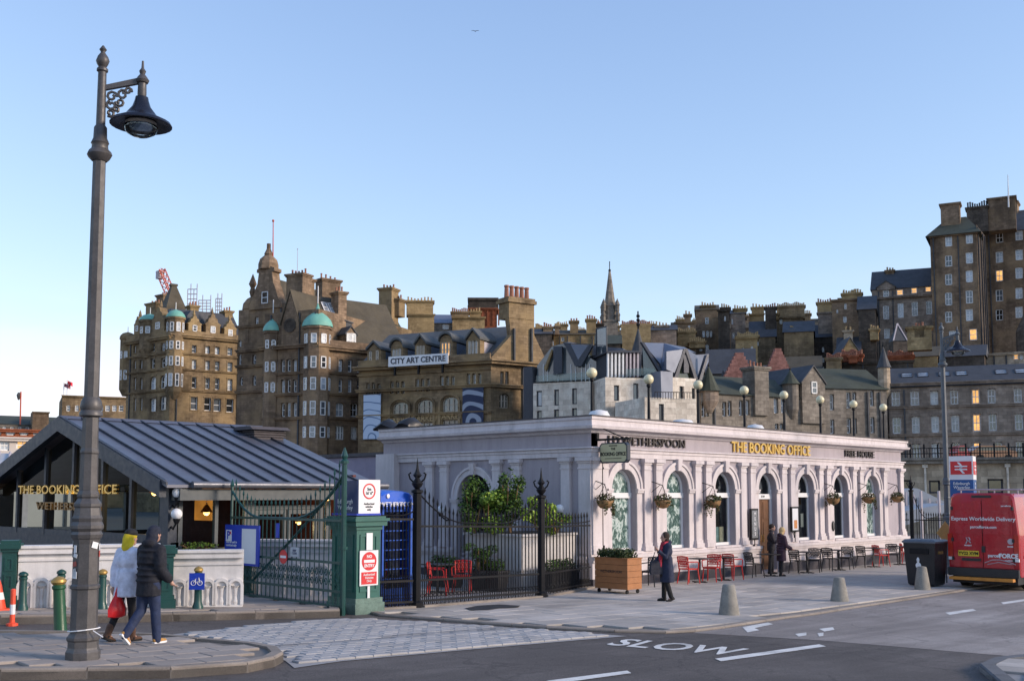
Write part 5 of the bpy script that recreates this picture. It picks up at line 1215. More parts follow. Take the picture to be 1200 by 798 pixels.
facade(C_, fc2, ZB, fc2.z(660, 420), [(x, 462, 525, 17) for x in (712, 735)] + [(722, 565, 632, 44, 'triple', .6)] + [(x, 470, 487, 6) for x in (786, 799, 812, 825)], ST_brown, 16, seed=22, pale=.08, sides=False, sash=M_sashb, minw=.3)
# roof between two gable ends, big end stack
D = 16; zr = fc.z(740, 250, 8); gable_roof(C_, fc.M, -.3, fc.L - .6, 0, D, zcn + .3, zr, mat('slate_grey', (.095, .10, .10), .7, var=.25, scale=.5, fine=8, dirt=.3), .1)
u0, u1 = fc2.u(660, 400), fc2.u(912, 395); um = fc2.u(800, 300); zs = fc2.z(760, 300); mb = MB()
mb.prismY([(u0 + .02, zcn), (u1, zcn), (u1, fc2.z(912, 395)), (fc2.u(862, 290), fc2.z(862, 290)), (fc2.u(862, 280), fc2.z(862, 200)), (fc2.u(742, 280), fc2.z(742, 200)), (fc2.u(755, 290), fc2.z(755, 290)), (u0 + .02, fc2.z(662, 395))], -.02, .9); ge_ = mb.build('gable_end', ST_brown, C_, fc2.M)
mb = MB(); a, b = fc2.u(742, 200), fc2.u(860, 200); z_ = fc2.z(800, 120); mb.box(a, -.1, fc2.z(800, 215), b, 2.2, z_ - .6); mb.box(a - .25, -.35, z_ - .6, b + .25, 2.45, z_ - .2); mb.box(a - .1, -.2, z_ - .2, b + .1, 2.3, z_ + .1); st_ = mb.build('chimney', ST_brown, C_, fc2.M)
mb = MB(); [mb.lathe([(.32, 0), (.26, 1.3), (.33, 1.4), (.3, 1.6)], 7, (a + (i + .5) * (b - a) / 5, 1, z_ + .1)) for i in range(5)]; mb.build('chimney_pots', M_pot, st_, fc2.M)
for sx, px_ in ((762, 768), (843, 850)): mb = MB(); mb.box(fc2.u(sx, 350), -.35, zcn, fc2.u(px_, 350), -.03, fc2.z(sx, 260)); mb.build('drainpipe', M_slate, C_, fc2.M)
for i, (x0, x1, yb, ysh, yap, rnd_) in enumerate(((85, 148, 450, 365, 330, 0), (195, 252, 440, 355, 318, 1), (308, 362, 430, 340, 300, 0), (424, 482, 415, 325, 290, 1), (548, 612, 405, 318, 272, 0))):
    c = (x0 + x1) / 2; a, b = fc.u(x0, yb), fc.u(x1, yb); u = (a + b) / 2; hw = (b - a) / 2; z0, zs, za = fc.z(c, yb), fc.z(c, ysh), fc.z(c, yap); mb = MB()
    top_ = [(u + hw * math.cos(math.pi * k / 8), zs + (za - zs) * math.sin(math.pi * k / 8)) for k in range(9)] if rnd_ else [(u + hw, zs), (u, za), (u - hw, zs)]
    mb.prismY([(u - hw, z0), (u + hw, z0)] + top_, -.2, 1); o = mb.build('dormer', ST_brown, C_, fc.M)
    mb = MB(); e = .3; tp2 = [(u + (p[0] - u) * 1.12, p[1] + .12) for p in top_]; mb.loft([[(p[0], -.5, p[1]) for p in tp2] + [(p[0], -.5, p[1] + e) for p in reversed(tp2)], [(p[0], 5, p[1]) for p in tp2] + [(p[0], 5, p[1] + e) for p in reversed(tp2)]]); mb.build('dormer_roof', MATS['slate_grey'], o, fc.M)
    mb = MB(); mb.box(u - hw * .98, 1, z0 - 1, u + hw * .98, 5, zs); mb.build('dormer_cheek', M_zincb if i != 4 else M_crw, o, fc.M)
    for k in (-1, 0, 1) if i else (-1, 1): far_window(o, fc.M, u + k * hw * .5, z0 + .6, hw * .42, (zs - z0) * .75, G_lit if i == 3 else G_any(random.Random(i), 0, .3), -.28, M_sashb)
mb = MB(); z = zcn + .3; mb.box(0, -.3, z, fc.L, -.05, z + .9); mb.build('parapet', ST_brown, C_, fc.M)
# name board and banners
a, b = fc.u(203, 424), fc.u(480, 402); zb_, zt_2 = fc.z(340, 432), fc.z(340, 392)
nb_ = thing('name_board', 'long white CITY ART CENTRE name board on the gallery dormers', 'sign', fc.M @ Matrix.Translation(((a + b) / 2, -1.1, (zb_ + zt_2) / 2))); Mn = WM[nb_.name]; w_, h_ = b - a, zt_2 - zb_
mb = MB(); mb.box(-w_ / 2, -.1, -h_ / 2 - .1, w_ / 2, .05, h_ / 2 + .1); mb.build('board', M_sw, nb_)
me = text_mesh('CITY ART CENTRE', 1, .02, .02, mats=mat('letter_slate', (.035, .04, .06), .5)); xs = [v.co.x for v in me.vertices]; ys = [v.co.y for v in me.vertices]; me.transform(Matrix.Diagonal((w_ * .92 / (max(xs) - min(xs)), h_ * .68 / (max(ys) - min(ys)), 1, 1))); put('lettering', me, nb_, Mn @ Matrix.Translation((0, -.13, 0)) @ Matrix.Rotation(R(90), 4, 'X'))
mb = MB(); [mb.box(x - .1, .0, -h_ / 2 - 1.2, x + .1, .3, -h_ / 2) for x in (-w_ * .4, 0, w_ * .4)]; mb.build('bracket', M_black, nb_)
def banner_mat(name, ground, ink, sc_, th):
    m, n, b = _nodes(name); uv = N(n, 'ShaderNodeUVMap').outputs[0]; wv = N(n, 'ShaderNodeTexWave', wave_type='RINGS', rings_direction='SPHERICAL'); wv.inputs['Scale'].default_value = sc_; wv.inputs['Distortion'].default_value = 7; wv.inputs['Detail'].default_value = 2; wv.inputs['Detail Scale'].default_value = .6
    n.links.new(uv, wv.inputs[0]); k = ramp(n, wv.outputs[1], [(th, ground), (th + .1, ink)]); n.links.new(k, b.inputs['Base Color']); b.inputs['Roughness'].default_value = .7; return m
for nm, x0, x1, y0, y1, m, lab in (('banner', 533, 630, 540, 704, banner_mat('banner_navy', (.02, .03, .075), (.30, .34, .42), .22, .66), 'dark navy banner with pale curving design on the gallery corner'), ('banner', 70, 150, 570, 776, banner_mat('banner_ice', (.46, .55, .68), (.10, .17, .30), .30, .9), 'tall ice blue banner with fine dark curves on the gallery'),):
    a, b, c, d = fc.rect(x0, x1, y0, y1); o = thing(nm, lab, 'banner', fc.M @ Matrix.Translation(((a + b) / 2, -.35, c))); mb = MB(); mb.box(-(b - a) / 2, 0, 0, (b - a) / 2, .06, d - c); mb.build('cloth', m, o); [MB().box(-(b - a) / 2 - .1, -.03, z, (b - a) / 2 + .1, .12, z + .1).build('rail', M_slate, o) for z in (-.1, d - c)]
# ---------------------------------------------------------------- skyline behind the art centre: stacks and roofs on the hill
def block(name, lab, zt, x0, x1, d, ytop, m, wins=(), ybase=None, depth_=9, roof=None, rm=None, dd=0, seed=1, chim=(), lits=(), group=None, z0=None, cat='building', vr=None, sash=None, pale=.3, parapet=True):
    dd += ((zt[0] + (x0 + x1) / 2 / zt[2]) - 600) / 1250 * (x1 - x0) / zt[2] * d / 1250
    fr = FR(x0, d + dd, x1, d, zt); o = building(name, lab, fr, cat, group); zt_ = fr.z((x0 + x1) / 2, ytop); z0 = ZB if z0 is None else z0
    facade(o, fr, z0, zt_, wins, m, depth_, seed=seed, lits=lits, rev=.22, sash=sash, pale=pale, surround=None)
    if roof is not None: gable_roof(o, fr.M, 0, fr.L, 0, depth_, zt_, fr.z((x0 + x1) / 2, roof, depth_ / 2), rm or M_slate, .25)
    elif parapet: course(o, fr, zt_ - .35, .35, .22, m, name='parapet')
    for c in chim: px_chimney(o, fr, *c[:4], c[4] if len(c) > 4 else 2, c[5] if len(c) > 5 else 1.8, c[6] if len(c) > 6 else m, c[7] if len(c) > 7 else 5, c[8] if len(c) > 8 else M_poty)
    return o, fr
block('rooftop_stack', 'broad golden stone chimney block with toothed cap beside the hotel', zC, 268, 392, 190, 192, ST_gold, chim=((265, 390, 128, 200, 1, 2.4, ST_gold, 8, M_poty),), depth_=5, group=None, cat='chimney')
block('slate_house', 'slate roofed house with pale dormer behind the gallery roof', zC, 392, 515, 200, 235, ST_grey, [(448, 240, 262, 30)], roof=195, rm=M_zincb, seed=3)
o, fr = block('brick_water_tower', 'square red brick roof tower with dark cap behind the gallery', zC, 558, 688, 205, 165, BR_red, depth_=7, cat='tower', dd=0)
mb = MB(); a, b = fr.u(558, 150), fr.u(688, 150); z = fr.z(620, 168); zt_ = fr.z(620, 128); mb.box(a - .3, -.3, z, b + .3, 7.3, z + .7); mb.box(a, -.02, z + .7, b, 7, zt_); mb.box(a - .3, -.3, zt_, b + .3, 7.3, zt_ + .5); mb.build('tower_cap', ST_char, o, fr.M)
mb = MB(); [mb.box(a + (i + .2) * (b - a) / 5, -.18, fr.z(620, 245), a + (i + .45) * (b - a) / 5, -.01, z) for i in range(6)]; mb.build('brick_ribs', BR_red, o, fr.M)
block('stone_stack', 'wide golden chimney stack with many pots beside the brick tower', zC, 478, 630, 198, 205, ST_gold, chim=((476, 556, 180, 215, 1, 2, ST_brown, 9, M_pot), (560, 612, 178, 230, 2, 2, ST_gold, 4, M_poty)), depth_=5, cat='chimney')
block('gabled_house', 'small dark gabled house right of the gallery end stack', zC, 868, 945, 175, 285, ST_char, roof=262, chim=((905, 945, 250, 300, 2, 2, ST_red, 4, M_pot),), seed=4)
# ---------------------------------------------------------------- E: pale stone block with folded zinc roofs
zE = (620, 300, 3.8)
f1 = FR(18, 121, 277, 118.5, zE); E_ = building('zinc_roofed_hotel', 'modern pale stone hotel with folded blue grey zinc roofs', f1)
G_green = glassy('pane_green', (.02, .045, .045))
def ew(fr, wins, z1, depth_=10, **k): facade(E_, fr, ZB, z1, wins, ST_pale, depth_, sash=M_zincd, style='plain', pale=.05, mid=.45, rev=.35, **k)
s1 = lambda x, y: y - (x - 150) * .07
ew(f1, [(x, s1(x, y0), s1(x, y1), 24) for x in (45, 122, 202) for y0, y1 in ((593, 663), (682, 720))], f1.z(150, 562), seed=31)
f2 = FR(340, 115, 592, 116.5, zE); ew(f2, [(390, 575, 645, 24), (476, 568, 640, 24), (557, 570, 628, 15), (577, 572, 632, 10), (393, 668, 720, 22), (480, 665, 722, 22)], f2.z(400, 541), seed=32)
f3 = FR(515, 108, 742, 110, zE); ew(f3, [(590, 656, 732, 24), (650, 660, 735, 10)], f3.z(620, 632), 7, seed=33)
f4 = FR(638, 116, 745, 117.5, zE); ew(f4, [(680, 580, 636, 20), (733, 586, 636, 16)], f4.z(690, 543), seed=34)
f5 = FR(270, 122, 345, 119, zE); mb = MB(); mb.box(0, 0, ZB, f5.L, 8, f5.z(300, 548)); mb.box(0, -.003, f5.z(300, 548), f5.L, 8, f5.z(300, 440)); mb.build('zinc_bay', M_zincd, E_, f5.M); [far_window(E_, f5.M, f5.u(x, 480), f5.z(x, 512), 2.2, 5, G_mid, -.1, M_zincd, 'plain') for x in (325,)]
def poly3(name, fr, pts, thick, m, parent=None, y0=0.0):
    "flat prism in the facade frame from picture points; each point (x, y[, v])"
    q = [(*fr.uz(p[0], p[1], p[2] if len(p) > 2 else y0), p[2] if len(p) > 2 else y0) for p in pts]; mb = MB()
    mb.loft([[(u, v + thick, z) for u, z, v in q], [(u, v, z) for u, z, v in q]]); return mb.build(name, m, parent or E_, fr.M)
G_glz = glassy('pane_sky', (.10, .125, .14))
# left pavilion: glazed wall with two folded zinc gables
poly3('glass_storey', f1, [(35, 560), (35, 490), (100, 405), (110, 400), (160, 388), (300, 470), (300, 548)], 6, G_glz, y0=2.0)
for pts in ([(150, 385, 1.2), (182, 388, 1.2), (218, 462, 1.2), (262, 398, 1.2), (282, 400, 1.2), (232, 490, 1.2), (204, 490, 1.2), (160, 400, 1.2)], [(108, 402, 1.2), (146, 402, 1.2), (146, 520, 1.2), (108, 530, 1.2)], [(66, 500, 1.4), (100, 415, 1.4), (106, 420, 1.4), (74, 512, 1.4)]): poly3('zinc_fold', f1, pts, .5, M_zincd if pts[0][0] != 66 else ST_gold)
poly3('zinc_roof', f1, [(155, 385, 1.3), (275, 392, 1.3), (300, 400, 7), (182, 384, 7)], .4, M_zincb)
poly3('zinc_slope', f1, [(170, 390, 1.25), (268, 397, 1.25), (218, 470, 1.25)], .4, M_zincb)
poly3('zinc_upper', f1, [(285, 400, 3), (420, 412, 3), (420, 440, 3), (285, 452, 3)], 6, M_zincb)
for x in (62, 80, 128, 185, 205, 232, 250, 268): poly3('glazing_bar', f1, [(x, 480, 1.9), (x + 3, 480, 1.9), (x + 3, 556, 1.9), (x, 558, 1.9)], .1, M_sash)
# fin screen in the middle
for i in range(9): x = 350 + i * 16.5; poly3('screen_fin', f2, [(x, 428 + abs(i - 4), .6), (x + 7, 428 + abs(i - 4), .6), (x + 7, 538, .6), (x, 540, .6)], .35, M_sash if i < 5 else M_crw)
poly3('screen_back', f2, [(352, 430), (500, 424), (500, 535), (352, 540)], 5, M_zincd, y0=1.1)
poly3('screen_lid', f2, [(346, 424, .4), (420, 418, .4), (500, 424, .4), (500, 430, .4), (346, 430, .4)], 5, M_zincd)
# right zinc roof with its triangular glazed gables
poly3('zinc_roof', f2, [(505, 385, 2), (600, 388, 5), (690, 405, 6), (745, 432, 5), (690, 420, 1.5), (640, 512, .6), (590, 512, .6), (585, 480, .6)], .5, M_zincb)
poly3('gable_glass', f2, [(505, 392, 1.4), (575, 520, 1.0), (575, 530, 1.0), (510, 525, 1.4)], .3, G_glz)
poly3('zinc_fold', f2, [(500, 383, 1.0), (512, 383, 1.0), (592, 510, .5), (582, 520, .5)], .5, M_zincd)
poly3('gable_glass', f4, [(692, 425, 1), (735, 548, 1), (650, 545, 1)], .3, glassy('pane_olive', (.06, .065, .03)))
for pts in ([(690, 412, .5), (700, 415, .5), (662, 545, .5), (646, 545, .5)], [(694, 412, .5), (705, 412, .5), (752, 548, .5), (738, 548, .5)], [(690, 440, .6), (712, 440, .6), (712, 520, .6), (690, 520, .6)]): poly3('zinc_fold', f4, pts, .5, M_zincd)
poly3('zinc_slope', f4, [(612, 425, .2), (690, 415, .6), (648, 520, .4), (612, 505, .2)], .4, M_zincb)
poly3('zinc_slope', f4, [(705, 418, .8), (745, 440, 2), (800, 436, 3), (800, 470, 3), (762, 552, 1.2), (742, 545, 1)], .4, M_zincb)
poly3('zinc_fold', f4, [(792, 440, .8), (802, 438, .8), (770, 552, .6), (757, 552, .6)], .5, M_zincd)
poly3('zinc_wall', f4, [(586, 512, -.6), (640, 516, -.6), (640, 640, -.6), (590, 640, -.6)], 5, M_zincb)
GB = clear_glass('balustrade_glass', (.80, .86, .86), .04)
for fr, pts in ((f1, [(30, 533, -.3), (275, 515, -.3), (275, 548, -.3), (30, 562, -.3)]), (f2, [(432, 503, -.3), (520, 498, -.3), (560, 502, -.3), (560, 530, -.3), (432, 535, -.3)]), (f5, [(290, 515, -.2), (345, 512, -.2), (345, 543, -.2), (290, 546, -.2)])): poly3('glass_balustrade', fr, pts, .05, GB)
for x in range(560, 735, 12): poly3('railing_bar', f3, [(x, 606, -.2), (x + 1.5, 606, -.2), (x + 1.5, 634, -.2), (x, 634, -.2)], .06, M_black)
poly3('railing_top', f3, [(560, 604, -.2), (735, 606, -.2), (735, 609, -.2), (560, 607, -.2)], .06, M_black)
poly3('zinc_link', f1, [(-25, 495, 1), (15, 492, 1), (18, 730, 1), (-25, 730, 1)], 8, M_zincd)
# ---------------------------------------------------------------- church spire
dS = 235; b0 = at(715, 392, dS); sp = thing('church_spire', 'slender dark stone church spire with pinnacles and weathervane', 'church', TM(b0.x, b0.y, -1, AZ)); k = dS / FPX
zz_ = lambda y: at(715, y, dS).z + 1
mb = MB(); r = 8.4 * k; mb.box(-r, -r, 0, r, r, zz_(376)); mb.box(-r * 1.1, -r * 1.1, zz_(378), r * 1.1, r * 1.1, zz_(376)); mb.build('tower', ST_grey, sp)
mb = MB(); mb.lathe([(r * .98, zz_(376)), (r * .95, zz_(360)), (r * 1.05, zz_(359)), (r * .82, zz_(358)), (.25, zz_(318)), (.02, zz_(316))], 8, a0=math.pi / 8); mb.build('spire', ST_grey, sp)
for sx in (-1, 1):
    for sy in (-1, 1):
        for zz2, q in ((372, 1.0), (360, .95)): mb = MB(); mb.lathe([(.5, zz_(zz2 + 6)), (.5, zz_(zz2)), (.65, zz_(zz2) + .2), (.02, zz_(zz2 - 9))], 6, (sx * r * q, sy * r * q, 0)); mb.build('pinnacle', ST_grey, sp)
for y0, y1 in ((388, 379), (372, 363)):
    for rz in (0, 90): mb = MB(); mb.box(-.6, -r - .06, zz_(y0), .6, -r * .9, zz_(y1)); mb.prismY([(-.6, zz_(y1)), (.6, zz_(y1)), (0, zz_(y1) + 1.2)], -r - .05, -r * .9); mb.build('lancet', G_dark, sp, WM[sp.name] @ Matrix.Rotation(R(rz), 4, 'Z'))
mb = MB(); mb.tube([(0, 0, zz_(318)), (0, 0, zz_(306.5))], .1, 5); mb.tube([(-.7, 0, zz_(311)), (.7, 0, zz_(311))], .07, 4); mb.sphere((0, 0, zz_(317)), .3, n=8, m=6); mb.box(-.8, -.04, zz_(309), .5, .04, zz_(307.5)); mb.build('weathervane', M_black, sp)
# ---------------------------------------------------------------- roofs and stacks behind the zinc hotel
block('stone_tenement', 'low dark tenement with paired stacks left of the church spire', zE, 25, 105, 190, 335, ST_brown, roof=318, chim=((28, 60, 318, 350), (115, 135, 310, 350, 2, 2, ST_red)), seed=41)
block('stone_tenement', 'golden tenement with two tall capped chimneys left of the spire', zE, 110, 310, 195, 350, ST_gold, [(150, 362, 380, 14)], roof=330, rm=M_slateb, chim=((182, 218, 288, 355, 1, 2, ST_brown, 3, M_pot), (255, 297, 280, 360, 1, 2, ST_gold, 4, M_pot), (302, 328, 300, 360, 2, 2, ST_char, 2, M_pot)), seed=42)
block('chimney_wall', 'broad golden gable wall topped by a row of red pots', zE, 412, 545, 185, 303, ST_gold, chim=((412, 540, 303, 330, .5, 2, ST_gold, 16, M_pot),), depth_=5, parapet=False, seed=43)
block('stone_gable', 'grey buff gable wall with chimney beside the row of red pots', zE, 545, 660, 190, 330, ST_taupe, roof=308, rm=M_slate, chim=((560, 618, 308, 345, 2, 2, ST_taupe, 4, M_poty),), seed=44)
fr = FR(455, 135, 527, 135, zE); o = building('slate_turret', 'black slate cone turret with long finial behind the zinc hotel', fr, 'turret'); u = fr.u(491, 420); r = fr.L / 2; mb = MB(); mb.lathe([(r * .9, ZB), (r * .9, fr.z(491, 440))], 12, (u, r, 0)); mb.build('drum', ST_char, o, fr.M); cone(o, fr.M, u, r, r, fr.z(491, 440), fr.z(491, 315), M_slate, 12); mb = MB(); mb.tube([(u, r, fr.z(491, 320)), (u, r, fr.z(491, 240))], .1, 5); [mb.sphere((u, r, fr.z(491, y)), .25, n=6, m=4) for y in (262, 280, 300)]; mb.build('finial', M_black, o, fr.M)
block('mossy_roof', 'dark mossy slate roof at the foot of the church spire', zE, 300, 410, 150, 392, ST_char, roof=352, rm=M_slateg, seed=45)
# ---------------------------------------------------------------- old town skyline, left to right
zH = (770, 320, 3.992)
def tower(lab, x0, x1, d, yt, m, wins=(), chim=(), seed=1, roof=None, rm=None, dd=0, lits=(), depth_=9, name='old_tenement'):
    if not wins: r_ = random.Random(seed); wins = [(x0 + (x1 - x0) * t, yt + 45 + 48 * k + r_.uniform(-6, 6), yt + 70 + 48 * k, 11) for t in (.3, .7) for k in range(3) if r_.random() < .75]
    return block(name, lab, zH, x0, x1, d, yt, m, wins, roof=roof, rm=rm, chim=chim, seed=seed, dd=dd, lits=lits, depth_=depth_, group='old town tenements on the hill')
tower('dark stepped tenement with two golden rows of pots', 90, 185, 200, 228, ST_red, [(150, 245, 262, 10)], ((96, 180, 272, 345, -3, 2, ST_gold, 9, M_poty), (150, 225, 318, 350, -5, 2, ST_gold, 8, M_poty), (128, 158, 192, 240, 1, 2, ST_red, 2)), 51)
tower('tall brown tenement with small paired windows', 186, 292, 205, 172, ST_red, [(233, 208, 238, 16), (218, 270, 300, 12), (236, 270, 300, 12), (252, 270, 300, 10), (235, 335, 365, 14), (205, 335, 365, 12)], ((205, 268, 150, 190, 1, 2, ST_brown, 5), (272, 296, 178, 215, 3, 2, ST_red, 2)), 52, roof=150, rm=M_slateb)
tower('narrow sooty tower house crowned with buff pots', 292, 346, 198, 172, ST_char, [(318, 200, 225, 8)], ((298, 340, 160, 185, 1, 2, ST_char, 4, M_poty),), 53)
tower('pinkish rendered gable above a golden stone base', 350, 420, 208, 190, ST_taupe, [(358, 280, 305, 10), (352, 215, 240, 8)], ((358, 418, 165, 205, 1, 2, ST_gold, 5, M_poty),), 54, roof=172, rm=M_slate)
tower('low golden chimney wall with a long row of pots', 372, 475, 192, 300, ST_gold, (), ((374, 474, 292, 312, 1, 2, ST_gold, 12, M_poty),), 55, depth_=4)
tower('golden gable stack beside steep dark roofs', 440, 508, 212, 190, ST_gold, (), ((442, 500, 158, 250, 1, 2, ST_gold, 4, M_poty),), 56, roof=None)
tower('dark steep roofed tenement with a hooked attic window', 440, 560, 200, 300, ST_brown, [(558, 318, 345, 14, 'arch', .8), (470, 320, 340, 10)], ((505, 556, 158, 320, 2, 2, ST_char, 5, M_pot), (520, 568, 188, 220, 4, 2, ST_gold, 5, M_poty)), 57, roof=225, rm=M_slate)
tower('grey brown tenement under a wide row of tall pots', 556, 692, 206, 205, ST_brown, [(580, 215, 238, 12), (612, 300, 330, 10)], ((560, 690, 152, 215, 1, 2.2, ST_brown, 16, M_poty), (645, 685, 255, 275, -4, 2, ST_gold, 5, M_poty)), 58)
tower('soot black tenement with slate roof below the wide stack', 600, 740, 188, 275, ST_brown, [(690, 245, 270, 8)], ((622, 640, 265, 300, 1, 2, ST_brown, 3),), 59, roof=225, rm=M_slate)
tower('slate roofed house with pale plastered stack', 740, 862, 196, 300, ST_char, (), ((752, 826, 183, 300, 1, 2, ST_taupe, 0), (748, 815, 135, 190, 2, 2.2, ST_gold, 6, M_pot), (815, 855, 155, 210, 4, 2, ST_gold, 4, M_poty)), 60, roof=240, rm=M_slate)
tower('high brown tenement with sash windows and buff chimney caps', 862, 960, 204, 115, ST_red, [(880, 142, 165, 10), (878, 200, 230, 13), (878, 268, 296, 12), (948, 196, 228, 14), (952, 255, 300, 14), (925, 330, 352, 12)], ((868, 945, 92, 130, 1, 2, ST_gold, 7, M_poty),), 61)
tower('dark slate house with a yellow stack and golden gable', 850, 955, 178, 372, ST_char, (), ((872, 914, 268, 330, 2, 2, ST_sand, 2, M_poty),), 62, roof=300, rm=M_slate)
fr = FR(858, 174, 948, 174, zH); o = building('golden_gable', 'golden rubble gable wall below the yellow chimney stack', fr, 'building', None); u = fr.u(903, 340); gablet(o, fr.M, u, fr.L, ZB, fr.z(903, 378), fr.z(903, 305), 0, 5, ST_gold, M_slate, 'wall')
rk = random.Random(77)
for lab, za_, x0, x1, d, yt, rf_, m in (('long sooty terrace closing the gaps behind the old town stacks', zH, 70, 470, 222, 262, 225, ST_red), ('long brown terrace closing the gaps under the wide row of pots', zH, 430, 980, 224, 262, 215, ST_brown), ('long brown terrace behind the zinc hotel and church spire', zE, -40, 680, 250, 350, 330, ST_brown)):
    block('hill_terrace', lab, za_, x0, x1, d, yt, m, [(x, yt + 20 + 50 * k, yt + 48 + 50 * k, 12) for x in range(x0 + 15, x1 - 10, 34) for k in range(2) if rk.random() < .8], roof=rf_, rm=M_slateb, seed=int(x1), chim=[(x, x + 34, rf_ - rk.randint(4, 30), rf_ + 40, 3, 2, rk.choice((ST_gold, ST_brown, ST_red)), 4) for x in range(x0 + 20, x1 - 40, 78)])
def lT(lab, x0, x1, d, yt, m, wins=(), chim=(), seed=1, roof=None, rm=None, lits=(), dd=0, depth_=10, hip=0, group=None): return block('old_tenement', lab, zL, x0, x1, d, yt, m, wins, roof=roof, rm=rm, chim=chim, seed=seed, lits=lits, dd=dd, depth_=depth_, group=group, pale=.5)
zL = (980, 210, 4.2)
lT('sooty tenement stepping up toward the tall pale block', -10, 130, 186, 590, ST_red, [(45, 612, 640, 12), (42, 675, 706, 18), (122, 668, 696, 20), (123, 730, 775, 22), (5, 640, 660, 10)], ((28, 125, 560, 605, 1, 2, ST_gold, 7, M_poty),), 63)
lT('narrow dark gabled house before the pedimented block', 120, 205, 180, 640, ST_char, (), ((165, 207, 735, 790, -2, 2, ST_gold, 4, M_poty),), 64, roof=575, rm=M_slate)
frm = lT('pedimented stone block with a row of lit attic windows', 190, 497, 184, 535, ST_taupe, [(245, 545, 580, 30, 'grid'), (313, 543, 571, 32), (383, 531, 562, 30), (452, 524, 554, 30), (245, 620, 690, 30, 'grid'), (317, 611, 682, 30, 'grid'), (386, 603, 673, 30, 'grid'), (456, 597, 665, 30, 'grid'), (250, 735, 785, 30, 'grid'), (385, 720, 765, 22), (485, 722, 785, 20)], ((243, 283, 447, 510, 4, 2, ST_red, 3),), 65, roof=445, rm=M_slate, lits=(1, 2, 3, 9))
o, fr = frm; gablet(o, fr.M, fr.u(245, 530), fr.u(290, 530) - fr.u(200, 530), fr.z(245, 545), fr.z(245, 533), fr.z(245, 505), -.3, 3, ST_taupe, M_slate, 'pediment'); course(o, fr, fr.z(340, 585), .35, .3, ST_taupe)
colw = lambda x, ys, w_: [(x, y0, y1, w_, 'grid') for y0, y1 in ys]
o, fr = lT('very tall square brown tenement tower with sash windows', 488, 722, 176, 268, ST_red, colw(553, ((280, 331), (375, 430), (465, 521), (558, 621), (650, 706)), 34) + colw(655, ((265, 317), (360, 415), (450, 507), (547, 611), (640, 697)), 36) + [(572, 745, 772, 34), (674, 735, 792, 40)], (), 66, lits=(11,))
a, b = fr.u(480, 280), fr.u(740, 280); gable_roof(o, fr.M, 0, fr.L, 0, 12, fr.z(600, 272), fr.z(640, 185, 6), M_slateg, .7, hip0=fr.L * .42, hip1=fr.L * .35)
px_chimney(o, fr, 512, 606, 118, 280, 3, 2.5, ST_red, 0); px_chimney(o, fr, 640, 745, 135, 260, 10, 2.5, ST_char, 9, M_slate, 1.0); px_chimney(o, fr, 745, 880, 88, 250, 11, 3, ST_red, 0)
fr2 = FR(722, 176.3, 762, 184, zL); facade(o, fr2, ZB, fr2.z(740, 290), [], ST_char, 8, name='return_wall', sides=False)
o2, fr = lT('tall brown tenement range beside the tower, one sash lit', 757, 1120, 184, 248, ST_red, [(x, y0 - (x - 803) * .13, y1 - (x - 803) * .13, 36, 'grid') for x in (803, 900, 1000) for y0, y1 in ((262, 313), (358, 411), (448, 502), (545, 601), (640, 695))] + [(915, 735, 790, 36)], ((828, 890, 110, 190, 6, 3, ST_red, 3, M_pot),), 67, roof=150, rm=M_slate, lits=(2, 15), depth_=14)
P0 = at(1182, 243, 182); mb = MB(); mb.tube([P0, at(1181, 205, 182)], [.14, .06], 5); mb.build('flagpole', M_sash, o2, Matrix())
fr = FR(790, 175, 925, 170, zL); mb = MB(); c = fr.u(845, 700); mb.lathe([(fr.L * .42, ZB), (fr.L * .42, fr.z(845, 740)), (fr.L * .2, fr.z(840, 660)), (.2, fr.z(835, 598))], 10, (c, 5, 0)); o = building('dark_spire_roof', 'sooty conical roof against the tall tenement range', fr, 'roof'); mb.build('cone', ST_char, o, fr.M)
# small black spire with pale edges
fr = FR(290, 160, 360, 160, zL); o = building('slate_spirelet', 'sharp black slate pyramid with pale lead edges', fr, 'roof'); c = fr.L / 2; z0, z1 = fr.z(325, 795), fr.z(325, 705)
mb = MB(); mb.add([(0, 0, z0), (2 * c, 0, z0), (2 * c, 2 * c, z0), (0, 2 * c, z0), (c, c, z1)], [(0, 1, 4), (1, 2, 4), (2, 3, 4), (3, 0, 4), (3, 2, 1, 0)]); mb.build('pyramid', M_slate, o, fr.M); mb = MB(); [mb.tube([(x, y, z0), (c, c, z1)], .12, 4) for x, y in ((0, 0), (2 * c, 0))]; mb.build('lead_edge', M_crw, o, fr.M); mb = MB(); mb.box(0, .1, ZB, 2 * c, 2 * c, z0); mb.build('wall', ST_char, o, fr.M)
# ---------------------------------------------------------------- mid row: pink crow-stepped gables, grey stone range J
def crowstep(lab, x0, x1, ytop, ybase, d, n):
    fr = FR(x0, d, x1, d, zH); o = building('crow_step_gable', lab, fr, 'building'); u1 = fr.L; zt_ = fr.z((x0 + x1) / 2, ytop); zb_ = fr.z((x0 + x1) / 2, ybase); pts = [(0, ZB), (u1, ZB)]
    st_ = []; half = u1 / 2
    for i in range(n): a = half * i / n * .85; st_ += [(u1 - a, zb_ + (zt_ - zb_) * i / n), (u1 - a, zb_ + (zt_ - zb_) * (i + 1) / n)]
    pts += st_ + [(u1 - p[0], p[1]) for p in reversed(st_)]; mb = MB(); mb.prismY(pts, 0, 1.0); mb.build('stepped_wall', ST_pink, o, fr.M); gable_roof(o, fr.M @ Matrix.Translation((0, 1, 0)) @ Matrix.Rotation(R(0), 4, 'Z'), .8, u1 - .8, 0, 8, zb_ - .3, zb_ + (zt_ - zb_) * .5, M_slate, 0); return o
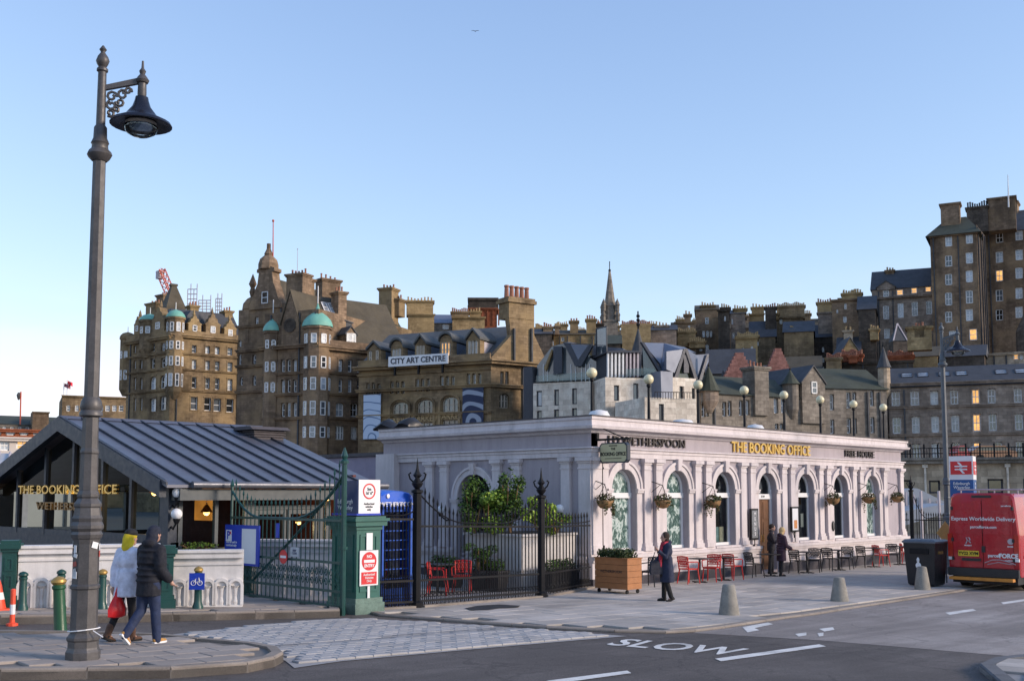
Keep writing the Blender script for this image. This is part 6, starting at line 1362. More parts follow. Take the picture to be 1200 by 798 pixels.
crowstep('pink crow-stepped gable left of the grey stack', 318, 462, 372, 490, 140, 7); crowstep('pink crow-stepped gable right of the grey stack', 512, 632, 352, 470, 142, 8)
fj = FR(205, 122, 785, 131, zH); J_ = building('grey_stone_range', 'grey rubble range with green slate roof, cone turrets and tall stack', fj); rj = lambda x: (x - 320) * .0
zj = fj.z(400, 572)
jw = [(x, y0 + (x - 400) * .0, y1, 20) for x, y0, y1 in ((315, 600, 670), (340, 598, 669), (393, 596, 666), (424, 592, 664), (557, 586, 656), (590, 584, 654))]
jw += [(625, 565, 622, 20), (703, 632, 697, 26), (748, 628, 693, 26), (215, 605, 672, 26), (560, 702, 730, 18), (582, 702, 730, 18), (236, 606, 670, 12)]
facade(J_, fj, ZB, zj, [w_ for w_ in jw], ST_grey, 10, seed=71, pale=.25, surround=None)
gable_roof(J_, fj.M, fj.u(290, 560), fj.u(700, 560), 0, 10, zj, fj.z(400, 490, 5), M_slateg, .3); px_chimney(J_, fj, 456, 521, 437, 665, -.4, 2.2, ST_grey, 4, M_pot)
uz_ = [fj.u(x, 560) for x in (668, 775)]; o = gablet(J_, fj.M, sum(uz_) / 2, uz_[1] - uz_[0], zj - 3, fj.z(720, 515), fj.z(722, 440), -.4, 8, ST_grey, M_slate, 'wall_gable'); far_window(o, fj.M, fj.u(723, 545), fj.z(723, 566), .9, 1.5, G_mid, -.5)
def cone_turret(fr, xc, hw, ybase, yeave, ytip, m, rm, z0=None, v=.2): 
    u = fr.u(xc, ybase); r = (fr.u(xc + hw) - fr.u(xc - hw)) / 2; mb = MB(); zb_ = fr.z(xc, ybase); mb.lathe([(r * .3, zb_ - r), (r * .85, zb_), (r * .85, fr.z(xc, yeave))], 12, (u, v, 0)); o = mb.build('turret', m, J_, fr.M); cone(o, fr.M, u, v, r, fr.z(xc, yeave), fr.z(xc, ytip), rm, 12, 'turret_roof'); return o
cone_turret(fj, 248, 42, 600, 553, 435, ST_taupe, M_slateg); cone_turret(fj, 632, 33, 640, 520, 452, ST_grey, M_slateg)
fj2 = FR(780, 131, 1075, 133, zH); zj2 = fj2.z(900, 542)
facade(J_, fj2, ZB, zj2, [(x, y0, y1, 21) for x, y0, y1 in ((818, 566, 641), (896, 558, 632), (922, 556, 631), (1005, 548, 622))] + [(x, y0, y1, 21) for x, y0, y1 in ((820, 685, 752), (898, 680, 750), (925, 680, 750), (1008, 672, 748))], ST_grey, 10, seed=72, pale=.2)
gable_roof(J_, fj2.M, .2, fj2.L, 0, 10, zj2, fj2.z(900, 450, 5), M_slateg, .3, hip0=1.6)
zK = (980, 380, 3.99)
fk = FR(245, 134, 1060, 127, zK); K_ = building('taupe_stone_range', 'long taupe stone range with skylights in slate roof and lit sashes', fk)
sk = lambda x, y: y - (x - 278) * .030
kw = []
for x in (278, 367, 458, 552, 652, 727, 850, 935): kw.append((x, sk(x, 314), sk(x, 383), 38, 'grid')); kw.append((x + 5, sk(x, 432), sk(x, 511), 38, 'grid'))
for x in (375, 465, 560, 660, 757, 860): kw.append((x, sk(x, 562), sk(x, 640), 38, 'grid'))
fa_ = facade(K_, fk, ZB, fk.z(278, 297), kw, ST_taupe, 11, seed=73, pale=.35, surround=ST_taupe, lits=(8, 9, 19))
for y in (290, 395, 525): course(K_, fk, fk.z(278, y), .35, .28 if y == 290 else .15, ST_taupe)
zr = fk.z(278, 207, 5.5); ze = fk.z(278, 297); gable_roof(K_, fk.M, 0, fk.L, 0, 11, ze, zr, M_slate, .3)
sl_ = math.atan2(zr - ze, 5.5)
for x, y in ((330, 228), (405, 222), (505, 218), (585, 213), (770, 203), (862, 195)):
    v = 3.2; u, z = fk.uz(x, y, v); z = ze + (zr - ze) * v / 5.5; far_window(K_, fk.M @ Matrix.Translation((u, v, z + .15)) @ Matrix.Rotation(-(math.pi / 2 - sl_), 4, 'X'), 0, -.7, 1.4, 1.4, G_pale, -.02, M_slate)
J2 = J_; J_ = K_; cone_turret(fk, 226, 34, 320, 205, 105, ST_sand, M_slate, v=-.3); J_ = J2
for x0, x1, yt, yb, m, n, pm in ((330, 445, 10, 120, ST_gold, 0, M_pot), (365, 410, 8, 60, ST_brown, 3, M_pot)): px_chimney(K_, fk, x0, x1, yt, yb, 14, 2, m, n, pm)
block('slate_shed_roof', 'dark lead roof with pale ridge behind the taupe range', zK, 470, 700, 150, 150, ST_char, roof=100, rm=M_slate, seed=75)
block('buff_gable', 'golden buff rubble gable behind taupe range roof', zK, 360, 480, 152, 150, ST_gold, roof=105, rm=M_slateb, seed=76)
block('rubble_wall_house', 'low rubble house with pale window right of the lamp', zK, 700, 1000, 150, 130, ST_sand, [(840, 140, 165, 26), (865, 140, 165, 14)], seed=77, lits=(0,))
block('red_roof_house', 'low house with rusty red pots behind the cone turret', zK, 20, 365, 148, 175, ST_char, chim=((22, 120, 140, 175, 1, 2, BR_red, 12, M_pot), (240, 360, 145, 180, 1, 2, BR_red, 14, M_pot)), seed=78)
block('brown_roof_house', 'broad brown slate roof with pale ridge behind the pink gables', zH, 560, 770, 150, 480, ST_char, roof=390, rm=M_slateb, seed=79)
block('sooty_roof_house', 'broad dark slate roof above the left cone turret', zH, 235, 460, 150, 470, ST_char, roof=355, rm=M_slate, seed=80)
block('dark_roof_house', 'dark cluttered roof with rusty chimney below the golden gable', zH, 770, 960, 146, 450, ST_char, chim=((790, 860, 395, 470, 1, 3, ST_brown, 8, M_pot), (895, 935, 385, 420, 3, 2, BR_red, 4, M_pot)), seed=81)
# ---------------------------------------------------------------- low sand coloured retaining building with railings (right)
fm = FR(275, 84, 1060, 80, zK); Mm = building('retaining_building', 'low sand coloured stone building with dark openings below the range', fm); zm1 = fm.z(600, 632)
facade(Mm, fm, ZB - 1, zm1, [(320, 730, 775, 66, 'plain'), (460, 730, 790, 50, 'plain'), (745, 724, 790, 72, 'plain'), (905, 722, 790, 60, 'plain')], ST_sand, 12, seed=82, pale=0, mid=.0, sash=M_zincd, rev=.5)
course(Mm, fm, zm1 - .3, .45, .3, ST_grey); 
for x in (415, 800): mb = MB(); u = fm.u(x, 680); mb.tube([(u, -.12, ZB), (u, -.12, zm1 - .3)], .09, 6); mb.box(u - .2, -.25, zm1 - .6, u + .2, -.02, zm1 - .35); mb.build('drainpipe', M_sand if False else ST_pale, Mm, fm.M)
rl = thing('roadside_railing', 'dark iron railing along the top of the sand coloured building', 'railing', fm.M @ Matrix.Translation((0, .3, zm1))); Mr = WM[rl.name]; hh = fm.z(600, 575) - zm1
for i in range(60): mb = MB(); u = i * fm.L / 59; mb.box(u - .02, -.02, 0, u + .02, .02, hh) if i % 5 else mb.box(u - .06, -.06, 0, u + .06, .06, hh + .3); mb.build('baluster' if i % 5 else 'post', M_black, rl)
for z in (.1, hh * .5, hh - .06): mb = MB(); mb.box(0, -.035, z, fm.L, .035, z + .07); mb.build('rail', M_black, rl)
a, b = at(1132, 528, 96), at(1196, 524, 94); 
for (x0, x1, y0, y1, col, lab) in ((1122, 1136, 522, 530, (.35, .02, .03), 'red car roof passing behind the railing'), (1138, 1192, 522, 529, (.25, .12, .06), 'low brown bus side glimpsed behind the railing')):
    P, Q = at(x0, y1, 92), at(x1, y0, 92); h = Q.z - P.z; L_ = (Vector((Q.x, Q.y)) - Vector((P.x, P.y))).length; M = TM(P.x, P.y, P.z - .9, math.atan2(Q.y - P.y, Q.x - P.x)); o = thing('passing_car' if x1 < 1137 else 'passing_bus', lab, 'vehicle', M)
    mb = MB(); mb.prismY([(0, .25), (L_, .25), (L_, .9), (L_ * .86, 1.0), (L_ * .74, h + .9), (L_ * .2, h + .9), (L_ * .05, 1.0), (0, .9)], 0, 1.8); mb.build('body', mat('car_%d' % x0, col, .3, coat=.5), o); mb = MB(); mb.prismY([(L_ * .12, 1.0), (L_ * .8, 1.0), (L_ * .72, h + .8), (L_ * .22, h + .8)], -.01, .02); mb.build('side_glass', G_dark, o)
    for k in (.2, .8): mb = MB(); mb.lathe([(.32, 0), (.32, .2)], 14); mb.build('wheel', M_black, o, M @ Matrix.Translation((L_ * k, .1, .32)) @ Matrix.Rotation(R(90), 4, 'X'))
# glazed station canopy roofs just past the pub
cn = thing('station_canopy', 'grey glazed station canopy roofs past the end of the pub', 'canopy', TM(*at(1080, 600, 60))); M_canopy = mat('canopy_grey', (.30, .33, .37), .5, var=.12, scale=.6)
for i, pts in enumerate(([(1052, 575), (1075, 572), (1112, 590), (1112, 600), (1052, 598)], [(1052, 600), (1110, 590), (1112, 600), (1052, 618)])):
    q = [at(x, y, 62 - i * 4) for x, y in pts]; mb = MB(); mb.loft([[p + FH * 6 for p in q], q]); mb.build('roof_plane', M_canopy, cn, Matrix())
for x in (1056, 1079, 1100): mb = MB(); P = at(x, 575, 57); mb.tube([(P.x, P.y, P.z), (P.x, P.y, -.3)], .08, 6); mb.build('column', M_crw, cn, Matrix())
for k in range(7): mb = MB(); a, b = at(1053 + k * 9, 574 + k * 2.5, 61.9), at(1053 + k * 9.5, 600, 61.9); mb.tube([a, b], .06, 4); mb.build('glazing_bar', M_crw, cn, Matrix())
# ---------------------------------------------------------------- far left: station roofs and low buildings
def N0(name, lab, x0, x1, d, yt, m, wins=(), **k): return block(name, lab, (0, 0, 1), x0, x1, d, yt, m, wins, **k)
N0('brown_office_block', 'plain brown flat roofed block beyond the lamp with two flags', 73, 158, 230, 464.5, ST_brown, [(x, 475, 482, 5) for x in (118, 126, 134, 142)] + [(x, 475, 482, 4) for x in (80, 90)], depth_=20, seed=90, pale=.8)
N0('long_grey_shed', 'long low grey stone range under dark roofs at the left', -60, 76, 260, 497, ST_grey, [(x, 500, 504, 4) for x in range(-40, 70, 9)], roof=487, rm=M_slateg, depth_=20, seed=91)
N0('brick_roof_hut', 'small flat brown roof hut on the long grey range', 39, 58, 255, 482.5, ST_red, depth_=6, seed=92)
N0('red_brick_range', 'low red brick range with pale lintels behind the pavilion', -60, 110, 120, 503, BR_red, [(x, 505, 510, 11, 'plain') for x in (-20, -4, 12, 28, 44)], depth_=8, seed=93)
N0('cream_glazed_hall', 'cream panelled hall with warm lit windows beside the pavilion', -80, 100, 95, 512, mat('cream_panel', (.55, .49, .44), .7, var=.1, scale=.4), [(27, 516, 527, 16, 'grid'), (5, 516, 528, 12, 'grid')], depth_=10, seed=94, lits=(0,))
cp = thing('station_roof', 'pale sloping station roof below the cream hall', 'roof', TM(*at(20, 540, 80))); q = [at(-90, 531, 86), at(90, 531, 86), at(90, 546, 72), at(-90, 546, 72)]; mb = MB(); mb.loft([[p - UP * .3 for p in reversed(q)], list(reversed(q))]); mb.build('roof_plane', mat('pale_roof', (.50, .50, .50), .6, var=.1, scale=.3), cp, Matrix())
mb = MB(); a, b = at(-90, 548, 73), at(90, 548, 73); mb.tube([a, b], .3, 6); mb.build('gutter', M_cr, cp, Matrix())
for k in range(12): mb = MB(); a, b = at(-60 + k * 12, 531, 85.9), at(-70 + k * 13, 546, 72.1); mb.tube([a + UP * .1, b + UP * .1], .08, 4); mb.build('seam', M_crw, cp, Matrix())
mb = MB(); [mb.box(at(x, 548, 80).x - .2, at(x, 548, 80).y - .2, -1, at(x, 548, 80).x + .2, at(x, 548, 80).y + .2, at(x, 540, 80).z) for x in (-70, -20, 30)]; mb.build('column', M_crw, cp, Matrix())
for x0, y0, x1, y1, yb, lab, c in ((79, 446, 85, 453.5, 466, 'bright red flag flying above the brown office block', (.75, .03, .05)), (75, 449, 82.5, 453.5, 466, 'dark red and grey flag beside the bright red flag', (.35, .12, .15))):
    P, Q = at(x0, yb, 229), at(x0, y0 - .5, 229); o = thing('flag', lab, 'flag', TM(*P)); mb = MB(); mb.tube([P - UP * 3, Q], .09, 5); mb.build('pole', M_sash, o, Matrix()); mb = MB(); n = 6; rg = []
    for i in range(n + 1): t = i / n; b = at(x0 + (x1 - x0) * t, y0 + 2.5 * t, 229 + .6 * math.sin(t * 7)); b2 = at(x0 + (x1 - x0) * t, y0 + 4 + 3 * t, 229 + .6 * math.sin(t * 7 + 1)); rg.append([b, b2, b2 + FH * .05, b + FH * .05])
    mb.loft(rg); mb.build('cloth', mat('flag_%d' % x0, c, .8), o, Matrix(), smooth=60)
# ================================================================ street lamps
M_lamp = mat('lamp_iron', (.085, .08, .08), .5, var=.3, scale=4, metal=.2, dirt=.3); M_lampg = mat('lamp_iron_grey', (.085, .10, .115), .5, var=.15); M_lampb = mat('lamp_hood', (.016, .018, .03), .3, metal=.3)
def street_lamp(P, lab, arm_dir, H=8.3, m=M_lamp, stickers=False):
    rz = math.atan2(arm_dir.y, arm_dir.x); M = TM(P.x, P.y, P.z, rz); o = thing('street_lamp', lab, 'street lamp', M, 'cast iron street lamps'); e = math.pi / 8
    mb = MB(); mb.lathe([(0.219, -0.078), (0.219, 0.1014), (0.202, 0.1326), (0.194, 0.156), (0.194, 0.234), (0.211, 0.2574), (0.211, 0.2886), (0.172, 0.3432), (0.168, 0.897), (0.189, 0.9126), (0.189, 0.9438), (0.168, 0.9672), (0.163, 1.482), (0.172, 1.544), (0.189, 1.56)], 8, a0=e); mb.build('pedestal', m, o)
    mb = MB(); mb.lathe([(0.189, 1.56), (0.202, 1.607), (0.181, 1.646), (0.211, 1.685), (0.211, 1.724), (0.185, 1.771), (0.194, 1.817), (0.176, 1.856), (0.163, 1.95), (0.176, 1.973), (0.176, 2.005), (0.129, 2.075), (0.142, 2.098), (0.142, 2.129), (0.116, 2.184)], 8, a0=e); mb.build('ringed_collar', m, o)
    mb = MB(); mb.lathe([(0.12, 2.184), (0.112, 2.652), (0.122, 2.668), (0.122, 2.691), (0.107, 2.73), (0.103, 3.136)], 8, a0=e); mb.build('lower_shaft', m, o)
    mb = MB(); mb.lathe([(0.103, 3.136), (0.15, 3.159), (0.15, 3.198), (0.129, 3.229), (0.146, 3.276), (0.129, 3.354), (0.103, 3.401)], 12); mb.build('leaf_band', m, o, smooth=True)
    mb = MB(); mb.lathe([(0.0963, 3.401), (.084, H - 1.15)], 8, a0=e); mb.build('shaft', m, o)
    mb = MB(); mb.lathe([(.098, H - 1.15), (.145, H - 1.1), (.165, H - 1.06), (.15, H - 1.02), (.11, H - 0.979), (.105, H - 0.922), (.12, H - 0.9), (.09, H - 0.828), (.085, H - 0.684), (.06, H - 0.648)], 10); mb.build('neck_collar', m, o, smooth=True)
    mb = MB(); mb.lathe([(.062, H - 0.684), (.055, H + 0.0864), (.075, H + 0.101), (.075, H + 0.13), (.05, H + 0.158), (.075, H + 0.202), (.09, H + 0.245), (.07, H + 0.302), (.03, H + 0.36), (.03, H + 0.374), (.05, H + 0.403), (.01, H + 0.461)], 10); mb.build('finial', m, o, smooth=True)
    mb = MB(); mb.hexa([(.0, -.03, H - 0.173), (.46, -.03, H - 0.0432), (.46, .03, H - 0.0432), (.0, .03, H - 0.173), (.0, -.03, H - 0.108), (.46, -.03, H + 0.036), (.46, .03, H + 0.036), (.0, .03, H - 0.108)]); mb.build('arm', m, o)
    for k, (x, z, r) in enumerate(((.13, H - 0.238, .075), (.27, H - 0.202, .07), (.13, H - 0.36, .07), (.24, H - 0.317, .06), (.12, H - 0.475, .055), (.19, H - 0.418, .04), (.34, H - 0.144, .05))):
        mb = MB(); mb.tube([(x + r * (1 - .07 * j) * math.cos(j * .8 + k), 0, z + r * (1 - .07 * j) * math.sin(j * .8 + k)) for j in range(10)], .02, 5); mb.build('scroll', m, o)
    x = .52; mb = MB(); mb.lathe([(0.0465, H - 0.236), (0.0605, H - 0.186), (0.0558, H - 0.031), (0.0791, H - 0.0186), (0.093, H + 0.0144), (0.0651, H + 0.0576), (0.0326, H + 0.101), (0.0465, H + 0.144), (0.0186, H + 0.187), (0.014, H + 0.288)], 10, (x, 0, 0)); mb.build('hanger', m, o, smooth=True)
    mb = MB(); mb.lathe([(0.0837, H - 0.223), (0.093, H - 0.273), (0.121, H - 0.359), (0.186, H - 0.445), (0.223, H - 0.495), (0.279, H - 0.52), (0.391, H - 0.576), (0.409, H - 0.613), (0.391, H - 0.616), (0.26, H - 0.576), (0.0186, H - 0.532)], 24, (x, 0, 0)); hd = mb.build('hood', M_lampb, o, smooth=True)
    mb = MB(); mb.lathe([(0.00465, H - 0.774), (0.112, H - 0.762), (0.186, H - 0.725), (0.219, H - 0.669), (0.219, H - 0.626)], 20, (x, 0, 0)); mb.build('glass_bowl', clear_glass('lamp_glass', (.88, .88, .86), .12), hd, smooth=True)
    mb = MB(); mb.lathe([(0.0186, H - 0.545), (0.177, H - 0.557), (0.205, H - 0.579)], 16, (x, 0, 0)); mb.build('reflector', mat('reflector', (.62, .56, .50), .4, 0), hd, smooth=True)
    if stickers:
        r = random.Random(4)
        for i in range(34):
            an = e + math.pi / 8 + (round(r.uniform(0, 8)) * math.pi / 4); rr_ = .168 * math.cos(math.pi / 8) + .006; z = r.uniform(1.0, 1.48); w_, h_ = r.uniform(.03, .09), r.uniform(.03, .1)
            mb = MB(); mb.box(-w_ / 2, -.004, 0, w_ / 2, 0, h_); mb.build('sticker', M_sw if i % 4 else mat('sticker_red', (.4, .08, .06), .6), o, M @ Matrix.Rotation(an, 4, 'Z') @ Matrix.Translation((rr_, 0, z)) @ Matrix.Rotation(R(90), 4, 'Z') @ Matrix.Rotation(r.uniform(-.3, .3), 4, 'Y'))
        mb = MB(); mb.tube([(.195 * math.cos(t * .5), .195 * math.sin(t * .5), .38 + .02 * math.sin(t * .5 + 2)) for t in range(14)], .009, 5); mb.tube([(.14, -.15, .38), (.27, -.2, .30)], .008, 5); mb.build('cable_tie', M_sw, o)
LP = gp(97, 772, .13)
street_lamp(LP, 'tall sticker covered cast iron lamp on the near pavement', RT * .97 + FH * .2, at(118, 54, depth(LP)).z - LP.z - .46, stickers=True)
LQ = at(1110.5, 600, 37.8); LQ.z = zg(LQ.x); street_lamp(LQ, 'grey cast iron lamp rising behind the red van', RT * .9 - FH * .4, at(1101, 378, 37.8).z - LQ.z - .46, M_lampg)
P = at(24, 487, 240); Q = at(24.5, 459, 240); o = thing('distant_lamp', 'tiny distant lamp standard on the roof edge at the left', 'street lamp', TM(*P)); mb = MB(); mb.tube([P - UP * 2, Q], .16, 6); mb.build('pole', M_cr, o, Matrix()); mb = MB(); a = at(21, 462, 240); mb.tube([at(24.4, 461, 240), at(22, 461.5, 240)], .15, 5); mb.lathe([(.2, .6), (.5, 0), (.3, -.8), (.1, -1.1)], 8, at(22, 463, 240)); mb.build('lantern', M_lamp, o, Matrix())

# ================================================================ bollards, cones
M_gold2 = mat('bollard_gold', (.42, .27, .08), .45, metal=.5)
def iron_bollard(P, h, r, lab, tilt=0, cap=None, grp='teal posts along the white parapet', m=None):
    m = m or M_teal; o = thing('bollard', lab, 'bollard', TM(P.x, P.y, P.z) @ Matrix.Rotation(tilt, 4, FH), grp); mb = MB()
    mb.lathe([(r * 1.4, -.06), (r * 1.4, .05), (r * 1.15, .09), (r, .14), (r * .88, h * .78), (r * 1.05, h * .8), (r * 1.05, h * .84), (r * .85, h * .86)], 12); mb.build('shaft', m, o, smooth=True)
    mb = MB(); mb.lathe([(r * .85, h * .86), (r * 1.2, h * .9), (r * 1.15, h * .94), (r * .7, h * .98), (.01, h)], 12); mb.build('cap', cap or m, o, smooth=True); return o
M_green = mat('bollard_green', (.012, .075, .03), .4, var=.2)
iron_bollard(gp(71, 747, .0), .98, .10, 'dark green bollard with worn gold cap beside the lamp', R(-4), M_gold2, None, M_green)
for px, yb, h, cp_, lab in ((33, 713.5, .72, None, 'slim teal post near the traffic cone'), (77, 712, .75, None, 'slim teal post partly behind the gold capped bollard'), (125, 712, .76, M_gold2, 'slim teal post with brown cap left of the walking couple'), (236, 711.5, .82, M_gold2, 'slim teal post carrying a blue cycle sign')):
    P = gp(px, yb, .15); P = P - FH * .25; P.z = zg(P.x) + .15; iron_bollard(P, h, .075, lab, 0, cp_)
P = gp(236, 711.5, .15) - FH * .36; M = face_M(Vector((P.x, P.y, at(236, 681, depth(P)).z)), RT); o = thing('cycle_sign', 'small square blue sign with white bicycle symbol on teal post', 'sign', M); mb = MB(); mb.box(-.15, -.16, -.02, .15, .16, 0); mb.build('plate', M_blue, o)
mb = MB()
for x in (-.065, .065): mb.tube([(x + .045 * math.cos(k * .52), -.03 + .045 * math.sin(k * .52), .006) for k in range(13)], .006, 4)
mb.tube([(-.065, -.03, .006), (-.02, .05, .006), (.045, .05, .006), (.0, -.03, .006), (-.03, .04, .006)], .005, 4); mb.tube([(.065, -.03, .006), (.04, .075, .006)], .005, 4); mb.build('bicycle_symbol', M_sw, o)
M_or = mat('safety_orange', (.72, .075, .03), .5)
P = gp(14, 733, 0); o = thing('marker_post', 'orange and white striped flexible marker post by the kerb', 'marker post', TM(P.x, P.y, P.z)); mb = MB(); mb.lathe([(.10, 0), (.1, .04), (.045, .06), (.045, .2)], 10); mb.lathe([(.045, .37), (.045, .62), (.03, .64)], 10); mb.build('orange_post', M_or, o); mb = MB(); mb.lathe([(.046, .2), (.046, .37)], 10); mb.build('white_band', M_sw, o)
P = gp(0, 714, .15) - FH * .1; o = thing('traffic_cone', 'orange and white traffic cone at the foot of white parapet', 'traffic cone', TM(P.x, P.y, P.z)); mb = MB(); mb.box(-.19, -.19, 0, .19, .19, .035); mb.lathe([(.15, .03), (.115, .2)], 12); mb.lathe([(.085, .33), (.06, .46), (.03, .55), (.02, .56)], 12); mb.build('cone', M_or, o, smooth=True); mb = MB(); mb.lathe([(.116, .2), (.086, .33)], 12); mb.build('white_band', M_sw, o)
M_conc = mat('bollard_concrete', (.25, .235, .205), .9, var=.22, scale=5, fine=60, bmp=.4, dirt=.5)
for px, py, h, lab in ((854.5, 720, .66, 'tapered concrete bollard on the kerb before the red chairs'), (984, 704, .60, 'tapered concrete bollard on the kerb between its two neighbours'), (1081, 690.5, .66, 'tapered concrete bollard in front of the black litter bin')):
    P = gp(px, py, .04); o = thing('concrete_bollard', lab, 'bollard', TM(P.x, P.y, P.z, px)); mb = MB(); mb.lathe([(.225, -.06), (.225, .02), (.135, h - .04), (.115, h - .012), (.06, h)], 14); mb.build('cone', M_conc, o, smooth=True)

# ================================================================ litter bin
P = gp(1094, 687, .04); M_bin = mat('bin_black', (.014, .015, .018), .4, var=.3); P0 = gp(1079, 683, .04); Mb = TM(P.x + .1, P.y + .25, P.z, R(0)); o = thing('litter_bin', 'large square black litter bin behind the end bollard', 'litter bin', Mb); h = at(1095, 632, depth(P)).z - P.z
mb = MB(); mb.loft([[(sx * a, sy * b, z) for sx, sy in ((-1, -1), (1, -1), (1, 1), (-1, 1))] for a, b, z in ((.34, .36, .03), (.38, .4, .08), (.46, .48, h - .12), (.46, .48, h - .1))]); mb.build('body', M_bin, o)
mb = MB(); mb.loft([[(sx * a, sy * b, z) for sx, sy in ((-1, -1), (1, -1), (1, 1), (-1, 1))] for a, b, z in ((.49, .51, h - .1), (.49, .51, h - .05), (.42, .44, h))]); mb.build('lid', mat('bin_lid', (.10, .115, .14), .35), o)
mb = MB(); mb.box(-.48, -.28, h - .42, -.44, .28, h - .26); mb.build('slot', M_black, o); mb = MB(); mb.sphere((-.425, .05, .62), .012, .085, .09); mb.lathe([(.03, 0), (.05, .1), (.02, .16)], 6, (-.425, .05, .70)); mb.build('litter_emblem', M_sw, o); mb = MB(); mb.box(-.2, -.49, h - .42, .1, -.455, h - .34); mb.build('badge', mat('brass', (.4, .28, .1), .4, .7), o)

# ================================================================ red delivery van, rear towards us
M_van = mat('van_red', (.44, .008, .018), .25, var=.12, scale=.9, fine=5, bmp=.02, coat=.8, dirt=.35, streak=.3); M_vblk = mat('van_plastic', (.018, .018, .02), .5); M_tyre = mat('tyre', (.012, .012, .013), .8); M_tail = mat('tail_lens', (.45, .02, .01), .15, coat=.8)
vx = 32.0; zv = zg(vx + 1); yl = on_x(1111, 640, vx).y; yr = on_x(1195, 640, vx).y; VW = yl - yr; VH = on_x(1155, 577.5, vx).z - zv
van = thing('delivery_van', 'red delivery van parked on the worn road with its rear doors shut', 'van', TM(vx, (yl + yr) / 2, zv)); Mv = WM[van.name]
# body: cross-sections along +x (forward); each ring = rounded tumblehome
def ring(x, hw, z0, z1, tw, rr=.12):
    pts = [(hw, z0), (hw + .0, z0 + .35), (hw, z0 + (z1 - z0) * .45), (tw + (hw - tw) * .25, z1 - .35), (tw, z1 - rr), (tw - rr * .6, z1 - rr * .25), (tw - rr * 1.8, z1)]
    return [(x, y, z) for y, z in pts] + [(x, -y, z) for y, z in reversed(pts)]
hw = VW / 2
mb = MB(); mb.loft([ring(.0, hw - .03, .52, VH - .05, hw - .16), ring(.05, hw, .42, VH, hw - .12), ring(3.7, hw, .42, VH, hw - .12), ring(4.3, hw, .42, VH - .08, hw - .16), ring(5.0, hw, .42, VH - .95, hw - .14), ring(5.75, hw - .06, .42, 1.15, hw - .14), ring(5.95, hw - .2, .45, .85, hw - .25)]); mb.build('body', M_van, van, smooth=30)
mb = MB(); mb.loft([ring(4.35, hw - .1, 1.35, VH - .16, hw - .25), ring(4.98, hw - .12, 1.3, VH - 1.0, hw - .2)]); mb.build('windscreen', G_dark, van)
for s in (1, -1):
    d = MB(); a, b = sorted((s * .012, s * (hw - .17))); d.box(a, .62, -.012, b, VH - .2, .0) if False else d.box(-.022, a, .66, -.0, b, VH - .22); dd = d.build('rear_door', M_van, van)
    d = MB(); a, b = sorted((s * .05, s * (hw - .24))); d.box(-.030, a, VH * .58, -.0225, b, VH * .82); d.build('window_recess', mat('van_red_deep', (.40, .010, .02), .3, coat=.6), dd)
    [MB().box(-.06, s * (hw - .19), z, -.0, s * (hw - .13), z + .1).build('hinge', M_vblk, dd) for z in (.85, 1.4, VH - .5)]
    d = MB(); a, b = sorted((s * (hw - .15), s * (hw - .01))); d.box(-.035, a, .95, .12, b, 1.62); l = d.build('tail_lamp', M_tail, van)
    d = MB(); d.box(-.04, a + .01, .86, .08, b - .01, .945); d.build('reverse_lens', M_sw, l)
    d = MB(); d.box(3.9, s * (hw + .02), 1.3, 4.05, s * (hw + .28), 1.7); d.build('mirror', M_vblk, van)
mb = MB(); mb.box(-.05, -.07, 1.1, -.022, .03, 1.28); mb.build('door_handle', M_vblk, van)
mb = MB(); mb.box(-.045, -hw * .02 + .08, .84, -.022, hw * .60, .92); mb.build('plate_light_bar', M_vblk, van)
mb = MB(); mb.box(-.10, -hw + .02, .40, .1, hw - .02, .64); mb.build('bumper', M_vblk, van); mb = MB(); mb.box(-.30, -hw + .12, .30, -.09, hw - .12, .385); mb.build('rear_step', mat('step_yellow', (.55, .22, .03), .5, dirt=.6, scale=5), van)
mb = MB(); mb.box(.05, -hw + .1, .2, 5.6, hw - .1, .43); mb.build('underbody', M_vblk, van)
for x in (1.0, 4.85):
    for s in (1, -1):
        d = MB(); d.lathe([(.2, -.12), (.32, -.12), (.345, -.08), (.345, .08), (.32, .12), (.2, .12)], 20); Mw = Mv @ Matrix.Translation((x, s * (hw - .14), .345)) @ Matrix.Rotation(R(90), 4, 'X'); wl_ = d.build('wheel', M_tyre, van, Mw, smooth=True); d = MB(); d.lathe([(.2, -.1), (.2, .1), (.06, .125)], 12); d.build('rim', M_lampg, wl_, Mw)
def van_text(txt, y, z, size, m=M_sw, xs=1, off=.002): put('lettering', text_mesh(txt, size, .002, off, mats=m, xs=xs), van, face_M(Mv @ Vector((-.034, y, z)), (0, -1, 0)))
pz = lambda py: on_x(1155, py, vx).z - zv; pyy = lambda px: on_x(px, 640, vx).y - (yl + yr) / 2
van_text('Express Worldwide Delivery', pyy(1153), pz(608), .155); van_text('parcelforce.com', pyy(1153.5), pz(617.5), .115)
van_text('parcel', pyy(1164.5), pz(650.5), .13, off=.004); van_text('FORCE', pyy(1182), pz(650.5), .17, off=.008); van_text('worldwide', pyy(1183), pz(655.5), .06); van_text('BOXER', pyy(1184.5), pz(639.5), .05); van_text('PEUGEOT', pyy(1135), pz(639.5), .05); van_text('parcelforce', pyy(1181), pz(592.5), .06)
mb = MB(); Y, Z = pyy(1135), pz(634); mb.tube([(-.036, Y + .06, Z - .09), (-.036, Y + .01, Z + .02), (-.036, Y + .05, Z + .09), (-.036, Y - .03, Z + .1), (-.036, Y - .07, Z + .03), (-.036, Y - .02, Z - .0), (-.036, Y - .08, Z - .06)], .016, 5); mb.build('maker_badge', M_crw, van)
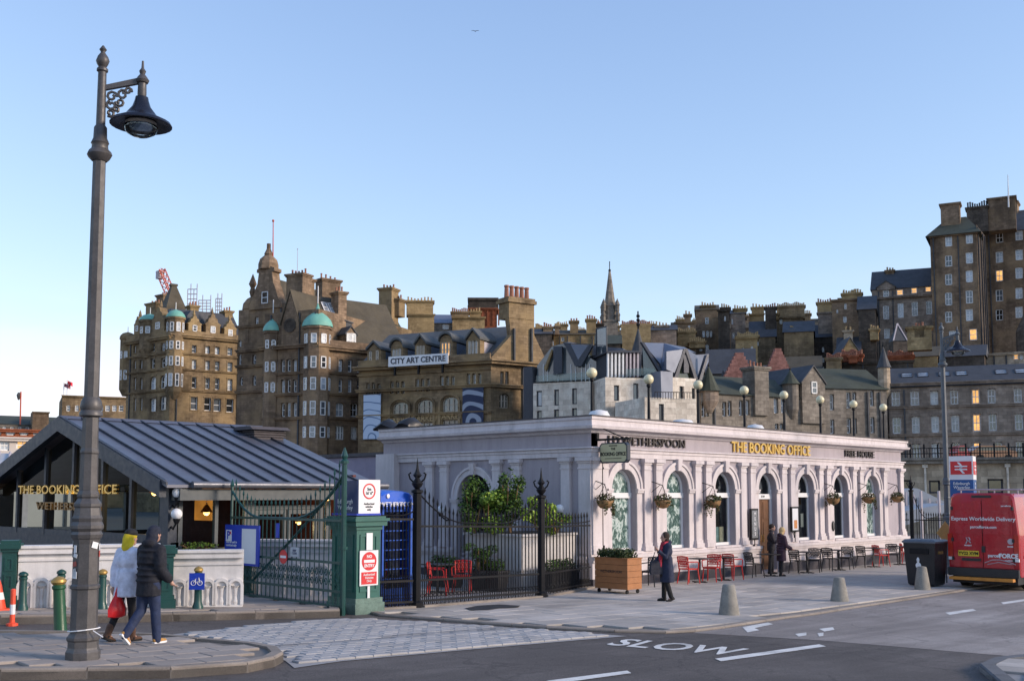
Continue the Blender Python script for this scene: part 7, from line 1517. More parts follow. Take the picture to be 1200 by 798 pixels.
mb = MB(); Y, Z = pyy(1185), pz(633.5); mb.lathe([(.085, 0), (.085, .008)], 16); mb.build('round_badge', M_crw, van, Mv @ Matrix.Translation((-.034, Y, Z)) @ Matrix.Rotation(R(-90), 4, 'Y'))
mb = MB(); mb.tube([(-.036, pyy(1154), pz(659)), (-.036, pyy(1163), pz(655.5)), (-.036, pyy(1172), pz(655)), (-.036, pyy(1182), pz(657)), (-.036, pyy(1190), pz(660))], .012, 4); mb.tube([(-.036, pyy(1157), pz(661)), (-.036, pyy(1170), pz(658)), (-.036, pyy(1186), pz(660))], .01, 4); mb.build('swoosh_emblem', M_crw, van)
mb = MB(); a, b = pyy(1147.5), pyy(1123.5); mb.box(-.05, a, pz(652), -.036, b, pz(645.5)); np_ = mb.build('number_plate', mat('plate_yellow', (.72, .52, .03), .4), van); put('lettering', text_mesh('YV22 XVM', .125, .002, .004, mats=M_black), np_, face_M(Mv @ Vector((-.053, (a + b) / 2, pz(648.8))), (0, -1, 0)))
mb = MB(); mb.box(-.02, -.28, VH - .14, .03, .28, VH - .07); mb.build('high_brake_lamp', M_vblk, van)
mb = MB(); mb.tube([(-.005, 0, .66), (-.005, 0, VH - .2)], .006, 4); mb.build('door_gap', M_vblk, van)
mb = MB(); [mb.tube([(x, -hw + .1, VH + .1), (x, hw - .1, VH + .1)], .025, 6) for x in (.6, 2.0, 3.3)]; [mb.tube([(x, s * (hw - .2), VH - .05), (x, s * (hw - .2), VH + .1)], .02, 5) for x in (.6, 2.0, 3.3) for s in (-1, 1)]; mb.build('roof_bar', M_crw, van)
mb = MB(); [mb.box(x - .015, -hw - .004, .95, x + .015, -hw + .01, VH - .4) for x in (1.2, 2.6)]; mb.box(.3, -hw - .02, .95, 3.6, -hw + .005, 1.03); mb.build('side_rail', M_vblk, van)

# ================================================================ rail totem
P = at(1144, 600, 36); P.z = zg(P.x); z0, z1, z2 = at(1144, 577, 36).z - P.z, at(1144, 562, 36).z - P.z, at(1144, 534.5, 36).z - P.z
tt = thing('station_totem', 'white station totem with red double arrow emblem on blue base', 'sign', TM(P.x, P.y, P.z, R(14))); Mt = WM[tt.name]; w_ = .80
mb = MB(); mb.box(-w_ / 2, 0, z1, w_ / 2, .75, z2); mb.build('white_box', M_sw, tt); M_rb = mat('rail_blue', (.01, .08, .27), .4); mb = MB(); mb.box(-w_ / 2 + .01, .01, z0 - .25, w_ / 2 - .01, .74, z1 - .002); mb.build('blue_box', M_rb, tt); mb = MB(); mb.box(-.12, .25, 0, .12, .5, z0 - .25); mb.build('post', M_navy, tt)
def double_arrow(M, s):
    mb = MB()
    for z in (.11, -.11): mb.box(-.42 * s, (z - .045) * s, 0, .42 * s, (z + .045) * s, .01)
    for sg in (1, -1):
        pts = [(-.02, .155), (.14, .155), (-.06 + .0, .36), (-.22, .36)]; mb.prism([(sg * x * s * 1.0, sg * y * s) for x, y in ([(-.26, .40), (-.10, .40), (.10, .15), (-.06, .15)] if True else pts)][::1], 0, .01)
        mb.prism([(sg * x * s, sg * y * s) for x, y in [(-.02, .07), (.14, .07), (.02, -.07), (-.14, -.07)]], 0, .0102)
    return mb
for M, ww, nm in ((Mt @ Matrix.Translation((0, -.012, (z1 + z2) / 2)) @ Matrix.Rotation(R(90), 4, 'X'), w_, 'front'), (Mt @ Matrix.Translation((w_ / 2 + .012, .375, (z1 + z2) / 2)) @ Matrix.Rotation(R(90), 4, 'Z') @ Matrix.Rotation(R(90), 4, 'X'), .75, 'side'), (Mt @ Matrix.Translation((-w_ / 2 - .012, .375, (z1 + z2) / 2)) @ Matrix.Rotation(R(-90), 4, 'Z') @ Matrix.Rotation(R(90), 4, 'X'), .75, 'side')):
    mb = MB(); mb.box(-ww * .44, -.22, -.01, ww * .44, .22, 0); p = mb.build('red_panel', M_red, tt, M); mb = double_arrow(M, .5 * ww / .8); mb.build('double_arrow', M_sw, p, M)
put('lettering', text_mesh('Edinburgh\nWaverley', .13, .003, .002, mats=M_sw), tt, Mt @ Matrix.Translation((-w_ / 2 - .004, .375, (z0 + z1) / 2 + .02)) @ Matrix.Rotation(R(-90), 4, 'Z') @ Matrix.Rotation(R(90), 4, 'X'))
put('lettering', text_mesh('Way\nOut', .13, .003, .002, mats=M_sw), tt, Mt @ Matrix.Translation((0, -.004, (z0 + z1) / 2 + .02)) @ Matrix.Rotation(R(90), 4, 'X'))
# yellow roadworks diamond peeping out by the van
P = at(1108, 624, 33.5); o = thing('diamond_sign', 'small pale yellow diamond sign between bin and van', 'sign', face_M(P, RT)); mb = MB(); mb.prism([(-.28, 0), (0, -.36), (.28, 0), (0, .36)], -.015, 0); mb.build('plate', mat('pale_yellow', (.65, .45, .16), .5), o); mb = MB(); mb.tube([(0, 0, -.03), (0, zg(P.x) - P.z, -.03)], .025, 6); mb.build('post', M_lampg, o)

# ================================================================ railing beyond the pub
a, b = Vector((45.0, 22.0, zg(45))), Vector((52.5, 20.0, zg(52)))
pa = at(1069, 640, 50); pa.z = zg(pa.x)
qa, qb = at(1050, 640, 50.5), at(1118, 640, 49); qa.z = zg(qa.x); qb.z = zg(qb.x)
d = (qb - qa); d.z = 0; d.normalize(); pm = qa + d * (pa - qa).dot(d); pm.z = zg(pm.x)
finial_post(pm, at(1069, 576, 50).z - pm.z, 'black railing post with finial past the far end of the pub')
railing(qa, pm - d * .12, 6, 1.9, 1.9, 1.9, 'short black railing beside the far end of the pub'); railing(pm + d * .12, qb, 16, 2.9, 1.9, 1.9, 'black railing behind the litter bin with swept top')

# ================================================================ globe lamps and domes on the pub roof
M_globe = mat('globe_cream', (.74, .66, .42), .3, var=.05, spec=.6)
mg = None; zroof = ZP - .25
for i, (px, py) in enumerate(((693.5, 437), (760, 444.5), (818, 451), (872, 457.5), (918.5, 463), (961, 468.5), (1000, 473.5), (1035, 477.5))):
    P = on_y(px, py, 23.2); lab = 'cream globe lamp on black post on the pub roof, number %d' % i
    lab = ['cream globe lamp nearest the roof corner above hanging sign', 'cream globe lamp on the pub roof above second arched window', 'cream globe lamp on roof between second and third windows', 'cream globe lamp on roof above the raised gold letters start', 'cream globe lamp on roof above the raised gold letters end', 'cream globe lamp on roof above the fifth arched window', 'cream globe lamp on roof above the FREE HOUSE letters', 'cream globe lamp at the far end of the pub roof'][i]
    M = TM(P.x, P.y, zroof); h = P.z - zroof
    o = thing('globe_lamp', lab, 'lamp', M, 'globe lamps along the pub roof'); mb = MB(); mb.lathe([(.16, 0), (.16, .3), (.11, .36), (.11, .62), (.06, .7), (.045, h - .3), (.08, h - .26), (.08, h - .2), (.05, h - .17)], 10); mb.build('post', M_black, o, smooth=True); mb = MB(); mb.sphere((0, 0, h), .185, n=16, m=10); mb.build('globe', M_globe, o, smooth=60)
for px, py, s, lab in ((702, 482, .34, 'white domed rooflight at the pub roof corner'), (800, 493, .4, 'white domed rooflight behind the parapet letters'), (885, 499, .34, 'white domed rooflight near the middle of the pub roof')):
    P = on_y(px, py + 8, 21.6); o = thing('rooflight', lab, 'rooflight', TM(P.x, P.y, zroof)); mb = MB(); mb.box(-s, -s, 0, s, s, .35); mb.build('kerb', M_lead, o); zt_ = on_y(px, py - 2, 21.6).z - zroof; mb = MB(); mb.lathe([(s * 1.05, .35), (s * 1.05, zt_ * .7), (s * .8, zt_ * .92), (.02, zt_)], 16); mb.build('dome', M_white, o, smooth=60)
P = on_x(466, 499, XF + 1.0); o = thing('roof_tarpaulin', 'crumpled black tarpaulin bundle on the parapet edge', 'tarpaulin', TM(P.x, P.y, ZP - .02)); mb = MB(); r = random.Random(2); mb.loft([[( .25 * math.sin(k * .7 + i) * .3 + (.28 + .1 * r.random()) * math.cos(k * math.pi / 5), -1.0 + i * .25, .06 + (.12 + .09 * math.sin(i * 1.3)) * (1 + math.sin(k * math.pi / 5)) + .05 * r.random()) for k in range(10)] for i in range(9)]); mb.build('bundle', M_vblk, o, smooth=60)

# ================================================================ hanging sign, wall boards, baskets
P = on_y(704.5, 531, YF - .17); zs = P.z; X = P.x - .42
hs = thing('hanging_sign', 'cream THE BOOKING OFFICE hanging pub sign on a black bracket', 'hanging sign', TM(X + .42, YF, zs)); Mh = WM[hs.name]
# sign board faces the camera side (-X), hung from a bracket that projects from the corner
c0, c1 = on_x(704.5, 531, X + .42), on_x(737, 531, X + .42); yA, yB = c0.y - YF, c1.y - YF
Mb_ = Mh; h_ = .29; w_ = (yA - yB) / 2 if yA > yB else .55; yc = (yA + yB) / 2
mb = MB(); e = .08
pts = [(-w_ + e, -h_), (w_ - e, -h_), (w_, -h_ + e), (w_, h_ - e), (w_ - e, h_), (-w_ + e, h_), (-w_, h_ - e), (-w_, -h_ + e)]
MBd = face_M(Mh @ Vector((0, yc, 0)), (0, -1, 0)); mb.prism(pts, -.07, .07); mb.build('board', M_slate_frame, hs, MBd)
mb = MB(); mb.prism([(x * .93, y * .88) for x, y in pts], .071, .08); mb.build('face', mat('sign_cream', (.50, .46, .27), .5, var=.08), hs, MBd)
put('lettering', text_mesh('BOOKING OFFICE', .145, .002, .004, mats=M_black, xs=.92 * w_ / .6), hs, MBd @ Matrix.Translation((0, -.04, .084))); put('lettering', text_mesh('THE', .09, .002, .002, mats=M_black), hs, MBd @ Matrix.Translation((0, .11, .084))); mb = MB(); mb.box(-w_ * .6, -.17, .081, w_ * .6, -.155, .085); mb.box(-w_ * .3, .19, .081, w_ * .3, .215, .085); mb.build('rule', M_black, hs, MBd)
mb = MB(); mb.box(-.04, yB - .05, h_ + .07, .04, .0, h_ + .13); mb.box(-.05, -.06, h_ + .07, .05, .02, h_ + .55); mb.tube([(0, -.05, h_ + .5), (0, yB * .8, h_ + .15)], .018, 5); [mb.tube([(0, yc + q * w_ * .7, h_), (0, yc + q * w_ * .7, h_ + .09)], .015, 5) for q in (-1, 1)]; mb.build('bracket', M_black, hs)
M_gls = mat('notice_slate', (.16, .17, .18), .5, var=.4, scale=12)
for px, w2, z0, z1, m, lab in ((883, .24, 1.12, 2.18, M_gls, 'tall black framed menu board left of the pub doorway'), (930.5, .26, 1.32, 2.22, M_sw, 'black framed poster board right of the pub doorway')):
    u = on_y(px, 610, YF - .14).x; o = thing('menu_board', lab, 'notice board', TM(u, YF - .13, z0)); h = z1 - z0; mb = MB(); mb.box(-w2, -.06, 0, w2, 0, h); mb.build('frame', M_black, o); mb = MB(); mb.box(-w2 + .06, -.068, .06, w2 - .06, -.061, h - .06); mb.build('sheet', m, o); mb = MB(); mb.tube([(0, -.03, -.35), (0, -.03, 0)], .03, 6); mb.build('stem', M_black, o)
    if m is M_sw: mb = MB(); mb.box(-.1, -.073, .12, .12, -.069, .42); mb.build('picture', mat('dish_orange', (.55, .22, .06), .5, var=.4, scale=14), o)
    else: put('lettering', text_mesh('M\nE\nN\nU\nS', .17, .002, .002, mats=M_sw), o, WM[o.name] @ Matrix.Translation((0, -.073, h / 2)) @ Matrix.Rotation(R(90), 4, 'X'))
u = on_y(976.5, 615, YF - .13).x; o = thing('oval_plaque', 'small dark oval plaque on the pilaster by the sixth window', 'plaque', TM(u, YF - .13, on_y(976.5, 616, YF).z)); mb = MB(); mb.sphere((0, 0, 0), .10, .03, .2, 14, 8); mb.build('plate', M_black, o, smooth=60); mb = MB(); mb.sphere((0, -.02, 0), .07, .016, .15, 12, 6); mb.build('inset', M_lamp, o)
def leaves(mb, c, rad, n, size, r, up=.2, mats=1, flat=False):
    for i in range(n):
        while True:
            p = Vector((r.uniform(-1, 1), r.uniform(-1, 1), r.uniform(-1, 1)))
            if .25 < p.length < 1: break
        q = Vector((c[0] + p.x * rad[0], c[1] + p.y * rad[1], c[2] + p.z * rad[2])); nrm = (p + Vector((r.gauss(0, .6), r.gauss(0, .6), r.gauss(up, .6)))).normalized()
        a = nrm.cross(Vector((r.gauss(0, 1), r.gauss(0, 1), r.gauss(0, 1)))).normalized(); b = nrm.cross(a); s = size * r.uniform(.6, 1.4); mb.k = r.randrange(mats)
        mb.add([q - a * s * .5, q + b * s * .45 - a * s * .1, q + a * s * .7, q - b * s * .45 - a * s * .1], [(0, 1, 2, 3)])
def leafmat(name, c, tr=.25):
    m, n, b = _nodes(name); g = N(n, 'ShaderNodeNewGeometry').outputs['Position']; k = ramp(n, noise(n, 14, 3, .6, g), [(.3, tuple(x * .5 for x in c)), (.7, tuple(x * 1.35 for x in c))]); n.links.new(k, b.inputs['Base Color']); b.inputs['Roughness'].default_value = .55; b.inputs['Specular IOR Level'].default_value = .3
    tl = N(n, 'ShaderNodeBsdfTranslucent'); n.links.new(k, tl.inputs[0]); mx = N(n, 'ShaderNodeMixShader'); mx.inputs[0].default_value = tr; n.links.new(b.outputs[0], mx.inputs[1]); n.links.new(tl.outputs[0], mx.inputs[2]); n.links.new(mx.outputs[0], n.nodes['Material Output'].inputs[0]); return m
L1, L2, L3, L4, L5 = leafmat('leaf_dark', (.035, .06, .02)), leafmat('leaf_mid', (.11, .20, .035)), leafmat('leaf_bright', (.36, .50, .07)), leafmat('leaf_brown', (.11, .07, .035)), leafmat('leaf_olive', (.09, .11, .04))
M_coir = mat('coir_basket', (.28, .16, .07), .95, var=.35, scale=12, fine=60, bmp=.6)
for i, (px, py) in enumerate(((709, 588), (777, 588), (836, 588), (976.5, 585), (1018, 584), (1051.5, 583))):
    r = random.Random(i); P = on_y(px, py, YF - .45); lab = ['hanging basket with trailing brown plants left of first window', 'hanging basket between the first and second windows', 'hanging basket with long trails between second and third windows', 'hanging basket beside the sixth arched window', 'hanging basket beside the seventh arched window', 'hanging basket on the last pilasters of the pub'][i]
    o = thing('hanging_basket', lab, 'hanging basket', TM(P.x, P.y, P.z), 'hanging flower baskets on the pub front'); mb = MB(); mb.lathe([(.03, -.2), (.14, -.17), (.22, -.08), (.25, .03), (.23, .05)], 14); mb.build('bowl', M_coir, o, smooth=60)
    mb = MB(); leaves(mb, (0, 0, .08), (.32, .28, .17), 360, .055, r, .5, 3)
    for k in range(7):
        an = r.uniform(0, 6.28); ln = r.uniform(.1, .55) if i in (0, 2, 4) else r.uniform(.05, .3)
        leaves(mb, (.26 * math.cos(an), .26 * math.sin(an), -ln / 2), (.06, .06, ln / 2 + .03), int(16 + 60 * ln), .045, r, 0, 3)
    mb.build('plants', [L5, L4, L1], o)
    mb = MB(); [mb.tube([(.24 * math.cos(a), .24 * math.sin(a), .03), (0, 0, .5)], .008, 4) for a in (0, 2.1, 4.2)]; mb.tube([(0, 0, .5), (.0, .42, .62)], .014, 5); mb.tube([(0, .1, .52), (0, .43, .3)], .01, 5); mb.build('bracket', M_black, o)
# wheeled wooden planter
A0, A1 = gp(701, 695, .04), gp(748, 694, .04); P = gp(735, 697, .04)
uL, uM, uR = gp(701, 693, .04), gp(735.5, 696.5, .04), gp(748, 691.5, .04)
pw_ = (uM - uL).length; pd_ = .62; rz = 0; Pc = Vector((uM.x, uM.y, uM.z))
M_pl = mat('planter_wood', (.36, .15, .055), .65, var=.2, scale=3, fine=30); h = at(735, 655, depth(uM)).z - uM.z
pl = thing('wheeled_planter', 'varnished wooden planter box on castors at the pub corner', 'planter', TM(uM.x, uM.y, uM.z, R(-90) * 0)); 
# corner nearest the camera at origin; faces: left face runs to +Y (-X side), right face runs to +X
Lx, Ly = .62, 1.12
for k in range(5):
    z0, z1 = .12 + (h - .12) * k / 5, .12 + (h - .12) * (k + 1) / 5 - .008
    for q in ((0, 0, .03, Ly), (Lx - .03, 0, Lx, Ly), (.031, 0, Lx - .031, .03), (.031, Ly - .03, Lx - .031, Ly)): mb = MB(); mb.box(q[0], q[1], z0, q[2], q[3], z1); mb.build('plank', M_pl, pl)
mb = MB(); mb.box(.031, .031, .14, Lx - .031, Ly - .031, h - .06); mb.build('soil', M_room, pl); mb = MB(); mb.box(-.02, -.02, h - .008, .07, Ly + .02, h + .02); mb.box(Lx - .07, -.02, h - .008, Lx + .02, Ly + .02, h + .02); mb.box(.07, -.02, h - .007, Lx - .07, .05, h + .019); mb.build('rim', M_pl, pl)
put('branding', text_mesh('WETHERSPOON', .1, .001, .002, mats=M_darkletter), pl, face_M(WM[pl.name] @ Vector((-.003, Ly / 2, h * .62)), (0, -1, 0)))
for x, y in ((.08, .08), (Lx - .08, .08), (.08, Ly - .08), (Lx - .08, Ly - .08)): mb = MB(); mb.lathe([(.055, -.02), (.055, .02)], 10); mb.build('castor', M_black, pl, WM[pl.name] @ Matrix.Translation((x, y, .055)) @ Matrix.Rotation(R(90), 4, 'X'))
r = random.Random(8); mb = MB(); [leaves(mb, (r.uniform(.1, Lx - .1), r.uniform(.1, Ly - .1), h + .1), (.2, .2, .17), 160, .06, r, .3, 2) for _ in range(9)]; mb.build('plants', [L1, L5], pl)

# ================================================================ cafe tables and chairs
M_chr = mat('chair_red', (.52, .022, .018), .4, var=.06); M_chb = mat('chair_black', (.016, .015, .018), .5)
def make_chair(m, lab, cat='chair'):
    o = thing('cafe_chair', lab, cat, Matrix()); mb = MB(); mb.box(-.22, -.21, .425, .22, .22, .455); mb.box(-.20, -.22, .40, .20, -.19, .426); mb.build('seat', m, o)
    for s in (-1, 1):
        mb = MB(); mb.tube([(s * .19, -.19, .43), (s * .225, -.24, 0)], [.022, .016], 6); mb.build('leg', m, o)
        mb = MB(); mb.tube([(s * .19, .19, .43), (s * .225, .27, 0)], [.022, .016], 6); mb.build('leg', m, o)
        mb = MB(); mb.tube([(s * .235, -.17, .44), (s * .25, -.17, .62), (s * .25, -.12, .655), (s * .24, .24, .66)], .017, 6); mb.build('arm', m, o)
    mb = MB(); 
    for s in (-1, 1): mb.tube([(s * .2, .2, .44), (s * .215, .26, .8)], .02, 6)
    mb.tube([(-.215, .26, .8), (0, .275, .82), (.215, .26, .8)], .022, 6); mb.tube([(-.2, .215, .52), (.2, .215, .52)], .015, 6)
    for k in range(-4, 5):                             # woven lattice of the perforated back
        a, b = Vector((k * .05 - .06, .218, .53)), Vector((k * .05 + .06, .268, .80)); c, d_ = Vector((k * .05 + .06, .218, .53)), Vector((k * .05 - .06, .268, .80))
        for p, q in ((a, b), (c, d_)):
            if abs(p.x) < .21 and abs(q.x) < .21: mb.tube([p, q], .012, 4)
    for z in (.6, .67, .74): mb.tube([(-.2, .225 + (z - .52) * .16, z), (.2, .225 + (z - .52) * .16, z)], .012, 4)
    mb.build('backrest', m, o); return o
def make_table(lab):
    o = thing('cafe_table', lab, 'table', Matrix()); mb = MB(); mb.box(-.33, -.33, .71, .33, .33, .735); mb.build('table_top', M_chb, o); mb = MB(); mb.tube([(0, 0, .03), (0, 0, .71)], .035, 8); mb.build('pedestal', M_chb, o); mb = MB(); mb.box(-.26, -.035, 0, .26, .035, .03); mb.box(-.035, -.26, 0, .035, -.036, .029); mb.box(-.035, .036, 0, .035, .26, .029); mb.build('base', M_chb, o); return o
cr_, cb_, tb_ = make_chair(M_chr, 'x'), make_chair(M_chb, 'x'), make_table('x'); used = set()
def place(proto, px, Y, rz, lab, grp, off=0):
    X = on_y(px, 665, Y).x; M = TM(X, Y, zg(X) + .045, R(rz))
    if proto.name not in used:
        used.add(proto.name); ch = [(c, WM[proto.name].inverted() @ WM[c.name]) for c in bpy.data.objects if c.parent == proto]; proto.matrix_basis = M; WM[proto.name] = M
        for c, m in ch: WM[c.name] = M @ m
        proto['label'] = lab; proto['group'] = grp; return proto
    return copy_tree(proto, M, lab, grp)
gr, gb_, gt = 'red cafe chairs outside the pub', 'black cafe chairs outside the pub', 'cafe tables outside the pub'
Yc = YF - .95
for px, rz, lab in ((807, 80, 'red lattice backed chair nearest the wheeled planter'), (834, -75, 'red lattice backed chair below the third arched window'), (859, 85, 'red lattice backed chair left of the menu board'), (1033, 60, 'red lattice backed chair below the seventh arched window'), (1064, 35, 'red lattice backed chair past the end of the pub')): place(cr_, px, Yc - .1, rz, lab, gr)
for px, rz, lab in ((763, -80, 'black chair behind the woman in the dark coat'), (884, 70, 'black chair below the tall menu board'), (936, 80, 'black chair nearest the blonde woman by the door'), (954, -70, 'black chair below the fifth arched window'), (974, 85, 'black chair right of the fifth arched window'), (991, -80, 'black chair below the sixth arched window'), (1014, 75, 'black chair between sixth and seventh arched windows'), (1046, -60, 'black chair at the last pilasters of the pub')): place(cb_, px, Yc, rz, lab, gb_)
for px, lab in ((820, 'black square cafe table between the first two red chairs'), (848, 'black square cafe table between second and third red chairs'), (903, 'black square cafe table before the pub doorway'), (946, 'black square cafe table under the poster board'), (983, 'black square cafe table under the sixth window'), (1024, 'black square cafe table under the seventh window'), (1055, 'black square cafe table at the far end of the terrace')): place(tb_, px, Yc - .05, 0, lab, gt)
# inside the courtyard: two red chairs and black tables behind the railing
for X, Y, rz, lab in ((18.2, 20.3, 40, 'red lattice chair in the courtyard seen between railing bars'), (19.3, 20.6, -50, 'red lattice chair in the courtyard beside the black tub'), (16.0, 20.6, 120, 'red lattice chair in the courtyard behind the telephone box')): copy_tree(cr_, TM(X, Y, zg(X) + .045, R(rz)), lab, 'red chairs in the courtyard')
copy_tree(tb_, TM(18.8, 21.0, zg(18.8) + .045), 'black square table between the courtyard chairs', 'courtyard tables'); copy_tree(tb_, TM(16.8, 20.9, zg(16.8) + .045), 'black square table in courtyard near the telephone box', 'courtyard tables')
for X, Y, rz, lab in ((16.9, 21.8, 10, 'black chair in the courtyard beyond the tall railing post'), (21.6, 20.6, -20, 'black chair in the courtyard near the pub corner')): copy_tree(cb_, TM(X, Y, zg(X) + .045, R(rz)), lab, 'black chairs in the courtyard')
# raised white planter bed with shrubs
M_bed = mat('bed_white', (.55, .52, .50), .8, var=.08, dirt=.3)
q0, q1 = on_x(545, 660, 19.6), on_x(655, 660, 21.4)
bed = thing('raised_bed', 'long pale rendered raised bed wall behind the railings', 'planter', TM(19.6, 22.2, 0)); 
bc = at(611, 660, 29.3); by1 = on_x(545, 660, bc.x).y; zt_ = at(611, 626, 29.3).z; bx1 = 23.5
mb = MB(); mb.prism([(bc.x, bc.y), (bx1, bc.y), (bx1, bc.y + 1.3), (bc.x + 1.0, by1), (bc.x, by1)], -.2, zt_ - .07); mb.prism([(bc.x - .05, bc.y - .05), (bx1, bc.y - .05), (bx1, bc.y + 1.35), (bc.x + 1.05, by1 + .05), (bc.x - .05, by1 + .05)], zt_ - .07, zt_); mb.build('wall', M_bed, bed, Matrix()); [MB().box(bc.x - .014, y, .35 + k * .12, bc.x - .003, y + .5, .40 + k * .12).build('louvre_slat', M_crw, bed, Matrix()) for y in (bc.y + .9, bc.y + 1.9) for k in range(6)]; mb = MB(); mb.prism([(bc.x + .1, bc.y + .1), (bx1 - .1, bc.y + .1), (bx1 - .1, bc.y + 1.2), (bc.x + .95, by1 - .1), (bc.x + .1, by1 - .1)], zt_ - .06, zt_ + .02); mb.build('soil', M_room, bed, Matrix())
for k, (X_, Y_) in enumerate(((bc.x - .75, bc.y + .5), (bc.x - .8, bc.y + 2.2), (bc.x + .9, bc.y - .6))):
    o = thing('planter_trough', ['black trough planter before the raised bed corner', 'black trough planter before the raised bed louvres', 'black trough planter between railing and pub corner'][k], 'planter', TM(X_, Y_, zg(X_) + .045, 0 if k == 2 else R(90))); mb = MB(); mb.loft([[(sx * a, sy * b, z) for sx, sy in ((-1, -1), (1, -1), (1, 1), (-1, 1))] for a, b, z in ((.5, .17, 0), (.56, .22, .5), (.58, .24, .5), (.58, .24, .56), (.5, .17, .56), (.5, .17, .5))]); mb.build('trough', M_chb, o); mb = MB(); r = random.Random(k); [leaves(mb, (x, 0, .68), (.2, .2, .2), 260, .05, r, .3, 2) for x in (-.36, -.1, .15, .38)]; mb.build('plants', [L1, L2], o)
def shrub(name, lab, P, rad, n, size, ms, seed, stems=5, cat='shrub', trunk_h=.4, clumps=9):
    r = random.Random(seed); o = thing(name, lab, cat, TM(P.x, P.y, P.z)); mb = MB()
    for k in range(clumps):
        an = r.uniform(0, 6.28); q = r.uniform(.15, .75); c = (rad[0] * q * math.cos(an), rad[1] * q * math.sin(an), trunk_h + rad[2] * (1 + r.uniform(-.75, .75))); s_ = r.uniform(.28, .5); leaves(mb, c, (rad[0] * s_, rad[1] * s_, rad[2] * s_), n // clumps, size, r, .3, len(ms))
    mb.build('crown', ms, o); mb = MB(); [mb.tube([(0, 0, 0), (rad[0] * .3 * math.cos(k * 2.4), rad[1] * .3 * math.sin(k * 2.4), trunk_h + rad[2] * .6), (rad[0] * .5 * math.cos(k * 2.4 + .4), rad[1] * .5 * math.sin(k * 2.4 + .4), trunk_h + rad[2] * 1.4)], [.03, .02, .008], 5) for k in range(stems)]; mb.build('stem', M_coir, o); return o
def bedP(px): P = at(px, 630, 30.0); P.z = zt_; return P
shrub('courtyard_tree', 'slim leafy young tree rising from the raised bed', bedP(598), (.5, .45, .85), 2600, .062, [L1, L2], 31, cat='tree', trunk_h=.15, clumps=18)
shrub('bright_shrub', 'yellow green feathery shrub at the pub end of raised bed', bedP(632), (.75, .5, .5), 3000, .07, [L3, L3, L2], 32, trunk_h=.05)
shrub('bright_shrub', 'bright green bushy shrub at the middle of raised bed', bedP(577), (.7, .55, .62), 2800, .07, [L3, L2, L2], 33, trunk_h=.05)
shrub('arching_shrub', 'dark arching shrub before the courtyard archway', bedP(556), (.55, .5, .8), 2400, .062, [L2, L1], 34, trunk_h=.02, clumps=14)
shrub('low_shrub', 'low yellow green shrub under the courtyard wall lamp', bedP(652), (.4, .35, .3), 1100, .06, [L3, L2], 35, trunk_h=.0)
for X, Y, lab, sd in ((20.3, 20.9, 'clipped dark shrub in a black tub near the raised bed', 36), (15.7, 21.6, 'leafy dark shrub in a black tub behind the telephone box', 37), (17.3, 22.8, 'tall dark shrub in a black tub by the courtyard door', 38)):
    P = Vector((X, Y, zg(X) + .045)); o = shrub('potted_shrub', lab, P, (.5, .42, .26) if sd == 36 else (.42, .42, .5), 1600, .045, [L1, L2], sd, trunk_h=.72 if sd == 36 else .45); mb = MB(); mb.lathe([(.2, 0), (.3, .5), (.32, .5), (.32, .55), (.27, .55), (.26, .5)], 14); mb.build('tub', M_chb, o, smooth=True)
def globe_bracket(P, n, lab):
    o = thing('wall_lamp', lab, 'lamp', TM(P.x, P.y, P.z)); mb = MB(); mb.sphere((0, 0, 0), .13, n=14, m=8); mb.build('globe', mat('globe_white', (.78, .78, .8), .3), o, smooth=60); mb = MB(); mb.lathe([(.05, -.22), (.09, -.12), (.06, -.1)], 8); mb.tube([(0, 0, -.2), Vector(n) * .25 + Vector((0, 0, -.35)), Vector(n) * .4 + Vector((0, 0, -.3))], .025, 5); mb.build('bracket', M_black, o)
globe_bracket(on_x(516.5, 597, XF - .4), (1, 0, 0), 'white globe wall lamp left of the courtyard archway'); globe_bracket(on_x(656, 596, XF - .4), (1, 0, 0), 'white globe wall lamp right of the courtyard archway')
for px, py, lab in ((207, 602, 'white globe lamp on post at the pavilion corner'), (208.5, 577, 'small white lantern above the pavilion corner globe')):
    P = on_y(px, py, YG - .25); globe_bracket(P, (0, .6, 0), lab)
P = on_y(227, 638, YG - .12); shrub('window_box_plants', 'yellow green box hedge along the pavilion window sill', Vector((P.x, P.y - .1, zsb - .02)), (.85, .16, .1), 260, .06, [L3, L5], 40, trunk_h=.0)
# ================================================================ seagull
P = at(557, 37, 150); o = thing('seagull', 'tiny dark gull gliding high in the blue sky', 'bird', TM(P.x, P.y, P.z, AZ)); mb = MB()
mb.loft([[(x + 0, r_ * math.cos(k * 1.047), r_ * math.sin(k * 1.047)) for k in range(6)] for x, r_ in ((-.2, .01), (-.12, .04), (0, .055), (.12, .045), (.19, .03), (.24, .008))])
for s in (-1, 1): mb.loft([[(x0, y, z + .006), (x1, y, z + .006), (x1, y, z - .006), (x0, y, z - .006)] for x0, x1, y, z in ((-.08, .08, s * .03, .01), (-.05, .1, s * .25, .1), (-.1, -.02, s * .5, .06), (-.14, -.13, s * .58, .04))])
o2 = mb.build('body', mat('gull_grey', (.12, .12, .13), .7), o)
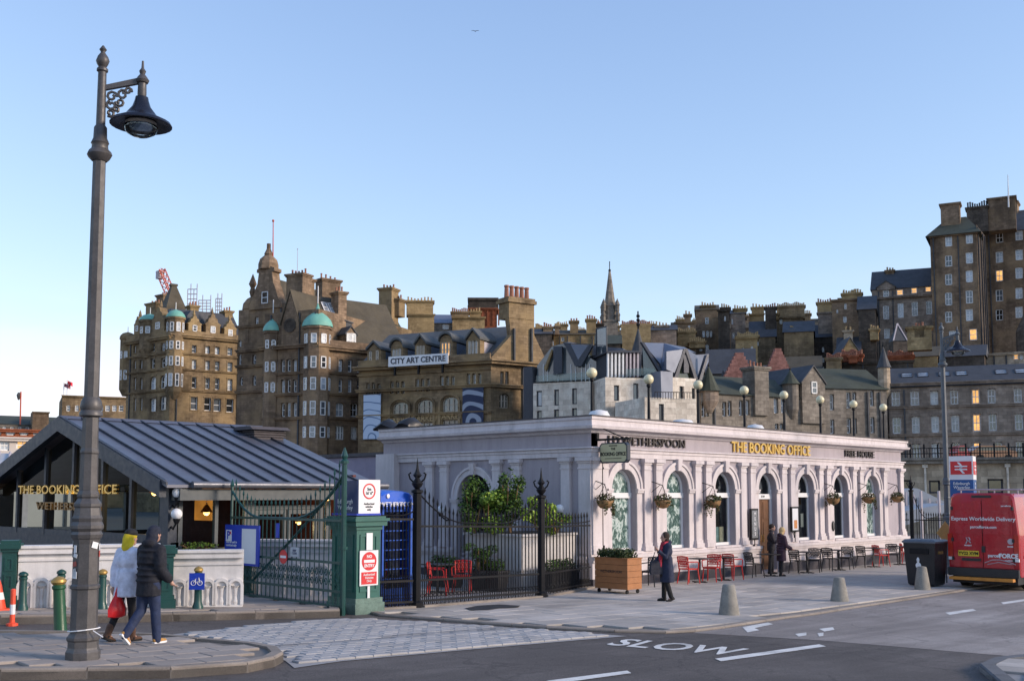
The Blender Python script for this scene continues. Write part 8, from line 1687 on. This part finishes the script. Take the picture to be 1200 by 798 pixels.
# ================================================================ people
SKIN = mat('skin', (.45, .26, .19), .5, var=.06, bmp=0)
def soft(mb, name, m, parent, vox=.014, it=3):
    o = mb.build(name, m, parent); md = o.modifiers.new('r', 'REMESH'); md.mode = 'VOXEL'; md.voxel_size = vox; md.use_smooth_shade = True
    sm = o.modifiers.new('s', 'SMOOTH'); sm.iterations = it; sm.factor = .5; return o
def seg(mb, pts, rs, n=12):
    pts = [Vector(p) for p in pts]
    mb.tube(pts, rs, n)
    for p, r in zip(pts, rs): mb.sphere(p, r * .99, n=n, m=8)
def ell(mb, c, rx, ry, rz): mb.sphere(c, rx, ry, rz, 16, 12)
def person(lab, P, head, H, legs, arms, outfit, bend=0.0, look=0.0):
    """local: +x forward, +y left, z up. legs = [(side, thigh angle, knee bend, foot pitch)], arms = [(side, shoulder fwd, shoulder out, elbow)]; angles in degrees"""
    k = H / 1.72; o = thing('person', lab, 'person', TM(P.x, P.y, P.z, head)); hip = .90 * k; th, sh = .43 * k, .42 * k
    J = {}; low = 9
    for s, a, kn, fp in legs:
        hp = Vector((0, s * .09 * k, 0)); kp = hp + Vector((math.sin(R(a)), 0, -math.cos(R(a)))) * th; ap = kp + Vector((math.sin(R(a - kn)), s * .01, -math.cos(R(a - kn)))) * sh; J[s] = [hp, kp, ap, fp]
        toe = ap + Vector((.14 * math.cos(R(fp)), 0, .14 * math.sin(R(fp)))); low = min(low, ap.z - .075 * k, toe.z - .05 * k)
    hip = -low + .0
    for s in J:
        for i in range(3): J[s][i] = J[s][i] + Vector((0, 0, hip))
    b = R(bend); U = Vector((math.sin(b), 0, math.cos(b))); pel = Vector((0, 0, hip)); che = pel + U * .33 * k; shl = pel + U * .50 * k; nk = pel + U * .58 * k; hd = pel + U * .71 * k + Vector((.03, 0, 0))
    A = {}
    for s, f, ou, el in arms:
        sp = shl + Vector((0, s * .185 * k, -.02)); d1 = Vector((math.sin(R(f)) * math.cos(R(ou)), s * math.sin(R(ou)), -math.cos(R(f)) * math.cos(R(ou)))); ep = sp + d1 * .29 * k; d2 = Vector((math.sin(R(f + el)) * math.cos(R(ou)), s * math.sin(R(ou * .3)), -math.cos(R(f + el)) * math.cos(R(ou)))); A[s] = [sp, ep, ep + d2 * .25 * k, d2]
    B = MB()                                           # continuous body
    seg(B, [pel - U * .02, pel + U * .18 * k, che, shl], [.125 * k, .115 * k, .13 * k, .10 * k]); ell(B, (*(pel - U * .03),), .11 * k, .15 * k, .11 * k); ell(B, (*che,), .11 * k, .16 * k, .14 * k); seg(B, [shl, nk, hd - Vector((.02, 0, .04))], [.075 * k, .055 * k, .055 * k])
    ell(B, (*(hd + Vector((0, 0, .01))),), .098 * k, .077 * k, .118 * k); ell(B, (hd.x + .035, hd.y, hd.z - .06), .055 * k, .05 * k, .055 * k); ell(B, (hd.x + .103 * k, hd.y, hd.z - .01), .022, .014, .024)
    for s in (1, -1): ell(B, (hd.x - .005, hd.y + s * .078 * k, hd.z - .005), .018, .012, .03)
    for s in J: seg(B, J[s][:3], [.082 * k, .056 * k, .042 * k]); fp = R(J[s][3]); a = J[s][2]; seg(B, [a, a + Vector((.1 * math.cos(fp), 0, -.045 + .1 * math.sin(fp)))], [.034, .026])
    for s in A:
        sp, ep, wp, d2 = A[s]; seg(B, [shl + Vector((0, s * .1, 0)), sp, ep, wp], [.06 * k, .052 * k, .04 * k, .028 * k]); side = Vector((0, 0, 1)).cross(d2); side = side.normalized() if side.length > .1 else Vector((0, 1, 0)); pa = wp + d2 * .05; ell(B, (*pa,), .03, .03, .04); ell(B, (*(wp + d2 * .07),), .028, .034, .03)
        for f in range(4): q = wp + d2 * .09 + side * (f - 1.5) * .019; ln = (.05, .062, .066, .05)[f]; cu = d2.cross(side) * .02; seg(B, [q, q + d2 * ln * .55 + cu * .4, q + d2 * ln + cu * 1.6], [.010, .009, .008], 8)
        q = wp + d2 * .045 + side * .03; seg(B, [q, q + side * .025 + d2 * .02, q + side * .03 + d2 * .045], [.011, .010, .008], 8)
    soft(B, 'body', SKIN, o, .011, 2)
    F = MB()
    for s in (1, -1): F.sphere((hd.x + .083 * k, hd.y + s * .032, hd.z + .012), .011, n=8, m=6)
    F.build('eyes', M_black, o); F = MB(); F.tube([(hd.x + .085 * k, hd.y - .024, hd.z - .062), (hd.x + .092 * k, hd.y, hd.z - .064), (hd.x + .085 * k, hd.y + .024, hd.z - .062)], .006, 5); F.build('mouth', mat('lip', (.30, .09, .08), .5), o)
    outfit(o, dict(k=k, J=J, A=A, pel=pel, che=che, shl=shl, nk=nk, hd=hd, U=U)); return o
def trousers(o, S, m, w=1.0, skirt=None):
    k = S['k']; T = MB(); ell(T, (*(S['pel'] - S['U'] * .01),), .125 * k, .165 * k, .13 * k)
    for s in S['J']: h, kn, a, fp = S['J'][s]; seg(T, [h, h.lerp(kn, .5), kn, kn.lerp(a, .5), a - (kn - a).normalized() * .025], [.105 * k * w, .088 * k * w, .07 * k * w, .066 * k * w, .058 * k * w])
    soft(T, 'trousers', m, o, .016, 3)
def shoes(o, S, m, sole=None, boot=False):
    k = S['k']
    for s in S['J']:
        a, fp = S['J'][s][2], R(S['J'][s][3]); M = WM[o.name] @ Matrix.Translation(a) @ Matrix.Rotation(-fp, 4, 'Y'); B = MB(); ell(B, (-.01, 0, -.025), .06, .042, .045); ell(B, (.06, 0, -.04), .075, .044, .035); ell(B, (.12, 0, -.045), .055, .045, .028)
        if boot: seg(B, [(0, 0, .0), (0, 0, .12)], [.05, .055])
        q = B.build('boot' if boot else 'shoe', m, o, M); md = q.modifiers.new('r', 'REMESH'); md.mode = 'VOXEL'; md.voxel_size = .009; md.use_smooth_shade = True
        B = MB(); B.loft([[(x * 1.0 + .05, y, z) for x, y in [(-.115, -.03), (-.115, .03), (-.02, .04), (.08, .05), (.125, .02), (.125, -.02), (.08, -.05), (-.02, -.04)]] for z in (-.078, -.052)]); B.build('sole', sole or M_black, q, M)
def torso_coat(o, S, m, length=.0, flare=1.0, puff=1.0, name='coat', ridges=0, hood=False, collar=True):
    k = S['k']; T = MB(); pel, che, shl, U = S['pel'], S['che'], S['shl'], S['U']
    ell(T, (*(che + U * .02),), .145 * k * puff, .185 * k * puff, .17 * k); ell(T, (*(shl - U * .05),), .115 * k * puff, .19 * k * puff, .10 * k); ell(T, (*(pel + U * .14 * k),), .135 * k * puff, .17 * k * puff, .16 * k)
    n = 18; rings = []
    for t in range(7):
        q = t / 6; z = pel.z + .2 * k - (.2 * k + length) * q; rx, ry = (.135 + .03 * q * flare) * k * puff, (.17 + .03 * q * flare) * k * puff; rings.append([(pel.x + U.x * (.2 * k * (1 - q)) + rx * (1 + .03 * math.sin(j * 2.1 + t)) * math.cos(2 * math.pi * j / n), ry * (1 + .03 * math.sin(j * 1.7)) * math.sin(2 * math.pi * j / n), z) for j in range(n)])
    T.loft(list(reversed(rings)))
    for s in S['A']:
        sp, ep, wp, d2 = S['A'][s]; seg(T, [shl + Vector((0, s * .1, -.01)), sp, ep, wp - d2 * .02], [.085 * k * puff, .08 * k * puff, .064 * k * puff, .05 * k * puff])
        if ridges:
            for t in (.25, .5, .75): q = sp.lerp(ep, t); T.sphere(q, .085 * k * puff, n=10, m=6); q = ep.lerp(wp, t); T.sphere(q, .068 * k * puff, n=10, m=6)
    if ridges:
        for t in range(6): q = pel + U * (.02 + .09 * t) * k; T.sphere(q, .158 * k * puff, .195 * k * puff, .035 * k, 18, 8)
    if collar: seg(T, [shl + U * .03, S['nk'] + U * .01], [.085 * k, .075 * k])
    if hood: ell(T, (S['nk'].x - .07, 0, S['nk'].z + .0), .09 * k, .12 * k, .07 * k)
    return soft(T, name, m, o, .016, 3)
def fab(name, c, **kw): return mat(name, c, .85, var=.3, scale=7, fine=13, bmp=1.0, **kw)
def hatshape(o, S, m, name='hat', low=.0, full=False):
    k = S['k']; hd = S['hd']; T = MB(); ell(T, (hd.x - .012, 0, hd.z + .045), .112 * k, .094 * k, .10 * k)
    if full: ell(T, (hd.x - .045, 0, hd.z - .02), .10 * k, .095 * k, .125 * k); seg(T, [S['nk'] + Vector((-.03, 0, 0)), hd + Vector((-.06, 0, -.05))], [.095 * k, .085 * k])
    return soft(T, name, m, o, .012, 3)
# the couple by the lamp, walking off to the right and away
hdg = math.atan2((RT * .5 + FH * .86).y, (RT * .5 + FH * .86).x)
def man(o, S):
    trousers(o, S, fab('jeans', (.018, .03, .075)), 1.12); torso_coat(o, S, fab('puffer_black', (.010, .011, .018)), .2, .3, 1.15, 'puffer_jacket', ridges=1, hood=True); shoes(o, S, fab('tan_suede', (.42, .22, .06)), M_sw); hatshape(o, S, fab('navy_hood', (.012, .016, .032)), 'hood', full=True)
Pm = gp(172, 754, .13); Pm.z = zg(Pm.x) + .135
person('person in black puffer jacket and jeans walking past the lamp', Pm, hdg, 1.66, [(-1, 9, 4, 2), (1, -6, 34, -50)], [(1, 10, 12, 40), (-1, -8, 14, 50)], man, 5)
def woman1(o, S):
    trousers(o, S, fab('black_leggings', (.010, .010, .013)), .9); torso_coat(o, S, fab('white_coat', (.60, .62, .74)), .20, .9, 1.1, 'coat', hood=False); shoes(o, S, fab('brown_boot', (.10, .05, .03)), boot=True); hatshape(o, S, fab('yellow_hood', (.62, .47, .02)), 'hood', full=True)
    T = MB(); hd = S['hd']; ell(T, (hd.x - .005, 0, hd.z + .075), .105, .092, .075); soft(T, 'bobble_hat', fab('black_wool', (.012, .012, .014)), o, .012)
Pw = gp(146, 751, .13); Pw.z = zg(Pw.x) + .135
pw = person('person in pale coat and yellow hood walking beside the puffer jacket', Pw, hdg, 1.58, [(-1, 7, 5, 2), (1, -9, 18, -22)], [(1, -14, 10, 12), (-1, 10, 8, 30)], woman1, 3)
P = at(137, 712, depth(Pw) - .1); o = thing('carrier_bag', 'bulging red carrier bag held by the person in pale coat', 'bag', TM(P.x, P.y, P.z, hdg)); mb = MB(); mb.loft([[(a * math.cos(2 * math.pi * j / 14) * (1 + .06 * math.sin(j * 3)), b * math.sin(2 * math.pi * j / 14), z) for j in range(14)] for a, b, z in ((.09, .04, -.14), (.15, .07, -.12), (.155, .08, -.02), (.11, .055, .09), (.05, .03, .18), (.02, .02, .24))]); mb.build('bag', mat('bag_red', (.62, .015, .02), .4, var=.2, scale=9), o, smooth=60); mb = MB(); [mb.tube([(s * .04, 0, .2), (0, s * .01, .34), (-s * .02, 0, .2)], .01, 5) for s in (-1, 1)]; mb.build('handle', MATS['bag_red'], o)
# woman crossing the forecourt, facing left, sipping from a cup
hl = math.atan2((-RT * .9 - FH * .25).y, (-RT * .9 - FH * .25).x)
def woman2(o, S):
    trousers(o, S, fab('black_cloth', (.008, .008, .010)), 1.05); torso_coat(o, S, fab('navy_coat', (.016, .022, .05)), .42, 1.2, 1.1, 'coat', hood=True); shoes(o, S, fab('black_boot', (.015, .013, .013)), boot=True)
    T = MB(); hd = S['hd']; ell(T, (hd.x - .03, 0, hd.z + .03), .105, .095, .115); ell(T, (hd.x - .05, 0, hd.z - .06), .075, .09, .09); soft(T, 'hair', fab('dark_hair', (.03, .017, .011)), o, .012)
    T = MB(); nk = S['nk']; seg(T, [nk + Vector((.06, -.07, -.02)), nk + Vector((.10, 0, -.05)), nk + Vector((.06, .07, -.02)), nk + Vector((-.05, .06, 0)), nk + Vector((-.05, -.06, 0)), nk + Vector((.06, -.07, -.02))], [.045] * 6); seg(T, [nk + Vector((.11, .02, -.06)), nk + Vector((.17, .05, -.3)), nk + Vector((.17, .05, -.62))], [.045, .05, .04]); soft(T, 'scarf', mat('tartan_red', (.40, .03, .05), .85, var=.9, scale=22, fine=9), o, .014)
    T = MB(); pel = S['pel']; T.loft([[(.155 + dx, -.08, z), (.165 + dx, .0, z), (.155 + dx, .08, z), (.0, .05, z), (.0, -.05, z)] for dx, z in ((.0, pel.z - .4), (.02, pel.z), (.0, pel.z + .4))]); T.build('dress_front', MATS['black_cloth'], o)
P2 = gp(782, 704.5, .04); P2.z = zg(P2.x) + .045
w2 = person('dark haired person in navy coat and red scarf crossing the forecourt', P2, hl, 1.63, [(-1, 5, 3, 0), (1, 7, 24, -24)], [(1, 24, 8, 105), (-1, 10, 16, 30)], woman2, 2)
P = at(769, 663, depth(P2) - .1); o = thing('shoulder_bag', 'dark shoulder bag hanging beside the navy coat', 'bag', TM(P.x, P.y, P.z, hl)); mb = MB(); mb.loft([[(a * sx, b * sy, z) for sx, sy in ((-1, -1), (1, -1), (1, 1), (-1, 1))] for a, b, z in ((.15, .06, -.2), (.17, .07, -.12), (.15, .06, .08), (.12, .04, .13))]); mb.build('bag', fab('bag_black', (.02, .022, .035)), o); mb = MB(); mb.tube([(.12, 0, .1), (0, 0, .42), (-.12, 0, .1)], .014, 5); mb.build('strap', MATS['bag_black'], o)
# blonde woman by the door and the person half inside
hw3 = math.atan2(-.5, .86)
def woman3(o, S):
    trousers(o, S, MATS['black_leggings'], .95); torso_coat(o, S, fab('plum_coat', (.035, .016, .032)), .34, .4, 1.12, 'padded_coat', ridges=1, hood=True); shoes(o, S, MATS['black_boot'], boot=True); T = MB(); hd = S['hd']; ell(T, (hd.x - .02, 0, hd.z + .03), .11, .098, .115); ell(T, (hd.x - .05, 0, hd.z - .08), .08, .1, .12); soft(T, 'hair', fab('blonde_hair', (.50, .36, .18)), o, .012)
P3 = gp(916, 675, .04); P3.z = zg(P3.x) + .045
person('blonde person in padded plum coat standing by the pub doorway', P3, hw3, 1.57, [(1, 4, 4, 0), (-1, -4, 4, 0)], [(1, 10, 8, 50), (-1, 8, 8, 55)], woman3, 3)
def man4(o, S): trousers(o, S, MATS['black_leggings'], 1.05); torso_coat(o, S, fab('dark_jacket', (.02, .016, .022)), .1, .2, 1.05, 'jacket'); shoes(o, S, MATS['black_boot']); T = MB(); hd = S['hd']; ell(T, (hd.x - .02, 0, hd.z + .035), .105, .09, .105); soft(T, 'hair', MATS['dark_hair'], o, .012)
P4 = Vector((MF @ Vector((dc - .5, -.42, 0)))); P4.z = zg(P4.x) + .045
person('person in dark clothes leaning at the pub doorway beside the menu board', P4, R(-60), 1.66, [(1, 3, 3, 0), (-1, -3, 3, 0)], [(1, 20, 6, 80), (-1, 20, 6, 75)], man4, 2)
